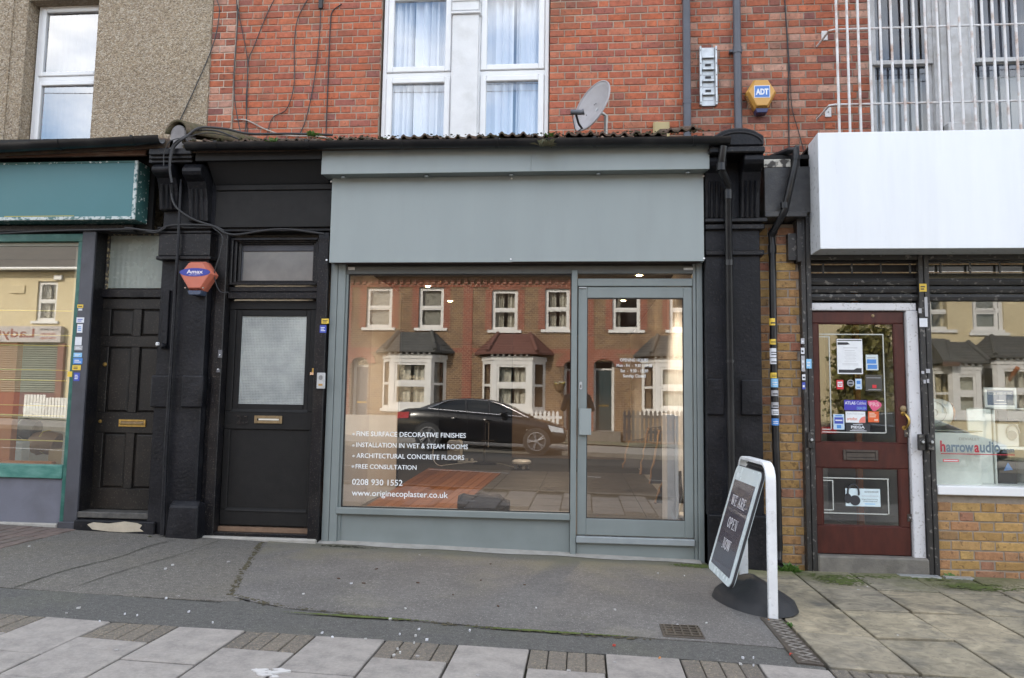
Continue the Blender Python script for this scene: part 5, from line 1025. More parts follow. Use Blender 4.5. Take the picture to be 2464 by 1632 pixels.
# ---------------------------------------------------------------- second black pilaster
pr = thing('pilaster', 'black pilaster with fluted brackets at the yellow brick corner of the grey shop', 'pilaster', (1.25, -.1, -.08))
F2 = -.10
P0, P1 = SX1+.006, at(1833, 850, F2).x; zt2 = at(1770, 528, F2).z
box('shaft', BLACKM, pr, P0, P1, F2, .3, g(1.3)-.02, zt2, .008)
for a, b2, c_, d in ((1693, 911, 1743, 999), (1784, 914, 1836, 1000)):
    x0, x1, z0, z1 = rc(a, b2, c_, d, F2-.03); MB().box(max(x0, P0), x1, F2-.03, F2+.002, z0, z1).build('raised_block', BLACKM, pr, bev=.010, seg=2)
x0 = P0; z1 = at(1780, 1240, F2-.05).z; MB().box(P0, P1+.03, F2-.05, .1, g(1.4)-.03, z1).build('plinth', BLACKM, pr, bev=.012, seg=2)
for a, b2, ex in ((528, 538, .055), (541, 554, .035), (603, 616, .03)):
    box('moulding', BLACK, pr, P0, P1+ex, F2-ex, .3, at(1770, b2, F2).z, at(1770, a, F2).z, .007)
console(pr, BLACKM, P0, at(1746, 450, F2-.1).x, at(1720, 366, F2-.15).z, at(1720, 527, F2).z, F2+.05, .22)
console(pr, BLACKM, at(1788, 400, F2-.15).x, at(1834, 400, F2-.15).x, at(1800, 366, F2-.15).z, at(1800, 527, F2).z, F2+.05, .27)
box('bracket_back', BLACKM, pr, P0, P1-.01, F2+.04, .3, zt2, at(1770, 350, F2).z)
box('cornice', BLACK, pr, at(1706, 358, -.33).x, at(1841, 358, -.33).x, -.34, .3, at(1770, 367, -.34).z, at(1770, 352, -.34).z, .01)
za_ = at(1770, 352, -.3).z; x0, x1 = at(1716, 330, -.3).x, at(1838, 330, -.3).x; zc = at(1770, 308, -.3).z; cx = (x0+x1)/2
MB().prism([(x0, za_), (x1, za_), (x1, za_+(zc-za_)*.55)]+[(cx+(x1-x0)*.42*math.cos(R(a)), za_+(zc-za_)*(.55+.45*math.sin(R(a)))) for a in range(25, 160, 15)]+[(x0, za_+(zc-za_)*.55)], -.31, .4).build('rounded_top', BLACKM, pr, bev=.012)
MB().tube([(cx+(x1-x0)*.46*math.cos(R(a)), -.312, za_+(zc-za_)*(.1+.62*math.sin(R(a)))) for a in range(10, 171, 10)], .008, 6).build('moulded_arch', BLACKM, pr, smooth=True)
# ---------------------------------------------------------------- pipes
def pipe(name, label, pts, r, m, collars=(), cat='downpipe'):
    t = thing(name, label, cat, pts[-1]); MB().tube(pts, r, 14).build('tube', m, t, smooth=True, fix=True)
    for a, b2 in collars: MB().tube([a, b2], r*1.16, 14).build('collar', m, t, smooth=True, fix=True)
    return t
def dn(px, py, Y): return at(px, py, Y)
yP = F2-.085
top, el1, el2, bt_ = dn(1741, 352, -.38), dn(1735, 408, -.36), dn(1757, 452, yP), dn(1757, 1345, yP)
xx = dn(1755, 700, yP).x
pipe('downpipe', 'black plastic downpipe on the front of the fluted pilaster', [top, el1-Vector((0, 0, -.03)), el1+(el2-el1)*.15, el1+(el2-el1)*.85, Vector((xx, yP, el2.z-.03)), Vector((xx, yP, .7)), Vector((dn(1757, 1000, yP).x, yP, g(1.2)))], .031, PLASTICB,
     [(el1+Vector((0, 0, .05)), el1+Vector((0, 0, -.01))), (Vector((xx, yP, el2.z-.02)), Vector((xx, yP, el2.z-.1))), (Vector((xx, yP, dn(1755, 626, yP).z)), Vector((xx, yP, dn(1755, 640, yP).z))), (Vector((xx, yP, dn(1755, 866, yP).z)), Vector((xx, yP, dn(1755, 873, yP).z))), (Vector((xx, yP, dn(1755, 1198, yP).z)), Vector((xx, yP, dn(1755, 1205, yP).z)))])
for px0, px1, cl, lb in ((1651, 1654, None, 'slate grey square downpipe on the brick between dish and metal bracket'), (1773, 1776, 110, 'grey round downpipe on the brick beside the yellow alarm box')):
    a = dn(px0, -80, YW-.06); a.x = (dn(px0, 0, YW-.06).x+dn(px1, 300, YW-.06).x)/2; b2 = a.copy(); b2.z = 3.55
    if cl is None:
        t = thing('downpipe', lb, 'downpipe', b2); MB().box(a.x-.036, a.x+.036, YW-.09, YW-.02, b2.z, 7.2).build('tube', PIPEG, t, bev=.008)
        for z in (4.25, 5.35): MB().box(a.x-.04, a.x+.04, YW-.092, YW-.0, z, z+.04).build('collar', PIPEG, t, bev=.004)
    else:
        z = dn(1773, 113, YW-.06).z; a.z = 7.2; t = pipe('downpipe', lb, [a, Vector((a.x, a.y, 4.3)), b2], .039, PIPEG, [(Vector((a.x, a.y, z)), Vector((a.x, a.y, z-.07)))])
        MB().box(a.x-.075, a.x+.05, YW-.06, YW-.0, z-.05, z-.025).build('bracket', PIPEG, t)
e0, e1, e2, e3, e4 = dn(1850, 383, .15), dn(1902, 362, -.12), dn(1912, 366, -.16), dn(1888, 508, -.16), dn(1856, 566, -.02)
yb_ = -.02; x5 = dn(1862, 900, yb_).x
pipe('downpipe', 'black downpipe with stickers on the yellow brick pier', [e0, e1, e2+Vector((.01, 0, .02)), e2+Vector((.012, 0, -.05)), e3, e3+(e4-e3)*.15, e4, Vector((dn(1858, 600, yb_).x, yb_, e4.z-.08)), Vector((x5, yb_, 1.3)), Vector((x5+.015, yb_, .3)), Vector((dn(1873, 1320, yb_).x, yb_, g(1.6)+.16)), Vector((dn(1873, 1340, -.05).x, -.05, g(1.6)+.07)), Vector((dn(1876, 1350, -.1).x, -.1, g(1.6)+.045))], .030, PLASTICB,
     [(e2+Vector((.012, 0, -.03)), e2+Vector((.008, 0, -.07))), (e3+Vector((.0, 0, .07)), e3+Vector((0, 0, .02))), (e4, e4+(e3-e4)*.2), (Vector((dn(1858, 600, yb_).x, yb_, e4.z-.09)), Vector((dn(1858, 600, yb_).x, yb_, e4.z-.16))), (Vector((dn(1873, 1320, yb_).x, yb_, g(1.6)+.28)), Vector((dn(1873, 1320, yb_).x, yb_, g(1.6)+.15)))])
pp = bpy.data.objects[[o.name for o in bpy.data.objects if o.get('label', '').startswith('black downpipe with')][0]]
MB().lathe([(.026, -.1001), (.024, -.1005)], (dn(1876, 1350, -.1).x, -.0, g(1.6)+.045), axis='y', n=14).build('mouth', DARKR, pp, fix=True)
def wrap(p, px0, py0, px1, py1, cx, cy, r, k, lines=1):    # sticker bent round a pipe
    z1, z0 = at((px0+px1)/2, py0, cy-r).z, at((px0+px1)/2, py1, cy-r).z; n = 8; vs = []
    for z in (z0, z1): vs += [(cx+r*math.sin(R(-70+140*i/n)), cy-r*math.cos(R(-70+140*i/n)), z) for i in range(n+1)]
    o = MB().add(vs, [(i, i+1, n+2+i, n+1+i) for i in range(n)]).build('sticker', SK[k], p, smooth=True)
    m = MB()
    for q in range(lines):
        za = z0+(z1-z0)*(.25+.5*q/max(1, lines)); zb = za+(z1-z0)*.2/lines; r2 = r+.0006; vs = []
        for z in (za, zb): vs += [(cx+r2*math.sin(R(-40+80*i/n)), cy-r2*math.cos(R(-40+80*i/n)), z) for i in range(n+1)]
        m.add(vs, [(i, i+1, n+2+i, n+1+i) for i in range(n)])
    if lines: m.build('print', SK['k'] if k in 'ywg' else SK['w'], o)
for py0, py1, k, n in ((766, 783, 'y', 1), (816, 829, 'y', 2), (838, 860, 'w', 2), (862, 876, 'w', 1), (897, 910, 'y', 2), (911, 932, 'l', 2), (939, 953, 'g', 1), (968, 982, 'g', 1), (985, 999, 'w', 2), (1007, 1024, 'b', 2)):
    wrap(pp, 1855, py0, 1870, py1, x5+(.002 if py0 > 900 else -.003), yb_, .0322, k, n)
# ---------------------------------------------------------------- yellow brick corner and the hi-fi shop
yb0, yb1 = P1-.0, at(1932, 950, .05).x
ypr = thing('brick_pier', 'yellow stock brick pier behind the black downpipe', 'brick pier', (1.7, .05, -.1))
zpt = at(1880, 540, .05).z
MB().box(P1-.1, yb1, .056, .35, g(1.7)-.1, zpt).build('core', MORTARY, ypr)
lay(ypr, P1+.002, yb1-.002, g(1.7)-.04, zpt, .05, [], 'stock_brick', 300)
blk = thing('black_fascia', 'worn black lead covered fascia behind the bent downpipe', 'fascia', (1.7, -.1, 2.7))
x0, x1, z0, z1 = rc(1838, 402, 1932, 520, -.08)
LEAD = mat('black_lead', (.02, .02, .022), (.06, .058, .055), rough=.4, scale=7, bump=.4, bscale=30, pos=(.42, .75))
box('panel', LEAD, blk, x0, x1+.1, -.08, .3, z0+.03, z1, .006); box('ledge', LEAD, blk, x0-.01, x1+.02, -.14, .3, z0-.02, z0+.028, .006)
box('flaked_board', TEALW if False else mat('flaked_white_board', (.55, .53, .47), (.06, .055, .05), rough=.7, scale=11, pos=(.5, .58)), blk, x0, at(1902, 390, -.08).x, -.085, .3, at(1880, 402, -.085).z, at(1880, 383, -.085).z, .003); box('eaves', BLACKB, blk, x0-.005, x1+.1, -.07, .98, at(1880, 383, -.07).z+.001, at(1880, 379, -.07).z+.02)
hf = thing('brick_shop_front', 'hi-fi shop front with black posts, white sill and yellow brick base', 'shop front', (3, 0, -.09))
BLK2 = mat('chipped_black', (.017, .016, .016), (.03, .028, .027), rough=.45, scale=8, bump=.2, bscale=50, speck=(.35, .33, .3), sscale=30, samt=.35)
A0_, A1_ = at(1933, 1000, -.0).x, at(1957, 1000, 0).x; B0_, B1_ = at(2219, 1000, 0).x, at(2244, 1000, 0).x
zh = at(2060, 632, 0).z
for (a, b2, n) in ((A0_, A1_, 'post'), (B0_, B1_, 'post')):
    m_ = (a+b2)/2
    MB().box(a, m_-.002, -.03, .12, g(2)-.02, zh+.4).box(m_+.002, b2, -.036, .12, g(2)-.02, zh+.4).build(n, BLK2, hf, bev=.004)
for px, py in ((1950, 1058), (2216, 1063), (2238, 1063)):
    v = at(px, py, -.05); MB().box(v.x-.022, v.x+.022, -.075, -.03, v.z-.07, v.z+.06).lathe([(.02, -.076), (.014, -.09)], (v.x, 0, v.z), axis='y', n=10).build('shutter_lock', BLK2, hf, bev=.004); MB().lathe([(.012, -.091), (.01, -.097)], (v.x, 0, v.z), axis='y', n=10).build('lock_barrel', STEEL, hf, fix=True)
for a, b2, c_, d, k, n in ((2212, 683, 2230, 702, 'y', 2), (2212, 766, 2232, 787, 'w', 0), (2210, 742, 2218, 754, 'g', 0), (2224, 715, 2233, 762, 'g', 0), (2217, 893, 2224, 900, 'g', 0), (2228, 888, 2238, 898, 'g', 0), (2222, 914, 2228, 923, 'g', 0), (2230, 912, 2236, 922, 'g', 0)): sticker(hf, a, b2, c_, d, -.0372, k, n)
for a, b2, c_, d, k, n in ((1927, 814, 1936, 828, 'g', 1), (1927, 837, 1936, 852, 'w', 1), (1928, 856, 1937, 894, 'g', 2), (1930, 901, 1938, 915, 'w', 1), (1930, 920, 1938, 937, 'n', 1), (1940, 864, 1953, 887, 'l', 2)): sticker(hf, a, b2, c_, d, -.0372, k, n)
# shutter guides, grille lath and slats above door and window
def shutter(x0, x1, label, name='roller_shutter', rows=3):
    t = thing(name, label, 'shutter', ((x0+x1)/2, .0, 2.3)); zt_, zb_ = at(2070, 668, 0).z, at(2070, 724, 0).z; h = (zt_-zb_)/rows
    for i in range(rows): MB().prismx([(.03, zb_+i*h+.003), (.03, zb_+(i+1)*h-.003), (.012, zb_+(i+1)*h-.008), (.004, zb_+i*h+h*.5), (.012, zb_+i*h+.006)], x0, x1).build('slat', BLK2, t, fix=True)
    z1, z2 = at(2070, 636, 0).z, at(2070, 656, 0).z; RU = mat('rusty_rod', (.42, .33, .2), (.25, .15, .08), rough=.6, metal=.4, scale=20)
    for z in (z1, z2): MB().tube([(x0, .01, z), (x1, .01, z)], .006, 6).build('rod', RU, t)
    n = int((x1-x0)/.235)
    for i in range(n+1): x = x0+.11+i*.235; (MB().box(x-.008, x+.008, .004, .018, z2-.005, z1+.008).build('link', BLK2, t) if x < x1-.01 else None)
    MB().box(x0, x1, .06, .09, zt_, zh+.1).build('backing', DARKR, t)
    return t
shutter(A1_+.001, B0_-.001, 'rolled up black shutter slats and grille above the red door', rows=3); shutter(B1_+.001, 6.2, 'rolled up black shutter slats and grille above the display window', rows=3)
box('header', BLK2, hf, A0_-.1, 6.2, -.02, .2, zh+.02, zh+.25)
MB().box(A0_-.035, A0_, -.06, .3, zh-.0, at(1900, 410, 0).z+.2).build('side_board', BLK2, hf)
# white door frame
wz1, wz0 = at(2070, 730, .03).z, at(2070, 748, .03).z
jx0, jx1 = at(2186, 1000, .03).x, at(2212, 1000, .03).x
WOLD = mat('chipped_white', (.66, .66, .68), (.60, .60, .62), rough=.5, scale=6, bump=.12, speck=(.2, .18, .16), sscale=40, samt=.4)
box('door_head', WOLD, hf, A1_+.002, jx1+.0, .01, .14, wz0, wz1, .006); box('door_jamb', WOLD, hf, jx0, B0_-.003, .005, .14, at(2200, 1345, .03).z, wz0-.001, .006); box('door_jamb', WOLD, hf, A1_+.001, A1_+.011, .03, .14, at(2200, 1345, .03).z, wz0-.001)
box('door_step', CONC, hf, A1_+.002, B0_-.003, -.05, .2, g(2.3)-.05, at(2070, 1338, .0).z, .012)
# window
SILLZ1, SILLZ0 = at(2350, 1171, -.04).z, at(2350, 1193, -.04).z; WZ1 = at(2350, 724, 0).z
box('window_sill', WHITE, hf, B1_+.002, 6.2, -.05, .25, SILLZ0, SILLZ1, .006)
MB().box(B1_+.002, 6.2, .05, .055, SILLZ1+.001, zh+.02).build('shop_window_pane', GL_R, hf)
MB().box(B1_+.002, 6.2, .0, .3, g(3.5)-.12, SILLZ0-.001).build('base_core', MORTARY, hf)
lay(hf, B1_+.006, 4.6, g(3)-.03, SILLZ0-.02, -.005, [], 'stock_brick', 300, bond='flemish')
WCOL = mat('worn_orange', (.30, .15, .05))
# interior of the hi-fi shop
CREAM = flat('cream_display', (.55, .56, .52), .6)
hi = thing('hifi_interior', 'dim interior of the hi-fi shop behind its glass', 'showroom', (3.5, 2, 0))
MB().box(A0_, 6.3, 3.0, 3.1, -.1, 2.7).box(A0_-.1, A0_, .2, 3.1, -.1, 2.7).box(6.25, 6.35, .1, 3.1, -.1, 2.7).box(A0_, 6.3, .2, 3.1, 2.7, 2.8).box(A0_, 6.3, .2, 3.1, -.12, -.02).build('room', flat('dim_brown', (.30, .28, .25), .8), hi)
box('window_board', MATS['white_frame'], hi, B1_+.01, 6.2, .26, .9, SILLZ0, SILLZ1-.005); box('partition', flat('partition_grey', (.45, .45, .43), .8), hi, B0_, B0_+.04, .25, 2.5, 0, 2.65); box('door_post', ORW, hi, at(2063, 1100, .8).x, at(2076, 1100, .8).x, .8, .86, 0, 2.5)
# ---------------------------------------------------------------- red door
rd = thing('red_entrance', 'dark red half glazed shop door with stickers and a brass pull', 'entrance', (2.3, .04, -.05))
YR = .04; rx0, rx1 = at(1960, 1050, YR).x+.002, at(2184, 1050, YR).x; rz0, rz1 = at(2080, 1335, YR).z, at(2080, 750, YR).z
u0, u1, uz0, uz1 = at(1971.5, 920, YR).x, at(2157, 920, YR).x, at(2070, 1066, YR).z, at(2070, 778, YR).z
l0, l1, lz0, lz1 = at(1980, 1196, YR).x, at(2166.5, 1196, YR).x, at(2070, 1266.5, YR).z, at(2070, 1126.5, YR).z
MB().holes(rx0, rx1, rz0, rz1, [(u0, u1, uz0, uz1), (l0, l1, lz0, lz1)], YR, YR+.05).build('leaf', REDW, rd, bev=.005)
for a, b2, c_, d in ((u0, u1, uz0, uz1), (l0, l1, lz0, lz1)):
    MB().frame(a-.001, b2+.001, c_-.001, d+.001, .009, YR+.004, YR+.04).build('glazing_bead', REDW, rd, bev=.003); MB().box(a+.006, b2-.006, YR+.022, YR+.026, c_+.006, d-.006).build('pane', GL_R, rd)
GY = YR+.0205                           # stickers sit on the outside of the glass
x0, x1, z0, z1 = rc(2029, 1082, 2114, 1109, YR-.01); lp = MB().frame(x0, x1, z0, z1, .022, YR-.012, YR).build('letter_plate', BRONZE, rd, bev=.004); MB().box(x0+.023, x1-.023, YR-.008, YR-.001, z0+.023, z1-.023).build('flap', BRONZE, lp, bev=.003)
v = at(2173, 984, YR); MB().lathe([(.028, 0), (.026, -.01), (.01, -.016)], (v.x, YR, v.z), axis='y', n=18).build('lock_rose', BRASSD, rd, smooth=True, fix=True)
a, b2 = at(2173, 995, YR), at(2176, 1030, YR); MB().tube(spline([a, a+Vector((.01, -.035, -.01)), (a+b2)/2+Vector((.022, -.055, 0)), b2+Vector((.008, -.035, .01)), b2]), .010, 8).lathe([(.02, 0), (.016, -.006)], (a.x, YR, a.z), axis='y', n=12).lathe([(.02, 0), (.016, -.006)], (b2.x, YR, b2.z), axis='y', n=12).build('pull_handle', BRASS, rd, smooth=True, fix=True)
for px, py in ((2182, 1043), (2190, 1246)): v = at(px, py, YR); MB().box(v.x-.022, v.x+.016, YR-.006, YR, v.z-.03, v.z+.03).build('lock_plate', BRONZE, rd); MB().lathe([(.012, -.006), (.008, -.012)], (v.x, YR, v.z), axis='y', n=10).build('lock_barrel', CHROME, rd, fix=True)
v = at(2100, 760, YR); MB().lathe([(.014, 0), (.012, -.006), (.006, -.007)], (v.x, YR, v.z), axis='y', n=14).build('lock_barrel', BRASSD, rd, fix=True)
LN = flat('frosted_line', (.50, .52, .48), .6)
Q = lambda x, y: (1920+x/2.903, 760+y/2.903)
def strip(name, m, p, *pts, w=.009, y=GY):
    b = MB()
    for (xa, ya), (xb, yb2) in zip(pts, pts[1:]):
        p0, p1 = at(*Q(xa, ya), y), at(*Q(xb, yb2), y)
        if abs(p0.x-p1.x) > abs(p0.z-p1.z): b.box(p0.x-w/2, p1.x+w/2, y-.0008, y, (p0.z+p1.z)/2-w/2, (p0.z+p1.z)/2+w/2)
        else: b.box((p0.x+p1.x)/2-w/2, (p0.x+p1.x)/2+w/2, y-.0014, y-.0008, p0.z, p1.z)
    return b.build(name, m, p)
for pts in (((148, 130), (592, 130), (616, 818), (165, 812)), ((150, 147), (218, 147), (232, 793), (165, 793)), ((170, 1133), (630, 1139), (632, 1386), (176, 1377)), ((172, 1150), (240, 1150), (250, 1356), (178, 1356))):
    strip('frosted_line', LN, rd, *pts)
def card(x0, y0, x1, y1, m, name='sticker', y=GY-.002):
    a, b2, c_, d = rc(*Q(x0, y0), *Q(x1, y1), y); return MB().box(a, b2, y-.001, y, c_, d).build(name, m, rd), a, b2, c_, d
def prt(o, a, b2, c_, d, rows, m, y=GY-.0032, l=.1, r=.9):
    b = MB()
    for f0, f1, e0, e1 in rows: b.box(a+(b2-a)*e0, a+(b2-a)*e1, y-.0004, y, c_+(d-c_)*f0, c_+(d-c_)*f1)
    b.build('print', m, o)
o, a, b2, c_, d = card(270, 162, 455, 408, PAPER, 'notice'); y = GY-.0032
MB().prism([(a+.006, d-.028), (a+(b2-a)*.42, d-.028), (a+(b2-a)*.52, d-.045), (a+(b2-a)*.36, d-.05), (a+.006, d-.05)][::-1], y-.0004, y).prism([(a+.006, d-.016), (b2-.006, d-.016), (b2-.006, d-.008), (a+.006, d-.008)], y-.0004, y).prism([(a+.01, c_+.01), (b2-.01, c_+.01), (b2-.01, c_+.05), (b2-.05, c_+.05), (b2-.075, c_+.036), (a+.01, c_+.036)], y-.0004, y).build('print', INK, o, fix=True)
prt(o, a, b2, c_, d, [(.74, .752, .25, .8), (.66, .67, .3, .7)]+[(.6-.04*k, .606-.04*k, .28+.03*(k % 3), .74-.04*(k % 2)) for k in range(7)]+[(.29-.035*k, .297-.035*k, .2, .82) for k in range(2)], SK['g'])
o, a, b2, c_, d = card(473, 272, 562, 381, flat('pale_card', (.6, .68, .68))); prt(o, a, b2, c_, d, [(.42, .7, .08, .85), (.08, .36, .12, .9)], SK['b']); prt(o, a, b2, c_, d, [(.78, .84, .1, .8)], SK['g'])
o, a, b2, c_, d = card(269, 448, 319, 514, SK['r']); prt(o, a, b2, c_, d, [(.25, .8, .15, .85)], SK['w']); prt(o, a, b2, c_, d, [(.55, .62, .2, .8), (.38, .48, .3, .7)], SK['r'], y=GY-.004)
v = at(*Q(368, 470), GY-.002); o = MB().lathe([(.028, 0), (.028, -.001)], (v.x, GY-.002, v.z), axis='y', n=24).build('sticker', SK['g'], rd, fix=True); MB().lathe([(.022, -.0012), (.022, -.0016)], (v.x, GY-.002, v.z), axis='y', n=24).build('print', INK, o, fix=True); MB().box(v.x-.022, v.x+.022, GY-.0045, GY-.0038, v.z-.004, v.z+.004).build('print', SK['g'], o)
o, a, b2, c_, d = card(400, 440, 447, 514, flat('pale_blue_card', (.5, .64, .78))); prt(o, a, b2, c_, d, [(.5, .82, .2, .8)], SK['b']); prt(o, a, b2, c_, d, [(.15, .24, .2, .75)], SK['b'])
o, a, b2, c_, d = card(470, 412, 590, 527, flat('dark_card', (.06, .06, .055), .35)); prt(o, a, b2, c_, d, [(.18, .38, .40, .65)], SK['r']); prt(o, a, b2, c_, d, [(.80, .83, .05, .92), (.07, .1, .15, .9)], SK['g'])
o, a, b2, c_, d = card(322, 588, 482, 662, flat('atlas_blue', (.06, .05, .42))); text('ATLAS', 'lettering', SK['w'], o, a+.005, a+(b2-a)*.5, d-.036, d-.012, GY-.0034, bold=.03); text('Cables', 'lettering', SK['w'], o, a+(b2-a)*.55, b2-.006, d-.036, d-.012, GY-.0034); text('DEALER', 'lettering', SK['l'], o, a+(b2-a)*.56, b2-.008, c_+.008, c_+.03, GY-.0034)
v = at(*Q(535, 622), GY-.002); s_ = .058; o = MB().prism([(v.x-s_*.95, v.z+s_*.55), (v.x-s_*.9, v.z+s_*.1), (v.x-s_*.3, v.z-s_*.85), (v.x+s_*.1, v.z-s_*.9), (v.x+s_*.95, v.z-s_*.2), (v.x+s_*.95, v.z+s_*.2), (v.x+s_*.3, v.z+s_*.65)], GY-.003, GY-.002).build('sticker', SK['p'], rd, fix=True); text('PRS', 'lettering', flat('pale_pink', (.8, .45, .5)), o, v.x-.04, v.x+.035, v.z-.012, v.z+.02, GY-.0034, bold=.02)
o, a, b2, c_, d = card(246, 687, 325, 796, MATS['pale_blue_card']); prt(o, a, b2, c_, d, [(.38, .80, .1, .9)], SK['n']); prt(o, a, b2, c_, d, [(.08, .3, .3, .7), (.86, .94, .2, .8)], SK['b']); prt(o, a, b2, c_, d, [(.56, .64, .18, .82)], SK['w'], y=GY-.004)
o, a, b2, c_, d = card(332, 668, 472, 748, PAPER); text('ortofon', 'lettering', SK['o'], o, a+.01, a+(b2-a)*.58, c_+.02, c_+.045, GY-.0034, bold=.01); text('Authorized Dealer', 'lettering', SK['g'], o, a+.01, b2-.01, d-.025, d-.012, GY-.0034)
MB().prism([(b2-.001, c_+.001)]+[(b2-.001+.052*math.cos(R(q)), c_+.001+.052*math.sin(R(q))) for q in range(90, 181, 10)], GY-.0036, GY-.0032).build('print', flat('salmon', (.75, .22, .18)), o, fix=True)
o, a, b2, c_, d = card(489, 668, 567, 745, SK['o']); prt(o, a, b2, c_, d, [(.78, .88, .1, .6), (.62, .72, .1, .75), (.46, .56, .1, .7), (.12, .3, .55, .9)], flat('pale_orange', (.8, .5, .35)))
o, a, b2, c_, d = card(333, 752, 505, 812, INK); text('PIEGA', 'lettering', SK['w'], o, a+(b2-a)*.22, a+(b2-a)*.78, c_+(d-c_)*.42, c_+(d-c_)*.74, GY-.0034, bold=.03); prt(o, a, b2, c_, d, [(.86, .93, .3, .7), (.08, .15, .17, .85), (.28, .32, .25, .75)], SK['w'])
o, a, b2, c_, d = card(330, 1205, 577, 1335, flat('pale_aqua', (.62, .74, .78))); text('SENNHEISER', 'lettering', INK, o, a+(b2-a)*.55, b2-.012, d-.032, d-.018, GY-.0034); text('AUTHORISED DEALER', 'lettering', SK['g'], o, a+(b2-a)*.47, b2-.015, d-.065, d-.054, GY-.0034)
text('Range of award-winning', 'lettering', INK, o, a+(b2-a)*.47, b2-.02, d-.09, d-.08, GY-.0034); text('wireless headphones', 'lettering', INK, o, a+(b2-a)*.5, b2-.025, d-.106, d-.097, GY-.0034); prt(o, a, b2, c_, d, [(.12, .17, .55, .85)], SK['l'])
c0_ = at(*Q(386, 1225), GY-.004); hd = MB(); 
hd.tube([(c0_.x+.045*math.cos(R(q)), GY-.006, c0_.z-.01+.065*math.sin(R(q))) for q in range(-20, 201, 20)], .0075, 6).lathe([(.042, 0), (.042, -.002)], (c0_.x+.012, GY-.005, c0_.z-.075), axis='y', n=20, sy=1.0).lathe([(.03, 0), (.03, -.002)], (c0_.x-.045, GY-.0045, c0_.z-.06), axis='y', n=16, sy=1.35).build('headphone_print', INK, rd, fix=True)
# ---------------------------------------------------------------- display window of the hi-fi shop
W = lambda x, y: (2200+x/2.613, 640+y/2.613)
YI = .14
def wbox(name, m, p, x0, y0, x1, y1, Y, dep, bev=.004):
    a, b2, c_, d = rc(*W(x0, y0), *W(x1, y1), Y); return MB().box(a, b2, Y, Y+dep, c_, d).build(name, m, p, bev=bev)
wc_ = thing('white_plinth', 'white display plinth carrying the egg-shaped speaker', 'plinth', (3, YI, .55)); wbox('body', mat('white_laminate', (.86, .90, .89), rough=.4), wc_, 60, 1045, 428, 1388, YI, .45); wbox('top', mat('glass_edge', (.4, .42, .34), rough=.2), wc_, 55, 1032, 432, 1044, YI-.01, .47)
sph = thing('egg_speaker', 'white egg-shaped speaker with copper end on the plinth', 'speaker', (3, .55, 1.1)); a, b2, c_, d = rc(*W(50, 828), *W(272, 1019), .3); cz_ = (c_+d)/2; r_ = (d-c_)/2
MB().lathe([(.02, a-.08), (r_*.75, a-.05), (r_*.96, a+.02), (r_, (a+b2)/2-.03), (r_*.93, b2-.08), (r_*.78, b2-.03)], (0, .40, cz_), axis='x', n=32).build('shell', mat('speaker_white', (.80, .83, .83), rough=.25, coat=.3), sph, smooth=True, fix=True)
MB().lathe([(r_*.785, b2-.03), (r_*.70, b2-.006), (r_*.4, b2-.01)], (0, .40, cz_), axis='x', n=32).build('copper_cap', mat('copper', (.60, .28, .12), rough=.25, metal=.9), sph, smooth=True, fix=True)
for rr in (.10, .03): MB().tube([((a+b2)/2-.06+rr*math.cos(6.2832*q/28), .40-math.sqrt(max(0, r_*r_-(rr*math.sin(6.2832*q/28))**2))-.002, cz_+rr*math.sin(6.2832*q/28)) for q in range(29)], .003, 5).build('cone_ring', SK['g'], sph, fix=True)
cb2 = thing('display_cabinet', 'white cabinet with open shelves behind the window lettering', 'cabinet', (3.6, YI, .55)); cwm = MATS['white_laminate']
wbox('side_panel', cwm, cb2, 332, 898, 505, 1388, YI+.12, .02); wbox('side_panel', cwm, cb2, 506, 905, 520, 1388, YI+.1, .4); wbox('side_panel', cwm, cb2, 760, 905, 775, 1388, YI+.1, .4); wbox('top', cwm, cb2, 500, 893, 780, 905, YI+.09, .42); wbox('shelf', cwm, cb2, 521, 1138, 759, 1160, YI+.1, .4); wbox('back', flat('cabinet_back', (.2, .22, .21)), cb2, 521, 906, 759, 1388, YI+.5, .02)
s = thing('headphone_box', 'white headphone box with a picture of headphones on the upper shelf', 'box', (3.6, .5, 1)); o = wbox('carton', WHITE, s, 522, 992, 662, 1136, YI+.2, .12); wbox('lid_band', INK, s, 519, 966, 662, 991, YI+.19, .12)
a, b2, c_, d = rc(*W(575, 1000), *W(662, 1110), YI+.2); MB().tube([((a+b2)/2+.05*math.cos(R(q)), YI+.192, (c_+d)/2+.015+.06*math.sin(R(q))) for q in range(-10, 191, 20)], .008, 6).lathe([(.04, 0), (.04, -.006)], ((a+b2)/2-.01, YI+.196, c_+.06), axis='y', n=18).build('headphone_print', SK['g'], s, fix=True)
s = thing('dark_box', 'small black boxed product with blue picture on the lower shelf', 'box', (3.6, .5, .6)); wbox('carton', INK, s, 525, 1222, 650, 1382, YI+.2, .12); a, b2, c_, d = rc(*W(560, 1235), *W(620, 1290), YI+.198); MB().prism([(a, c_), (b2, c_+.01), ((a+b2)/2, d)], YI+.197, YI+.199).build('print', SK['b'], s, fix=True)
s = thing('framed_sign', 'white framed notice leaning on top of the display cabinet', 'framed sign', (3.6, .5, 1.5)); a, b2, c_, d = rc(*W(440, 765), *W(648, 894), YI+.15)
MB().frame(a, b2, c_, d, .022, YI+.15, YI+.18).build('border', WHITE, s, bev=.003); MB().box(a+.022, b2-.022, YI+.16, YI+.165, c_+.022, d-.022).build('sheet', flat('slate_blue', (.16, .20, .29)), s)
text('ROCK AND MUSIC', 'lettering', PAPER, s, a+.035, b2-.035, d-.06, d-.04, YI+.159); prl = MB().box(a+.08, b2-.08, YI+.158, YI+.1595, c_+.035, c_+.039).box(a+.1, b2-.1, YI+.158, YI+.1595, c_+.06, c_+.066).build('print', PAPER, s)
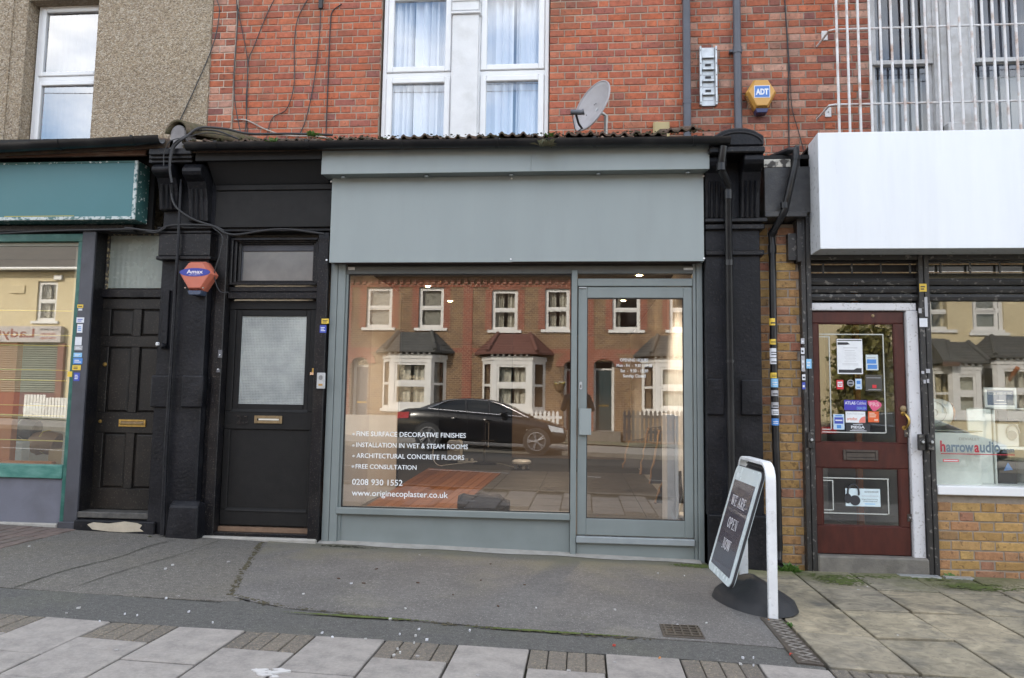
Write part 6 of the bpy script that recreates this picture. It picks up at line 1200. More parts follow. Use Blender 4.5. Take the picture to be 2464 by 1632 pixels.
LR = flat('letter_red', (.42, .02, .04)); LG = flat('letter_grey', (.14, .19, .23)); GYW = .048
base = at(*W(165, 1166), GYW).z; xh = at(*W(165, 1108), GYW).z; xx0 = W(163, 0)[0]; mm = lambda x: at(*W(x, 1140), GYW).x
for s_, a, b2, m, top in (('h', 163, 196, LR, 1098), ('arrow', 200, 373, LG, 1118), ('a', 377, 408, LR, 1118), ('udio', 412, 540, LG, 1098), ('.com', 548, 627, LG, 1140)):
    text(s_, 'window_lettering', m, hf, mm(a), mm(b2), base, at(*W(165, top), GYW).z, GYW, bold=.03 if s_ != '.com' else .01)
MB().box(mm(165), mm(630), GYW-.001, GYW, base-.022, base-.015).build('window_lettering', LR, hf)
text('DEVIALET', 'lettering', flat('faint_print', (.45, .43, .38)), wc_, *[at(*W(q, 1090), YI-.002).x for q in (282, 410)], at(*W(300, 1096), YI-.002).z, at(*W(300, 1080), YI-.002).z, YI-.002)
a, b2, c_, d = rc(*W(180, 1215), *W(279, 1233), GYW); o = MB().frame(a, b2, c_, d, .006, GYW-.001, GYW).build('sticker', SK['r'], hf); MB().box(a+.0062, b2-.0062, GYW-.0008, GYW, c_+.0062, d-.0062).build('print', SK['w'], o)
# ---------------------------------------------------------------- white sign box
ws = thing('shop_sign', 'large blank white sign box over the hi-fi shop', 'shop sign', (4, -.2, 2.5))
wx0 = at(1971, 460, -.33).x; wt, wb = at(2200, 315.5, -.33).z, at(2200, 598, -.33).z
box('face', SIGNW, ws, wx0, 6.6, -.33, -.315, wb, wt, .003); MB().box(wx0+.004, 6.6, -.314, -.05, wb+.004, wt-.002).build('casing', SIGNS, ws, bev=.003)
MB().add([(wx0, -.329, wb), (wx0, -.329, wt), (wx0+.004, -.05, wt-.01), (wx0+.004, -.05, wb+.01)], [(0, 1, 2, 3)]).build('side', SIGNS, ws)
MB().box(wx0, 6.6, -.05, 1.0, wb+.1, wb+.14).box(wx0+.02, 6.6, -.05, 1.0, wt-.02, wt+.0).build('backing', BLACKB, ws); box('under_board', mat('grey_brown', (.10, .09, .08)), ws, wx0+.02, 6.6, -.30, .0, wb+.001, wb+.0035) if False else None
# ---------------------------------------------------------------- window bars
gr_ = thing('window_bars', 'white rusting security bars in front of the upper windows', 'security bars', (3.5, .6, 3.4)); YB = .72; Z4 = lambda x, y: (1860+x/2.306, y/2.306)
tops = [345, 403, 463, 527, 587, 648, 710, 773, 837, 905, 967, 1028, 1097, 1153, 1212, 1273, 1337, 1400, 1462, 1525, 1588]; bots = [372, 432, 493, 555, 617, 678, 741, 803, 867, 935, 998, 1060, 1125, 1190, 1250, 1315, 1380, 1443, 1506, 1568, 1630]
zb_ = at(2000, 330, YB).z-.25
for a, b2 in zip(tops, bots):
    p, q = at(*Z4(a, 0), YB), at(*Z4(b2, 720), YB); x = (p.x+q.x)/2; MB().tube([(x, YB, zb_), (x, YB, 4.6), (x+rnd.uniform(-.004, .004), YB, 5.9)], .0125, 8).build('bar', BARS, gr_, smooth=True)
for ya, yb2, yk in ((160, 130, 200), (578, 556, 625)):
    p, q = at(*Z4(345, ya), YB), at(*Z4(1393, yb2), YB); z = (p.z+q.z)/2; xa = at(*Z4(318, ya), YB).x; kx = at(*Z4(285 if yk == 200 else 305, yk), YW)
    MB().tube([(6.2, YB+.013, z), (xa+.05, YB+.013, z), (xa, YB+.03, z), (xa-.05, YW-.02, z-.05)], .010, 8).build('cross_bar', BARS, gr_, smooth=True)
    MB().box(kx.x-.03, kx.x+.03, YW-.012, YW, kx.z-.05, kx.z+.05).build('wall_plate', BARS, gr_, bev=.004); MB().lathe([(.006, -.013), (.004, -.02)], (kx.x, YW, kx.z), axis='y', n=8).build('bolt', BRONZE, gr_, fix=True)
# ---------------------------------------------------------------- things fixed to the brick wall
t, cx, x0, x1, z0, z1, w_, h = alarm('alarm_box', 'yellow six-sided alarm box with blue and white badge on the weathered brick', 1796, 189, 1872, 269, YW-.14, mat('alarm_yellow', (.56, .30, .07), (.50, .27, .06), rough=.4, scale=3), flat('strobe_navy', (.025, .03, .10), .3), 0, 0, 0)
for k in range(6): MB().box(x0+.003+k*.004, x0+.02+k*.006, YW-.10+k*.0, YW-.09, z0+h*.5-k*.022, z0+h*.5-k*.022+.008).build('side_louvre', flat('louvre_brown', (.2, .1, .03)), t)
s_ = w_*.235; zc = z0+h*.60; bd = MB().box(cx-s_-.006, cx+s_+.006, YW-.1425, YW-.1405, zc-s_*.8-.006, zc+s_*.8+.006).build('badge', SK['w'], t); MB().box(cx-s_, cx+s_, YW-.1435, YW-.1427, zc-s_*.8, zc+s_*.8).build('badge_field', flat('adt_blue', (.07, .19, .52), .4), bd)
text('ADT', 'badge_lettering', SK['w'], bd, cx-s_*.88, cx+s_*.88, zc-s_*.42, zc+s_*.42, YW-.1442, bold=.05)
x0, x1, z0, z1 = rc(1683, 112, 1727, 252, YW-.05)
t = thing('metal_bracket', 'galvanised open channel bracket screwed to the brick between the two downpipes', 'metal bracket', ((x0+x1)/2, YW, z0)); h = z1-z0; w_ = x1-x0
MB().box(x0, x0+.02, YW-.06, YW, z0, z1).box(x1-.02, x1, YW-.06, YW, z0, z1).box(x0+.02, x1-.02, YW-.02, YW, z0, z1).build('channel', STEEL, t, bev=.003)
for f in (.17, .40, .60, .80): MB().box(x0+.03, x1-.03, YW-.055, YW-.02, z0+h*f, z0+h*f+.02).box(x0+.035, x1-.035, YW-.024, YW-.019, z0+h*f-.05, z0+h*f-.003).build('cross_plate', STEEL, t, bev=.002)
for f in (.04, .3, .5, .7, .93):
    for q in (x0+.01, x1-.01): MB().lathe([(.006, YW-.06), (.004, YW-.065)], (q, 0, z0+h*f), axis='y', n=8).build('screw', BRONZE, t, fix=True)
for f in (.24, .47, .68): MB().box(x0+.06, x1-.06, YW-.03, YW-.0195, z0+h*f, z0+h*f+.02).build('dark_slot', INK, t)
x0, x1, z0, z1 = rc(1572, 293, 1612, 325, YW-.06); t = thing('junction_box', 'small cream plastic junction box on the brick above the tiles', 'junction box', (x0, YW, z0)); MB().box(x0, x1, YW-.055, YW, z0-.08, z1).build('casing', mat('aged_cream', (.42, .34, .17), (.36, .29, .14), rough=.5), t, bev=.006); MB().box(x0+.012, x1-.012, YW-.06, YW-.0555, z0-.07, z1-.012).build('lid', MATS['aged_cream'], t, bev=.003)
# satellite dish on the lean-to roof, turned to the east
t = thing('satellite_dish', 'grey satellite dish standing on the tiles beside the white window', 'satellite dish', (.2, .2, 3.5))
dcn = at(1428, 258, .35); nrm = Vector((-.74, -.60, .30)).normalized(); up = Vector((.34, .0, .94)); up = (up-nrm*up.dot(nrm)).normalized(); sd_ = up.cross(nrm).normalized(); RA, RB = .255, .24; b = MB(); vs = []; nr, na = 8, 32
for i in range(nr+1):
    r = i/nr
    for k in range(na): a = 6.283*k/na; vs.append(dcn + up*(RA*r*math.sin(a)) + sd_*(RB*r*math.cos(a)) + nrm*(.075*r*r-.05))
fs = [(i*na+k, i*na+(k+1) % na, (i+1)*na+(k+1) % na, (i+1)*na+k) for i in range(nr) for k in range(na)]
o = b.add(vs, fs).build('reflector', DISH, t, smooth=True); m_ = o.modifiers.new('thick', 'SOLIDIFY'); m_.thickness = .008; m_.offset = 0
MB().tube([vs[nr*na+k] for k in range(na)]+[vs[nr*na]], .008, 6).build('rim', DISH, t, smooth=True)
lnb = at(1385, 272, .12); foot = dcn-up*RA*.92+nrm*.03
MB().tube([foot, foot+(lnb-foot)*.5+Vector((0, 0, -.03)), lnb], .011, 8).build('feed_arm', CABLEB, t, smooth=True)
MB().tube([lnb+Vector((-.045, -.0, .01)), lnb+Vector((.055, 0, .004))], [.024, .024], 10).tube([lnb+Vector((.05, 0, .004)), lnb+Vector((.075, .0, .01))], [.022, .03], 10).build('receiver', mat('lnb_grey', (.10, .11, .13), rough=.4), t, smooth=True, fix=True)
MB().tube([dcn-nrm*.04, dcn-nrm*.16, dcn-nrm*.16+Vector((0, .1, -.3)), Vector((dcn.x+.15, .75, 3.75))], .018, 8).build('mount', STEEL, t, smooth=True)
MB().tube(spline([lnb+Vector((-.03, 0, -.02)), lnb+Vector((-.0, 0, -.16)), lnb+Vector((.05, .02, -.22)), foot+Vector((-.05, 0, -.05)), foot]), .0045, 6).build('lead', CABLEB, t, smooth=True)
for a, r in ((.5, .45), (.3, .55), (-.4, .8)): p = dcn+up*(RA*r*math.sin(a))+sd_*(-RB*.3*r)+nrm*(.075*r*r-.045); MB().tube([p, p+nrm*.004], .007, 6).build('bolt', BRONZE, t)
# cables on the wall: name, label, points, radius
CB = [('thin black cable sagging from the pebbledash wall towards the mossy ridge', [(520, -5), (528, 30), (512, 110), (470, 210), (432, 292)], YP-.012, .0055),
 ('straight black cable against the brick pier edge', [(569, -5), (571, 60), (563, 180), (566, 250), (582, 335)], YW-.04, .006),
 ('black cable that joins a second one in a Y on the brick wall', [(569, 0), (580, 60), (596, 152), (592, 250), (597, 338)], YW-.012, .005),
 ('slanting black cable running down to the Y joint on the brick wall', [(662, -5), (640, 40), (610, 115), (597, 152), (594, 260), (589, 330)], YW-.014, .005),
 ('black cable that bends back towards the pier low on the brick wall', [(742, -5), (715, 50), (708, 120), (708, 200), (690, 262), (655, 285), (640, 338)], YW-.012, .005),
 ('black cable falling from the short grey conduit on the brick wall', [(772, 20), (768, 90), (755, 200), (735, 290), (714, 338)], YW-.012, .0055),
 ('black cable with wall clips nearest the white window', [(822, 10), (800, 28), (795, 60), (790, 180), (784, 330)], YW-.012, .006),
 ('thin black cable hanging down the weathered brick beside the yellow alarm box', [(1888, -5), (1892, 60), (1897, 150), (1897, 250), (1899, 355)], YW-.012, .006),
 ('thin twin of the hanging cable bending towards the white sign', [(1893, 60), (1899, 150), (1902, 200), (1906, 260), (1921, 315), (1934, 362)], YW-.014, .004)]
for lb, pts, Y, r in CB:
    tag(MB().tube(spline([at(px, py, Y) for px, py in pts]), r, 6).build('cable', CABLEB, smooth=True), lb, 'cable', 'cables on the brick walls')
tag(MB().tube(spline([at(565, 288, YW-.02), at(595, 290, YW-.02), at(640, 312, YW-.02), at(690, 326, YW-.02), at(760, 328, YW-.02), at(795, 333, YW-.02)]), .007, 6).build('cable', CABLEW, smooth=True), 'pale grey cable sagging along the foot of the brick wall', 'cable')
x0, x1, z0, z1 = rc(769, -40, 776, 20, YW-.02); tag(MB().box(x0, x1, YW-.03, YW, z0, z1).build('conduit', CABLEB), 'short black conduit end at the top of the brick wall', 'conduit')
BUN = [[(800, 325), (700, 322), (600, 322), (540, 310), (480, 308), (447, 330), (420, 352), (411, 380), (409, 410), (414, 440)], [(575, 335), (520, 315), (470, 315), (440, 331), (416, 350), (408, 390), (410, 425)], [(560, 330), (500, 320), (449, 330), (410, 340), (395, 370), (394, 400)], [(444, 332), (458, 348), (470, 365)]]
for i, pts in enumerate(BUN):
    tag(MB().tube(spline([at(px, py, -.36 if py > 318 and px < 480 else -.2) for px, py in pts]), (.011, .008, .004, .006)[i], 8).build('cable', CABLEB, smooth=True), ['thick black cable from the tiles looping down in front of the pilaster cornice', 'second black cable twisted with the thick one over the cornice', 'thin loose black loop hanging over the cornice', 'short black cable end at the gutter corner'][i], 'cable', 'cables over the cornice')
for i, (pts, r) in enumerate((([(410, 440), (415, 480), (430, 505), (470, 530), (515, 545), (540, 560), (570, 565), (630, 556), (690, 552), (780, 563)], .010), ([(300, 548), (375, 556), (400, 545), (440, 541), (510, 544), (540, 556)], .009), ([(0, 562), (120, 556), (240, 553), (330, 552), (372, 560), (400, 548)], .007), ([(512, 548), (535, 570), (530, 610), (516, 660), (528, 700), (550, 704)], .005))):
    tag(MB().tube(spline([at(px, py, -.17) for px, py in pts]), r, 8).build('cable', CABLEB, smooth=True), ['black cable from the bracket running along below the black fascia', 'black cable crossing the pilaster at its capital', 'black cable under the teal sign', 'thin black wire hanging beside the red alarm box'][i], 'cable', 'cables on the black front')
# weeds
def weed(label, px, py, Y, n, s, m=LEAF, gx=None):
    v = at(px, py, Y) if gx is None else gx; b = MB()
    for _ in range(n):
        a = rnd.uniform(0, 6.283); l = s*rnd.uniform(.5, 1.1); e = rnd.uniform(.25, 1.3); d = Vector((math.cos(a)*math.cos(e), math.sin(a)*math.cos(e)*.6, math.sin(e))); q = Vector((-math.sin(a), math.cos(a), 0)); w2 = l*rnd.uniform(.1, .22); p = v+Vector((rnd.uniform(-s, s)*.5, rnd.uniform(-s, s)*.2, 0))
        b.add([p, p+d*l*.5+q*w2, p+d*l+Vector((0, 0, -l*.25)), p+d*l*.5-q*w2], [(0, 1, 2, 3)])
    o = b.build('foliage', m); t = thing('weed', label, 'weed', v); par(o, t); return t
weed('small weed rooted in the gutter above the black fascia', 659, 343, -.43, 26, .07); weed('leafy weed on the tiles close to the grey canopy corner', 752, 328, -.33, 34, .08); weed('dry brownish weed hanging over the gutter at the canopy joint', 1312, 352, -.46, 46, .10, LEAFD); weed('bright green sprig on the tiles beside the satellite dish', 1325, 330, -.36, 16, .07); weed('tiny weed on the tiles over the shop panel', 925, 336, -.36, 8, .035)
weed('bright green tuft growing at the foot of the yellow brick pier', 0, 0, 0, 150, .13, LEAF, Vector((1.66, -.07, g(1.66)-.02))); weed('green weeds at the foot of the fluted pilaster', 0, 0, 0, 90, .07, LEAF, Vector((1.22, -.22, g(1.2)-.02))); weed('green weeds at the front leg of the swing sign', 0, 0, 0, 50, .06, LEAF, Vector((1.23, -1.72, g(1.2)-.02))); weed('few green blades below the display window', 0, 0, 0, 14, .09, LEAF, Vector((2.93, -.05, g(3)-.02))); weed('dry moss tuft where the pilaster meets the tarmac', 0, 0, 0, 30, .03, LEAFD, Vector((-3.72, -.2, g(-3.7)-.01)))
box_c = tag(MB().box(2.52, 2.83, -.14, -.06, g(2.6)-.04, g(2.6)+.006).box(2.87, 3.08, -.13, -.07, g(3)-.04, g(3)+.006).build('ground_plate', STEEL), 'flat metal plates in the flags before the black posts', 'metal plate')
# ---------------------------------------------------------------- swing sign
sw = thing('swing_sign', 'white swing sign with dark poster on a black rubber base', 'pavement sign', (1.15, -1.3, g(1.15)))
gz = g(1.15); ya, yb_ = -1.62, -.93; XF = at(1857, 1300, ya).x; zT = at(1850, 1118, ya).z; xa_ = lambda y: XF-(y-ya)*.05
pts = [(ya, gz+.0), (ya, zT-.10)]+[(ya+.10-.10*math.cos(R(a)), zT-.10+.10*math.sin(R(a))) for a in (20, 45, 70, 90)]+[(yb_-.10+.10*math.sin(R(a)), zT-.10+.10*math.cos(R(a))) for a in (0, 20, 45, 70)]+[(yb_, zT-.10), (yb_, gz+.03)]
b = MB(); vs = []
for i, (y, z) in enumerate(pts):          # flat aluminium loop
    p0, p1 = pts[max(i-1, 0)], pts[min(i+1, len(pts)-1)]; dy, dz = p1[0]-p0[0], p1[1]-p0[1]; l = math.hypot(dy, dz); ny, nz = -dz/l*.012, dy/l*.012
    vs += [(xa_(y)-.030, y+ny, z+nz), (xa_(y)+.030, y+ny, z+nz), (xa_(y)+.030, y-ny, z-nz), (xa_(y)-.030, y-ny, z-nz)]
n = len(pts); b.add(vs, [(4*i+j, 4*i+(j+1) % 4, 4*i+4+(j+1) % 4, 4*i+4+j) for i in range(n-1) for j in range(4)]+[(3, 2, 1, 0), (4*n-4, 4*n-3, 4*n-2, 4*n-1)])
b.build('loop_frame', mat('sign_white', (.78, .80, .82), rough=.28, scale=5, speck=(.3, .3, .3), sscale=30, samt=.2), sw, bev=.004, fix=True, smooth=True)
tp = Vector((XF-.045, (ya+yb_)/2, zT-.06)); bo = Vector((at(1754, 1408, ya+.08).x-.01, (ya+yb_)/2, gz+.165)); v_ = (tp-bo); HB = v_.length; v_.normalize(); u_ = Vector((.05, -1, 0)).normalized(); v_ = (v_-u_*v_.dot(u_)).normalized(); nn = u_.cross(v_); yl = -nn if nn.x < 0 else nn
M_ = Matrix(((u_.x, yl.x, v_.x, bo.x), (u_.y, yl.y, v_.y, bo.y), (u_.z, yl.z, v_.z, bo.z), (0, 0, 0, 1))); WB = (yb_-ya)-.06
def rr(w, h, r, x=0, z=0): return [(x+q[0], z+q[1]) for q in arc((w/2-r, h-r), r, 0, 90, 5)+arc((-w/2+r, h-r), r, 90, 180, 5)+arc((-w/2+r, r), r, 180, 270, 5)+arc((w/2-r, r), r, 270, 360, 5)]
bd = MB().prism(rr(WB, HB, .05), -.014, .014).build('board', mat('sign_border', (.62, .70, .72), (.58, .66, .68), rough=.25, coat=.3), sw, fix=True); bd.data.transform(M_)
m_ = MB().prism(rr(WB+.012, HB+.012, .055, 0, -.006), -.008, .008).build('board_edge', INK, sw, fix=True); m_.data.transform(M_)
ph = HB*.80; pz = .05; pst = MB().box(-WB/2+.055, WB/2-.055, -.0165, -.0145, pz, pz+ph).build('poster', mat('poster_slate', (.062, .060, .085), (.05, .048, .07), rough=.22, scale=2, coat=.6, spec=.6), sw); pst.data.transform(M_)
def serif(b, ch, x, z, w, h):             # roman capitals: thick and thin strokes with serifs
    T, t = .13*w+.002, .05*w+.0015
    def st(x0, z0, x1, z1, k): b.add([(x+x0*w-k/2, -.0172, z+z0*h), (x+x0*w+k/2, -.0172, z+z0*h), (x+x1*w+k/2, -.0172, z+z1*h), (x+x1*w-k/2, -.0172, z+z1*h)], [(0, 1, 2, 3)])
    def hb(x0, x1, z0, k): b.box(x+x0*w, x+x1*w, -.0178, -.0172, z+z0*h-k/2, z+z0*h+k/2)
    def bowl(cx, cz, rx, rz, a0, a1):
        q = []; n = 14
        for i in range(n+1): a = R(a0+(a1-a0)*i/n); k = T/2*abs(math.cos(a))+t/2*abs(math.sin(a)); q += [(x+cx*w+(rx*w+k)*math.cos(a), -.0172, z+cz*h+(rz*h+k)*math.sin(a)), (x+cx*w+(rx*w-k)*math.cos(a), -.0172, z+cz*h+(rz*h-k)*math.sin(a))]
        b.add(q, [(2*i, 2*i+1, 2*i+3, 2*i+2) for i in range(n)])
    sf = lambda c, z0: hb(c-.16, c+.16, z0, t)
    if ch == 'W': st(.02, 1, .27, 0, T); st(.5, 1, .27, 0, t); st(.48, 1, .73, 0, T); st(.98, 1, .73, 0, t); sf(.04, 1); sf(.5, 1); sf(.96, 1)
    if ch == 'E': st(.2, 0, .2, 1, T); hb(.05, .85, 1, t); hb(.05, .9, 0, t); hb(.2, .65, .52, t); st(.85, .8, .85, 1, t); st(.9, 0, .9, .22, t); st(.65, .4, .65, .64, t)
    if ch == 'A': st(.1, 0, .5, 1, t); st(.5, 1, .86, 0, T); hb(.25, .72, .36, t); sf(.1, 0); sf(.86, 0)
    if ch in 'RP': st(.2, 0, .2, 1, T); hb(.05, .5, 1, t); hb(.2, .5, .5, t); bowl(.5, .75, .3, .25, -90, 90); sf(.2, 0)
    if ch == 'R': st(.5, .5, .88, 0, T); sf(.9, 0)
    if ch == 'O': bowl(.5, .5, .42, .5, 0, 360)
    if ch == 'N': st(.14, 0, .14, 1, t); st(.14, 1, .86, 0, T); st(.86, 0, .86, 1, t); sf(.12, 0); sf(.1, 1); sf(.86, 1)
b = MB()
for wd, wx, wz in (('WE ARE', .40, .60), ('OPEN', .29, .40), ('NOW', .29, .21)):
    n = sum(1.35 if c == 'W' else (.45 if c == ' ' else 1.05) for c in wd); cw = min(wx/n, .060); x = -cw*n/2
    for c in wd:
        k = 1.35 if c == 'W' else (.45 if c == ' ' else 1.05)
        if c != ' ': serif(b, c, x+.04*cw, HB*wz+.03, cw*k*.82, .066)
        x += cw*k
o = b.build('poster_lettering', flat('poster_white', (.72, .72, .76)), pst); o.data.transform(M_)
for yy in (ya+.10, yb_-.10): MB().tube([(XF-.005, yy, zT-.012), (XF-.012, yy, zT-.05), (XF-.03, yy, zT-.075)], .008, 8).build('hook', CABLEB, sw, smooth=True)
MB().tube([(XF-.02, ya+.10, zT-.035), (XF-.02, yb_-.10, zT-.035)], .006, 8).build('hanging_rod', CABLEB, sw)
b = MB(); na, nr = 40, 12; cxx, cyy = 1.14, -1.25; vs = []      # rubber base: low mound with a saddle
for i in range(nr+1):
    r = i/nr
    for k in range(na):
        a = 6.283*k/na; rad = .31*r*(1+.16*math.cos(2*(a-1.9))); hh = .15*(1-r**2.1)*(1-.38*abs(math.cos(a-.1))**2*min(1, r*2.0))+.034*(1 if r < .995 else 0)
        vs.append((cxx+rad*math.cos(a)*.92, cyy+rad*math.sin(a)*.98, g(cxx)+max(0, hh)))
fs = [(i*na+k, i*na+(k+1) % na, (i+1)*na+(k+1) % na, (i+1)*na+k) for i in range(nr) for k in range(na)]
b.add(vs, fs).build('rubber_base', RUBBER, sw, smooth=True)
# ---------------------------------------------------------------- houses across the street, seen mirrored in the glass
YO = 20.0; MX = lambda px, py=850: mi(px, py, YO).x; MZ = lambda py, px=1250: mi(px, py, YO).z
STOCK = brickmat('stock_brickwork', (.25, .145, .062), (.125, .062, .032), (.36, .29, .21), c3=(.115, .065, .038), damt=.6); REDT = brickmat('red_trim_brick', (.29, .078, .04), (.19, .048, .027), (.36, .26, .2)); CREAMR = mat('cream_render', (.62, .53, .34), (.57, .48, .30), rough=.85, scale=1.5, dirt=(.42, .36, .24), dscale=1.1, damt=.4)
FW = mat('far_white', (.72, .71, .68), (.68, .67, .64), rough=.5); SLT_ = mat('slate_roof', (.085, .085, .08), (.06, .06, .058), rough=.8, scale=4, bump=.3, bscale=20); RTL = mat('red_roof_tile', (.15, .066, .05), (.115, .052, .042), rough=.85, scale=9)
BLIND = mat('grey_far_blind', (.30, .28, .23)); TEALDR = mat('teal_far_door', (.035, .06, .065), rough=.35); REDDR = mat('red_far_door', (.16, .04, .03), rough=.4)
def fwin(p, x0, x1, z0, z1, y, curt=0, hd=None):      # y = wall face (negative), frame set back
    f = MB().frame(x0, x1, z0, z1, .07, y-.16, y-.08).build('window_frame', FW, p); mz = (z0+z1)/2
    for a, b in ((z0+.07, mz-.03), (mz+.03, z1-.07)): MB().frame(x0+.07, x1-.07, a, b, .045, y-.15, y-.085).build('sash', FW, f); MB().box(x0+.115, x1-.115, y-.125, y-.12, a+.045, b-.045).build('pane', GL_FAR, f)
    MB().box(x0+.07, x1-.07, y-.15, y-.07, mz-.03, mz+.03).build('meeting_rail', FW, f)
    MB().box(x0-.14, x1+.14, y-.16, y+.07, z0-.10, z0-.002).build('sill', FW, p)
    if curt == 1: curtain(p, x0, x0+(x1-x0)*.44, z0, z1, y-.3, CURT, .03, 4); curtain(p, x0+(x1-x0)*.58, x1, z0, z1, y-.3, CURT, .03, 4)
    if curt == 2: MB().box(x0, x1, y-.24, y-.22, z0+.1, z1).build('blind', BLIND, p)
    if curt == 3: curtain(p, x0, x0+(x1-x0)*.3, z0, z1, y-.3, CURT, .03, 3)
    MB().box(x0-.05, x1+.05, y-.9, y-.85, z0, z1).build('dark_room', DARKR, p)
def fhouse(label, x0, x1, wins, bay=None, door=None, wall=STOCK, trim=REDT, eave=5.75, roofm=SLT_, brick=True, hipped=False, group='terraced houses across the road'):
    p = thing('terraced_house', label, 'house', ((x0+x1)/2, -YO, .3), group); y = -YO; hs = [w[:4] for w in wins]
    if door: hs.append((door[0], door[1], .3, door[2]+.3))
    if bay: hs.append((bay[0]-.1, bay[1]+.1, .9, bay[2]))
    MB().holes(x0, x1, -.5, eave, hs, y-.3, y).build('wall', wall, p); MB().box(x0, x1, y-7, y-6.8, -.5, eave).box(x0, x0+.1, y-6.8, y-.3, -.5, eave).box(x1-.1, x1, y-6.8, y-.3, -.5, eave).build('rear_wall', wall, p)
    MB().prismx([(y+.35, eave-.06), (y+.35, eave+.04), (y-3.5, eave+2.5), (y-7.3, eave), (y-7.3, eave-.06)], x0, x1).build('roof', roofm, p, fix=True)
    MB().tube([(x0, y+.38, eave+.0), (x1, y+.38, eave)], .06, 8).build('eaves_gutter', FW if not brick else INK, p)
    for w in wins:
        fwin(p, *w[:4], y, w[4])
        if brick:
            MB().prism([(w[0]-.1, w[3]+.002), (w[1]+.1, w[3]+.002), (w[1]+.2, w[3]+.28), (w[0]-.2, w[3]+.28)], y-.1, y+.015).build('brick_arch', trim, p, fix=True)
            MB().box(w[0]-.24, w[0]-.002, y-.1, y+.008, w[2], w[3]).box(w[1]+.002, w[1]+.24, y-.1, y+.008, w[2], w[3]).build('brick_quoin', trim, p)
    if brick:
        MB().box(x0, x1, y-.1, y+.03, eave-.42, eave-.34).box(x0+.0, x0+.34, y-.1, y+.026, 0, eave-.43).build('string_course', trim, p)
        MB().box(x0, x1, y-.1, y+.006, 2.98, 3.13).build('string_course', trim, p)
        b = MB(); n = int((x1-x0)/.23)
        for i in range(n): b.box(x0+.03+i*.23, x0+.15+i*.23, y-.05, y+.08, eave-.33, eave-.16)
        b.build('dentil_course', trim, p)
    if bay:
        a, b2, zt_ = bay[:3]; zb_ = .98; d = .62; c = .42; y1 = y+d; rm = bay[3] if len(bay) > 3 else SLT_
        pl = [(a, y1), (b2, y1), (b2+c, y+.0), (a-c, y+.0)]
        MB().prismz([(q[0]*1.0, q[1]) for q in pl][::-1], -.4, zb_-.1).build('bay_base', wall, p, fix=True); MB().prismz([(a-.05, y1+.06), (b2+.05, y1+.06), (b2+c+.08, y), (a-c-.08, y)][::-1], zb_-.1, zb_).build('bay_sill', FW, p, fix=True)
        MB().prismz([(a-.03, y1+.03), (b2+.03, y1+.03), (b2+c+.04, y), (a-c-.04, y)][::-1], zt_-.14, zt_).build('bay_head', FW, p, fix=True)
        f = MB().frame(a, b2, zb_, zt_-.14, .15, y1-.12, y1).build('bay_frame', FW, p); mz = (zb_+zt_-.14)/2
        for s0, s1 in ((zb_+.15, mz-.03), (mz+.03, zt_-.29)): MB().frame(a+.152, b2-.152, s0, s1, .08, y1-.1, y1-.03).build('sash', FW, f); MB().box(a+.232, b2-.232, y1-.07, y1-.065, s0+.08, s1-.08).build('pane', GL_FAR, f)
        MB().box(a+.152, b2-.152, y1-.1, y1-.02, mz-.03, mz+.03).build('meeting_rail', FW, f)
        for sx, xa, xb in ((-1, a, a-c), (1, b2, b2+c)):       # slanting cheeks
            q = MB(); P_ = lambda t, z, o=0: (xa+(xb-xa)*t, y1+(y-y1)*t-o, z)
            def slab(t0, t1, z0, z1, k=.05): q.add([P_(t0, z0), P_(t1, z0), P_(t1, z1), P_(t0, z1), P_(t0, z0, k), P_(t1, z0, k), P_(t1, z1, k), P_(t0, z1, k)], [(0, 1, 2, 3), (7, 6, 5, 4), (0, 4, 5, 1), (1, 5, 6, 2), (2, 6, 7, 3), (3, 7, 4, 0)])
            slab(0, .2, zb_, zt_-.14); slab(.8, 1, zb_, zt_-.14); slab(.2, .8, zb_, zb_+.12); slab(.2, .8, zt_-.26, zt_-.14); slab(.2, .8, mz-.04, mz+.04); q.build('bay_cheek', FW, p, fix=True)
            q = MB(); slab(.2, .8, zb_+.12, zt_-.26, .004); q.v = [(x_, y_-.03, z_) for x_, y_, z_ in q.v]; q.build('cheek_pane', GL_FAR, p)
        k = bay[4] if len(bay) > 4 else 1
        if k == 1: curtain(p, a, a+(b2-a)*.46, zb_, zt_, y1-.3, CURT, .035, 4); curtain(p, a+(b2-a)*.54, b2, zb_, zt_, y1-.3, CURT, .035, 4)
        else: MB().box(a, b2, y1-.26, y1-.24, zb_, zt_).build('blind', mat('cream_blind', (.50, .50, .42)), p)
        MB().box(a-c, b2+c, y-.6, y-.55, .3, zt_).build('dark_room', DARKR, p)
        e = [(a-.16, y1+.22), (b2+.16, y1+.22), (b2+c+.3, y), (a-c-.3, y)]; zr = zt_+.14; t_ = [(a+.12, y+.12), (b2-.12, y+.12), (b2-.0, y), (a+.0, y)]; zu = zt_+.82
        MB().add([(x, y_, zr) for x, y_ in e]+[(x, y_, zu) for x, y_ in t_]+[(x, y_, zr-.07) for x, y_ in e], [(0, 1, 5, 4), (1, 2, 6, 5), (3, 0, 4, 7), (4, 5, 6, 7), (8, 9, 1, 0), (9, 10, 2, 1), (11, 8, 0, 3), (11, 10, 9, 8)]).build('bay_roof', rm, p, fix=True)
        for q0, q1 in ((0, 4), (1, 5)): A_ = e[q0]; B_ = t_[q0]; MB().tube([(A_[0], A_[1], zr+.03), (B_[0], B_[1], zu+.02)], .075, 8).build('hip_tile', rm, p, smooth=True)
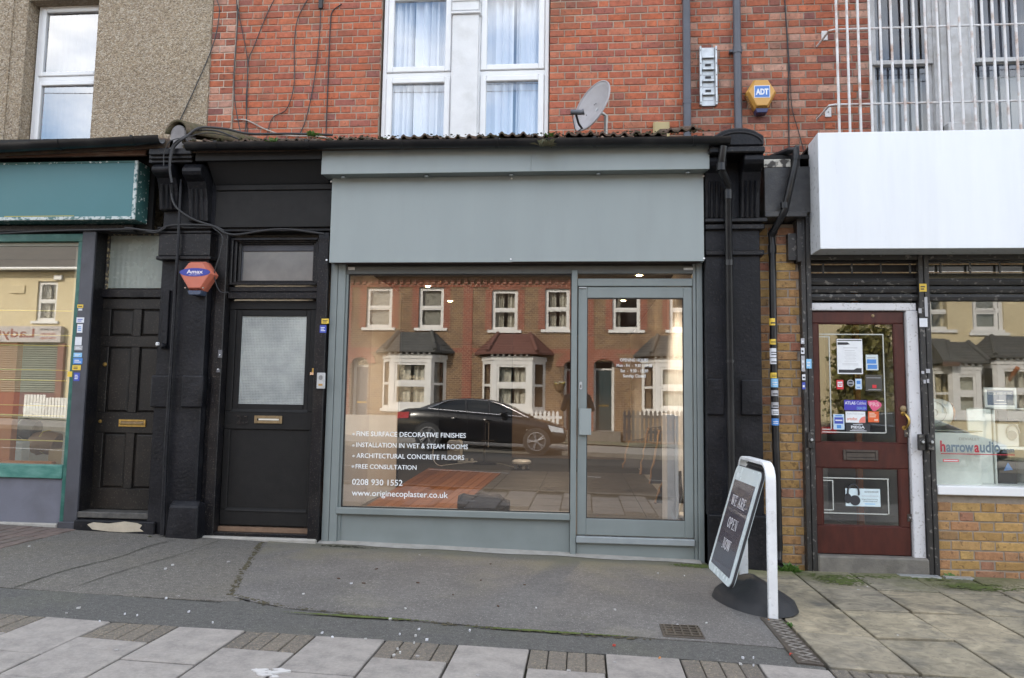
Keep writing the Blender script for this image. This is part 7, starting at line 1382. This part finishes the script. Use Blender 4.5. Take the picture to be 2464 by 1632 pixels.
        for r_ in range(1, 7):
            f_ = r_/7; za_ = zr+(zu-zr)*f_; L_ = [tuple(e[j][q]+(t_[j][q]-e[j][q])*f_ for q in (0, 1)) for j in (3, 0, 1, 2)]
            MB().tube([(x, y_, za_+.005) for x, y_ in L_], .013, 4).build('tile_course', rm, p)
        n = int((b2-a+.2)/.2)
        for i in range(n): MB().box(a-.05+i*.2, a+.03+i*.2, y1+.03, y1+.12, zt_+.0, zt_+.068).build('bracket', FW if k != 3 else INK, p)
    if door:
        a, b2, zt_, dm = door[:4]; MB().frame(a, b2, .3, zt_+.3, (.09, .09, .01, .02), y-.42, y-.3).build('door_frame', FW, p); MB().box(a+.09, b2-.09, y-.40, y-.36, .32, zt_).build('front_door', dm, p); MB().box(a+.09, b2-.09, y-.41, y-.34, zt_, zt_+.06).build('transom', FW, p); MB().box(a+.09, b2-.09, y-.38, y-.37, zt_+.06, zt_+.28).build('fanlight', GL_FAR, p)
        MB().box((a+b2)/2-.18, (a+b2)/2+.18, y-.358, y-.35, 1.15, 1.21).build('letter_plate', BRASS, p); MB().box(a-.2, b2+.2, y-.3, y+.35, -.2, .3).build('doorstep', CONC, p); MB().box(a, b2, y-.6, y-.45, .3, zt_+.3).build('hall', DARKR, p)
        if brick:
            cx = (a+b2)/2; r = (b2-a)/2; o = [(cx+(r+.28)*math.cos(R(q)), zt_+.12+(r*.7+.28)*math.sin(R(q))) for q in range(0, 181, 15)]; i_ = [(cx+r*math.cos(R(q)), zt_+.12+(r*.7)*math.sin(R(q))) for q in range(180, -1, -15)]
            ay = y+.034+.006*(int(a*7) % 4); b = MB(); n = len(o); vs = [(x, ay, z) for x, z in o]+[(x, ay, z) for x, z in i_[::-1]]+[(x, y-.1, z) for x, z in o]+[(x, y-.1, z) for x, z in i_[::-1]]
            b.add(vs, [(i, i+1, n+i+1, n+i) for i in range(n-1)]+[(n+i, n+i+1, 3*n+i+1, 3*n+i) for i in range(n-1)]+[(i+1, i, 2*n+i, 2*n+i+1) for i in range(n-1)]); b.build('door_arch', trim, p)
            s_ = [(cx+r*math.cos(R(q)), zt_+.12+(r*.7)*math.sin(R(q))) for q in range(0, 181, 15)]; MB().prism([(b2, zt_+.32)]+[(x, min(z, zt_+.3)) for x, z in s_]+[(a, zt_+.32)], y-.3, y-.05).build('arch_infill', trim, p, fix=True) if False else None
    return p
w = lambda a, b, c, d: (MX(a, c), MX(b, c), MZ(d, (a+b)/2), MZ(c, (a+b)/2))
P1, P2, P3, P4 = MX(820), MX(1112), MX(1405), MX(1699)
fhouse('stock brick house with grey bay roof behind the boot of the black car', P1, P2, [(*w(882, 944, 691, 788), 2), (*w(1008, 1068, 691, 789), 2)], (MX(950), MX(1046), MZ(857), SLT_, 1), (MX(846), MX(886), 2.45, mat('grey_far_door', (.12, .12, .13))))
fhouse('stock brick house with red tiled bay roof behind the black car bonnet', P2, P3, [(*w(1184, 1246, 697, 794), 1), (*w(1312, 1371, 694, 793), 1)], (MX(1190), MX(1284), MZ(860), RTL, 1), (MX(1357), MX(1397), 2.4, REDDR))
fhouse('stock brick house with arched teal front door and picket fence', P3, P4, [(*w(1474, 1541, 696, 794), 3), (*w(1611, 1672, 696, 794), 3)], (MX(1574), MX(1657), MZ(862), SLT_, 2), (MX(1428), MX(1479), 2.42, TEALDR))
fhouse('stock brick house between the teal doored house and the ivy', P4, 7.0, [(4.65, 5.4, 3.75, 5.25, 1), (6.0, 6.7, 3.75, 5.25, 1)], (5.0, 6.05, 2.85, SLT_, 1))
fhouse('cream rendered house with long tiled porch beside the ivy', 7.0, 12.2, [(*w(2236, 2291, 705, 793), 3), (*w(2345, 2405, 705, 793), 2)], (MX(2272), MX(2338), MZ(872), SLT_, 2), (MX(2420), MX(2462), 2.45, mat('brown_far_door', (.2, .09, .04))), wall=CREAMR, brick=False)
fhouse('cream rendered house at the far end of the terrace', 12.2, 17, [(13, 14, 3.8, 5.3, 1), (15, 16, 3.8, 5.3, 1)], (13.4, 14.8, 2.85, SLT_, 1), wall=CREAMR, brick=False)
pr_ = thing('tiled_porch', 'long slate porch roof on timber brackets over the cream house door', 'porch', (11, -19.6, 2.8)); xa, xb = MX(2240), 12.1; z0, z1 = MZ(866), MZ(808)
MB().prismx([(-YO+.95, z0), (-YO+.95, z0+.07), (-YO+.01, z1), (-YO+.01, z0)], xa, xb).build('roof', SLT_, pr_, fix=True); MB().box(xa, xb, -YO+.85, -YO+.94, z0-.12, z0-.005).build('fascia', flat('porch_brown', (.12, .06, .035)), pr_); x_ = MX(2418); MB().tube([(x_, -YO+.8, z0-.15), (x_, -YO+.05, z0-.7)], .07, 6).build('timber_bracket', ORW, pr_)
# cream shop at the near corner, with its signboard
fhouse('cream rendered house with lettered signboard over its shutters', -23.4, MX(186), [(*w(88, 136, 676, 772), 1)], wall=CREAMR, brick=False, eave=MZ(657, 100)+.12, roofm=mat('weathered_roof', (.13, .115, .10), (.10, .09, .08), rough=.9, scale=3))
fhouse('stock brick house between the signboard house and the grey bay house', MX(186), P1, [(-14.5, -13.4, 3.75, 5.3, 1), (-11.5, -10.4, 3.75, 5.3, 1)], (-14.6, -13.2, 2.85, SLT_, 1), (-11.6, -10.6, 2.45, REDDR))
y = -YO+.25; sx0, sx1 = MX(-70, 805), MX(153, 805); sz0, sz1 = MZ(824, 70), MZ(786, 70)
sg = thing('signboard', 'pale signboard with red brown lettering across the road', 'shop sign', (-20.5, y, sz0)); MB().box(sx0, sx1, y-.2, y, sz0, sz1).build('board', mat('pale_board', (.48, .44, .42)), sg); RB = flat('red_brown', (.22, .05, .035)); RB2 = flat('sign_orange', (.40, .08, .05))
def otext(s, name, m, p, xa, xb, z0, z1, y, bold=0): return text(s, name, m, p, -(xb-xa)/2, (xb-xa)/2, z0, z1, -.001, bold=bold, rot=Matrix.Translation(((xa+xb)/2, y, 0)) @ Matrix.Rotation(math.pi, 4, 'Z'))
lx = lambda px: MX(px, 805); hh = sz1-sz0
otext('LadyGe', 'lettering', RB, sg, lx(-38), lx(90), sz0+hh*.3, sz1-hh*.15, y+.004, .015)
otext('24, Springfield Rd', 'lettering', INK, sg, lx(103), lx(146), sz0+hh*.74, sz0+hh*.86, y+.004); otext('Afro-European', 'lettering', RB2, sg, lx(105), lx(141), sz0+hh*.46, sz0+hh*.6, y+.004, .01); otext('& Asian Designs', 'lettering', RB2, sg, lx(105), lx(141), sz0+hh*.2, sz0+hh*.34, y+.004, .01)
sh = thing('roller_shutter', 'grey green slatted shutters below the pale signboard', 'shutter', (-20, -YO+.1, .4)); z0, z1 = MZ(945, 90), MZ(826, 90); a, b2 = lx(-60), lx(143); n = 22
for i in range(n): MB().prismx([(-YO+.02, z0+(z1-z0)*i/n), (-YO+.06, z0+(z1-z0)*(i+.35)/n), (-YO+.02, z0+(z1-z0)*(i+.97)/n)], a, b2).build('slat', mat('shutter_green', (.20, .22, .18)) if i == 0 else MATS['shutter_green'], sh, fix=True)
MB().box(b2, b2+.25, -YO, -YO+.14, .2, z1).build('post', flat('post_red', (.18, .06, .04)), sh); MB().box(a, b2, -YO, -YO+.1, .2, z0).build('stall_board', flat('stall_maroon', (.12, .03, .035)), sh)
fn = thing('white_fence', 'white boarded fence before the shuttered shop', 'fence', (-19.5, -18.5, .3)); 
for i in range(18): x = mi(54, 960, 18.5).x+i*.115; MB().box(x, x+.09, -18.53, -18.5, .2, 1.28-.1*(i > 6)).build('slat', FW, fn)
pq = thing('stone_plaque', 'carved stone plaque high on the cream house', 'plaque', (-20.9, -YO, 4.9)); a, b2, c_, d = w(20, 58, 686, 706); MB().box(a, b2, -YO+.001, -YO+.05, c_, d).build('slab', CREAMR, pq, bev=.015)
ab = thing('alarm_box', 'small white alarm box under the eaves of the cream house', 'alarm box', (-19.4, -YO, 5.5)); a, b2, c_, d = w(130, 150, 662, 674); MB().box(a, b2, -YO+.001, -YO+.12, c_, d).build('cover', FW, ab, bev=.02)
# fences, wall, ivy, hanging basket
def picket(label, xa, xb, y, z0, z1, m, tip=True):
    t = thing('picket_fence', label, 'fence', ((xa+xb)/2, y, z0)); n = int(abs(xb-xa)/.135)
    for i in range(n):
        x = xa+i*.135; zt_ = z1+rnd.uniform(-.01, .01); MB().prism([(x, z0), (x+.085, z0), (x+.085, zt_-.06), (x+.0425, zt_), (x, zt_-.06)], y-.02, y).build('picket', m, t, fix=True)
    for z in (z0+.25, z1-.25): MB().box(xa, xb, y-.06, y-.0205, z, z+.08).build('rail', m, t)
    return t
picket('white picket fence behind the black car bonnet', mi(1225, 990, 17.5).x, mi(1352, 990, 17.5).x, -17.5, .1, mi(1300, 988, 17.5).z, FW); picket('dark picket fence with pointed tops in front of the teal doored house', mi(1500, 990, 17.5).x, mi(1665, 990, 17.5).x, -17.5, .1, mi(1560, 987, 17.5).z, flat('fence_dark', (.06, .058, .06), .8))
gw = tag(MB().box(-9.5, mi(955, 1000, 17.5).x, -17.6, -17.4, 0, .78).build('garden_wall', mat('pale_wall', (.42, .39, .35), rough=.9)), 'low pale garden wall across the road', 'garden wall', kind='thing')
hb = thing('hanging_basket', 'hanging flower basket on a bracket beside the next door arch', 'hanging basket', (MX(1345), -19.7, 2.1)); v = mi(1346, 925, 19.6); MB().lathe([(.02, -.3), (.14, -.2), (.19, -.02), (.2, 0)], v, n=14).build('basket', flat('coir', (.16, .10, .05), .9), hb, fix=True); MB().tube([v+Vector((.19, 0, 0)), v+Vector((0, -.0, .55)), v+Vector((0, -.38, .6))], .012, 5).build('bracket', INK, hb)
FLW = [flat('flower_white', (.75, .75, .7)), flat('flower_yellow', (.65, .5, .05)), LEAF]
for k in range(24): MB().lathe([(.02, -.01), (.045, .01), (.015, .03)], v+Vector((rnd.uniform(-.17, .17), rnd.uniform(-.15, .15), rnd.uniform(.0, .07))), n=6).build('flower', FLW[k % 3], hb, fix=True)
iv = thing('ivy_bush', 'tall yellow green ivy climbing the cream house front', 'bush', (9.2, -19.2, 0)); b = MB(); IVY = mat('ivy_leaf', (.17, .145, .028), (.085, .085, .02), rough=.6, scale=7)
for k in range(3400):
    th = rnd.uniform(0, 6.283); ph_ = rnd.uniform(-1, 1); r = rnd.random()**.4; lob = .82+.28*math.sin(3*th+2*ph_); c_ = (9.25, -19.0, 3.1) if rnd.random() < .7 else (8.9, -18.9, 1.5)
    p = Vector((c_[0]+1.35*lob*r*math.cos(th)*math.sqrt(1-ph_*ph_), c_[1]+.9*r*math.sin(th), c_[2]+1.6*lob*r*ph_)); s = rnd.uniform(.06, .12); d = Vector((rnd.gauss(0, 1), rnd.gauss(0, 1), rnd.gauss(0, 1))).normalized(); e = d.orthogonal().normalized(); b.add([p-d*s, p+e*s*.6, p+d*s, p-e*s*.6], [(0, 1, 2, 3)])
b.build('foliage', IVY, iv); MB().tube([(9.2, -19.3, 0), (9.15, -19.2, .9), (9.3, -19.2, 2.2)], [.09, .07, .05], 8).build('stem', flat('bark', (.10, .07, .05), .9), iv, smooth=True)
# overhead wires across the street
for i, z in enumerate((10.6, 10.95, 11.25)):
    tag(MB().tube(spline([(-30, -13-i*.3, z+.6), (-10, -13-i*.3, z), (0, -13-i*.3, z-.15), (12, -13-i*.3, z), (30, -13-i*.3, z+.7)]), .012, 5).build('overhead_wire', CABLEB), ['lowest', 'middle', 'highest'][i]+' of three overhead wires along the street', 'wire', 'overhead wires')
# ---------------------------------------------------------------- black saloon car
car = thing('parked_car', 'black saloon car parked across the road', 'car', (-2.7, -14.3, 0))
CP = mat('car_black', (.006, .006, .008), rough=.2, spec=.35, coat=.35); CG = flat('car_glass', (.012, .014, .016), .05); SIL = mat('rim_silver', (.28, .28, .29), rough=.5, metal=.5); TY = flat('tyre', (.02, .02, .02), .8)
cx0 = mi(948, 1000, 13.4).x; S_ = (mi(1362, 1030, 13.4).x-cx0)/4.87; yc = -13.4-.93*S_
zr_ = .05; zf_ = -.10
def cpt(x, y, z): return (cx0+x*S_, yc+y*S_, zr_+(zf_-zr_)*(x/4.87)+z*S_)
st = [(0, .42, .80, .70), (.05, .34, .96, .82), (.25, .27, 1.06, .87), (.7, .24, 1.10, .91), (1.3, .23, 1.10, .925), (2.2, .22, 1.07, .93), (3.1, .22, 1.03, .93), (3.7, .23, .985, .92), (4.3, .25, .89, .89), (4.65, .28, .79, .82), (4.82, .34, .70, .72), (4.87, .40, .62, .60)]
b = MB(); vs = []
for x, z0, z1, hw in st:
    h = z1-z0; half = [(.72*hw, z0), (.97*hw, z0+.08*h), (hw, z0+.38*h), (.985*hw, z0+.62*h), (.975*hw, z0+.80*h), (.90*hw, z0+.95*h), (.72*hw, z1), (.3*hw, z1+.012)]
    for y, z in half+[(-y, z) for y, z in half[::-1]]: vs.append(cpt(x, y, z))
k = 16; n = len(st); b.add(vs, [(i*k+j, i*k+(j+1) % k, (i+1)*k+(j+1) % k, (i+1)*k+j) for i in range(n-1) for j in range(k)]+[tuple(range(k-1, -1, -1)), tuple(range((n-1)*k, n*k))]); b.build('body', CP, car, smooth=True, fix=True)
gh = [(.62, 1.10, .60), (1.0, 1.25, .60), (1.45, 1.385, .60), (1.95, 1.445, .60), (2.5, 1.445, .60), (2.95, 1.38, .60), (3.35, 1.23, .62), (3.85, 1.0, .66)]
b = MB(); vs = []
for x, z1, tw_ in gh:
    zb_ = 1.09-.03*x; hb_ = .86; half = [(hb_, zb_-.03), (hb_-.02, zb_), (tw_+(hb_-tw_)*.12, max(zb_+.001, z1-.05)), (tw_-.06, max(zb_+.002, z1-.008)), (.25, z1+.006)]
    for y, z in half+[(-y, z) for y, z in half[::-1]]: vs.append(cpt(x, y, z))
k = 10; n = len(gh)
for i in range(n-1):
    for j in range(k):
        b.mi = 1 if (j in (1, 7) and 0 < i < n-2) or (i in (0, 1, n-2, n-3) and j in (2, 3, 4, 5, 6)) else 0
        b.add([], []); b.f.append((i*k+j, i*k+(j+1) % k, (i+1)*k+(j+1) % k, (i+1)*k+j)); b.m.append(b.mi)
b.v = [tuple(v) for v in vs]; b.build('greenhouse', [CP, CG], car, smooth=True, fix=True)
o_ = lambda x, z, e=.006: cpt(x, .87+e, z) if z < 1.12 else cpt(x, .60+(.86-.60)*max(0, (1.40-z)/.36)+e, z)
MB().tube(spline([o_(.95, 1.105), o_(1.15, 1.20), o_(1.5, 1.345), o_(1.95, 1.405), o_(2.5, 1.40), o_(2.95, 1.33), o_(3.35, 1.18), o_(3.8, .985)]), .011, 6).tube([o_(.95, 1.10), o_(2.2, 1.055), o_(3.62, 1.0)], .011, 6).build('chrome_trim', CHROME, car, smooth=True)
for x in (2.05, 2.72): MB().tube([cpt(x, .87, 1.05), cpt(x-.05, .64, 1.41)], .028*S_, 6).build('door_pillar', INK, car)
for x in (1.18, 2.1, 3.35): MB().tube([cpt(x, .925, .42), cpt(x, .945, .7), cpt(x, .925, 1.02)], .004, 5).build('door_seam', INK, car)
for x in (1.75, 2.65): MB().tube([cpt(x-.1, .945, .86), cpt(x, .965, .87), cpt(x+.12, .945, .865)], .016, 6).build('door_handle', CP, car, smooth=True)
b = MB().tube([cpt(3.2, .9, 1.02), cpt(3.16, 1.0, 1.05)], .03, 6); c_ = Vector(cpt(3.14, 1.04, 1.07)); b.lathe([(.03, -.1), (.085, -.07), (.09, 0), (.07, .06), (.02, .09)], c_, axis='x', n=12); b.build('wing_mirror', CP, car, smooth=True, fix=True)
for x in (.98, 4.05):
    c_ = Vector(cpt(x, .80, .33)); 
    for sgn in (1, -1):
        c2 = Vector(cpt(x, .865*sgn, .33)); wl_ = MB().lathe([(.20, -.10*sgn), (.325, -.09*sgn), (.34, 0), (.325, .085*sgn), (.235, .10*sgn), (.232, .04*sgn), (.05, .03*sgn)], c2, axis='y', n=32).build('wheel', TY, car, smooth=True, fix=True)
        MB().tube([c2+Vector((.232*math.cos(6.2832*q/32), .10*sgn, .232*math.sin(6.2832*q/32))) for q in range(33)], .013, 6).build('rim', SIL, wl_, smooth=True, fix=True)
        for q in range(5):
            a = q*1.2566+.3+x
            for dd in (-.13, .13): MB().tube([c2+Vector((.05*math.cos(a), .10*sgn, .05*math.sin(a))), c2+Vector((.23*math.cos(a+dd), .105*sgn, .23*math.sin(a+dd)))], [.02, .014], 6).build('spoke', SIL, wl_)
        MB().lathe([(.06, .10*sgn), (.03, .12*sgn)], c2, axis='y', n=12).build('hub_cap', SIL, wl_, fix=True)
    arch_ = [cpt(x+.40*math.cos(R(a)), .935, .33+.40*math.sin(R(a))) for a in range(-10, 191, 10)]; MB().tube(arch_, .02, 6).build('wheel_arch', CP, car, smooth=True)
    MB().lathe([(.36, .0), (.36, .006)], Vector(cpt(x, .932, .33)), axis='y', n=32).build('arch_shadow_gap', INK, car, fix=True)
TL = flat('tail_red', (.35, .01, .015), .15); MB().add([cpt(.03, .80, .78), cpt(.40, .922, .80), cpt(.42, .90, .98), cpt(.06, .80, .96), cpt(.03, .70, .78), cpt(.40, .8, .80), cpt(.42, .8, .98), cpt(.06, .7, .96)], [(0, 1, 2, 3), (7, 6, 5, 4), (0, 4, 5, 1), (1, 5, 6, 2), (2, 6, 7, 3), (3, 7, 4, 0)]).build('tail_light', TL, car, fix=True)
MB().add([cpt(4.45, .89, .62), cpt(4.80, .76, .60), cpt(4.78, .74, .72), cpt(4.36, .885, .80), cpt(4.45, .8, .62), cpt(4.80, .66, .60), cpt(4.78, .64, .72), cpt(4.36, .8, .80)], [(0, 1, 2, 3), (7, 6, 5, 4), (0, 4, 5, 1), (1, 5, 6, 2), (2, 6, 7, 3), (3, 7, 4, 0)]).build('headlight', flat('headlamp', (.55, .58, .6), .08), car, fix=True)
MB().box(cx0-.02, cx0+.0, yc-.26, yc+.26, .52, .63).build('number_plate', flat('plate_yellow', (.6, .48, .08)), car)
def copy_tree(o, p=None):
    c = o.copy(); COL.objects.link(c)
    if p: c.parent = p; c.matrix_parent_inverse = o.matrix_parent_inverse.copy()
    for ch in list(o.children): copy_tree(ch, c)
    return c
car['group'] = 'cars parked across the road'
for dx, lb in ((11.0, 'black saloon car parked before the cream porch house'),):
    c2 = copy_tree(car); c2.location = car.location+Vector((dx, .1, g(car.location.x+dx)-g(car.location.x))); c2['label'] = lb
car['label'] = 'black saloon car parked between the two bay roofed houses'
# ---------------------------------------------------------------- the photographer, mirrored in the glass
def skin(name, joints, edges, m, parent=None, sub=2):
    me = bpy.data.meshes.new(name); me.from_pydata([j[0] for j in joints], edges, []); o = bpy.data.objects.new(name, me); COL.objects.link(o)
    s = o.modifiers.new('skin', 'SKIN'); s.use_smooth_shade = True; sv = me.skin_vertices[0].data
    for i, j in enumerate(joints): r = j[1]; sv[i].radius = r if isinstance(r, tuple) else (r, r)
    sv[0].use_root = True; o.modifiers.new('sub', 'SUBSURF').levels = sub; o.modifiers['sub'].render_levels = sub
    bpy.context.view_layer.update(); n = bpy.data.meshes.new_from_object(o.evaluated_get(bpy.context.evaluated_depsgraph_get())); bpy.data.objects.remove(o); n.name = name; n.materials.clear(); n.materials.append(m)
    o = bpy.data.objects.new(name, n); COL.objects.link(o)
    if parent: par(o, parent)
    return o
PXc, PYc, G0 = -.09, -6.99, g(0)-.11; pe = thing('person', 'person in dark jacket and trousers holding a small camera up to the face', 'person', (PXc, PYc, G0))
Pq = lambda x, y, z: (PXc+x, PYc+y, G0+z*1.05)
J = [(Pq(0, 0, .98), (.16, .12)), (Pq(0, 0, 1.2), (.165, .115)), (Pq(0, .0, 1.42), (.17, .11)), (Pq(0, .01, 1.53), (.06, .06)), (Pq(.09, 0, .92), (.095, .10)), (Pq(.10, .01, .52), (.065, .07)), (Pq(.10, 0, .10), (.05, .05)), (Pq(.11, .12, .045), (.045, .035)), (Pq(-.09, 0, .92), (.095, .10)), (Pq(-.10, .01, .52), (.065, .07)), (Pq(-.10, 0, .10), (.05, .05)), (Pq(-.11, .12, .045), (.045, .035)),
     (Pq(.19, 0, 1.43), (.06, .06)), (Pq(.27, .06, 1.20), (.05, .05)), (Pq(.09, .20, 1.50), (.036, .036)), (Pq(-.19, 0, 1.43), (.06, .06)), (Pq(-.27, .06, 1.20), (.05, .05)), (Pq(-.09, .20, 1.50), (.036, .036))]
E_ = [(0, 1), (1, 2), (2, 3), (0, 4), (4, 5), (5, 6), (6, 7), (0, 8), (8, 9), (9, 10), (10, 11), (2, 12), (12, 13), (13, 14), (2, 15), (15, 16), (16, 17)]
CLO = mat('dark_clothes', (.035, .030, .028), (.025, .022, .022), rough=.9, scale=12); body = skin('body', J, E_, CLO, pe)
SKN = flat('skin', (.48, .28, .20), .6)
hc = Vector(Pq(0, .05, 1.66)); b = MB(); vs = []; n1, n2 = 10, 16      # head with brow, nose and chin
for i in range(n1+1):
    t = math.pi*i/n1; zz = -math.cos(t)*.118; r = math.sin(t)
    for j in range(n2):
        a = 6.283*j/n2; rx = .072*r*(1-.16*max(0, -zz/.118)); ry = .092*r*(1-.08*max(0, -zz/.118)); f = max(0, math.sin(a))**8; ry += .022*f*math.exp(-((zz+.012)/.022)**2)+.008*f*math.exp(-((zz+.085)/.02)**2)-.006*f*math.exp(-((zz-.02)/.012)**2); vs.append(hc+Vector((rx*math.cos(a), ry*math.sin(a), zz)))
b.add(vs, [(i*n2+j, i*n2+(j+1) % n2, (i+1)*n2+(j+1) % n2, (i+1)*n2+j) for i in range(n1) for j in range(n2)]); b.build('head', SKN, pe, smooth=True, fix=True)
MB().tube([Pq(0, .01, 1.50), Pq(0, .03, 1.60)], [.058, .05], 12).build('neck', SKN, pe, smooth=True)
for sg_ in (-1, 1): MB().lathe([(.006, -.012), (.02, 0), (.012, .01)], hc+Vector((sg_*.074, -.005, 0)), axis='x', n=10).build('ear', SKN, pe, smooth=True, fix=True)
b = MB(); vs = []
for i in range(7):
    t = i/6*1.75; 
    for j in range(16): a = 6.283*j/16; r = math.sin(t); vs.append(hc+Vector((.082*r*math.cos(a), .102*r*math.sin(a)-.012, .018+.115*math.cos(t)-(.03 if math.sin(a) < -.2 and i > 4 else 0))))
b.add(vs, [(i*16+j, i*16+(j+1) % 16, (i+1)*16+(j+1) % 16, (i+1)*16+j) for i in range(6) for j in range(16)]); b.build('hair', flat('dark_hair', (.02, .015, .012), .7), pe, smooth=True, fix=True)
for sg_ in (-1, 1):                      # hands: palm, four bent fingers, thumb, closed on the camera
    h0 = Vector(Pq(sg_*.085, .205, 1.53)); hj = [(h0, (.03, .02)), (h0+Vector((0, .01, .05)), (.034, .02))]; he = [(0, 1)]; skin('hand', hj, he, SKN, pe, 1)
    for q in range(4):
        l = (.058, .066, .062, .048)[q]; p0 = h0+Vector((-sg_*.006, .028, .012+q*.019)); MB().tube(spline([p0, p0+Vector((-sg_*l*.35, .018, .002)), p0+Vector((-sg_*l*.8, .012, .002)), p0+Vector((-sg_*l, .0, 0))], 3), [.0095]*7+[.008]*3, 8).build('finger', SKN, pe, smooth=True)
    MB().tube([h0+Vector((0, -.006, .03)), h0+Vector((-sg_*.03, -.012, .012)), h0+Vector((-sg_*.05, -.006, .006))], [.012, .011, .009], 8).build('thumb', SKN, pe, smooth=True)
    MB().lathe([(.004, -.004), (.011, 0), (.004, .004)], hc+Vector((sg_*.03, .082, .02)), axis='y', n=8).build('eye', INK, pe, fix=True)
cm = thing('camera', 'small black camera held in both hands', 'camera', tuple(hc+Vector((0, .17, -.03)))); v = hc+Vector((0, .16, -.04)); MB().box(v.x-.065, v.x+.065, v.y-.02, v.y+.03, v.z-.045, v.z+.04).build('housing', INK, cm, bev=.008); MB().lathe([(.033, .03), (.035, .09), (.028, .092)], v, axis='y', n=20).build('lens_barrel', INK, cm, fix=True)
cm.name = 'handheld_camera'

for o in bpy.data.objects:               # lettering is too small to pick apart letter by letter
    if 'lettering' in o.name: o['kind'] = 'stuff'
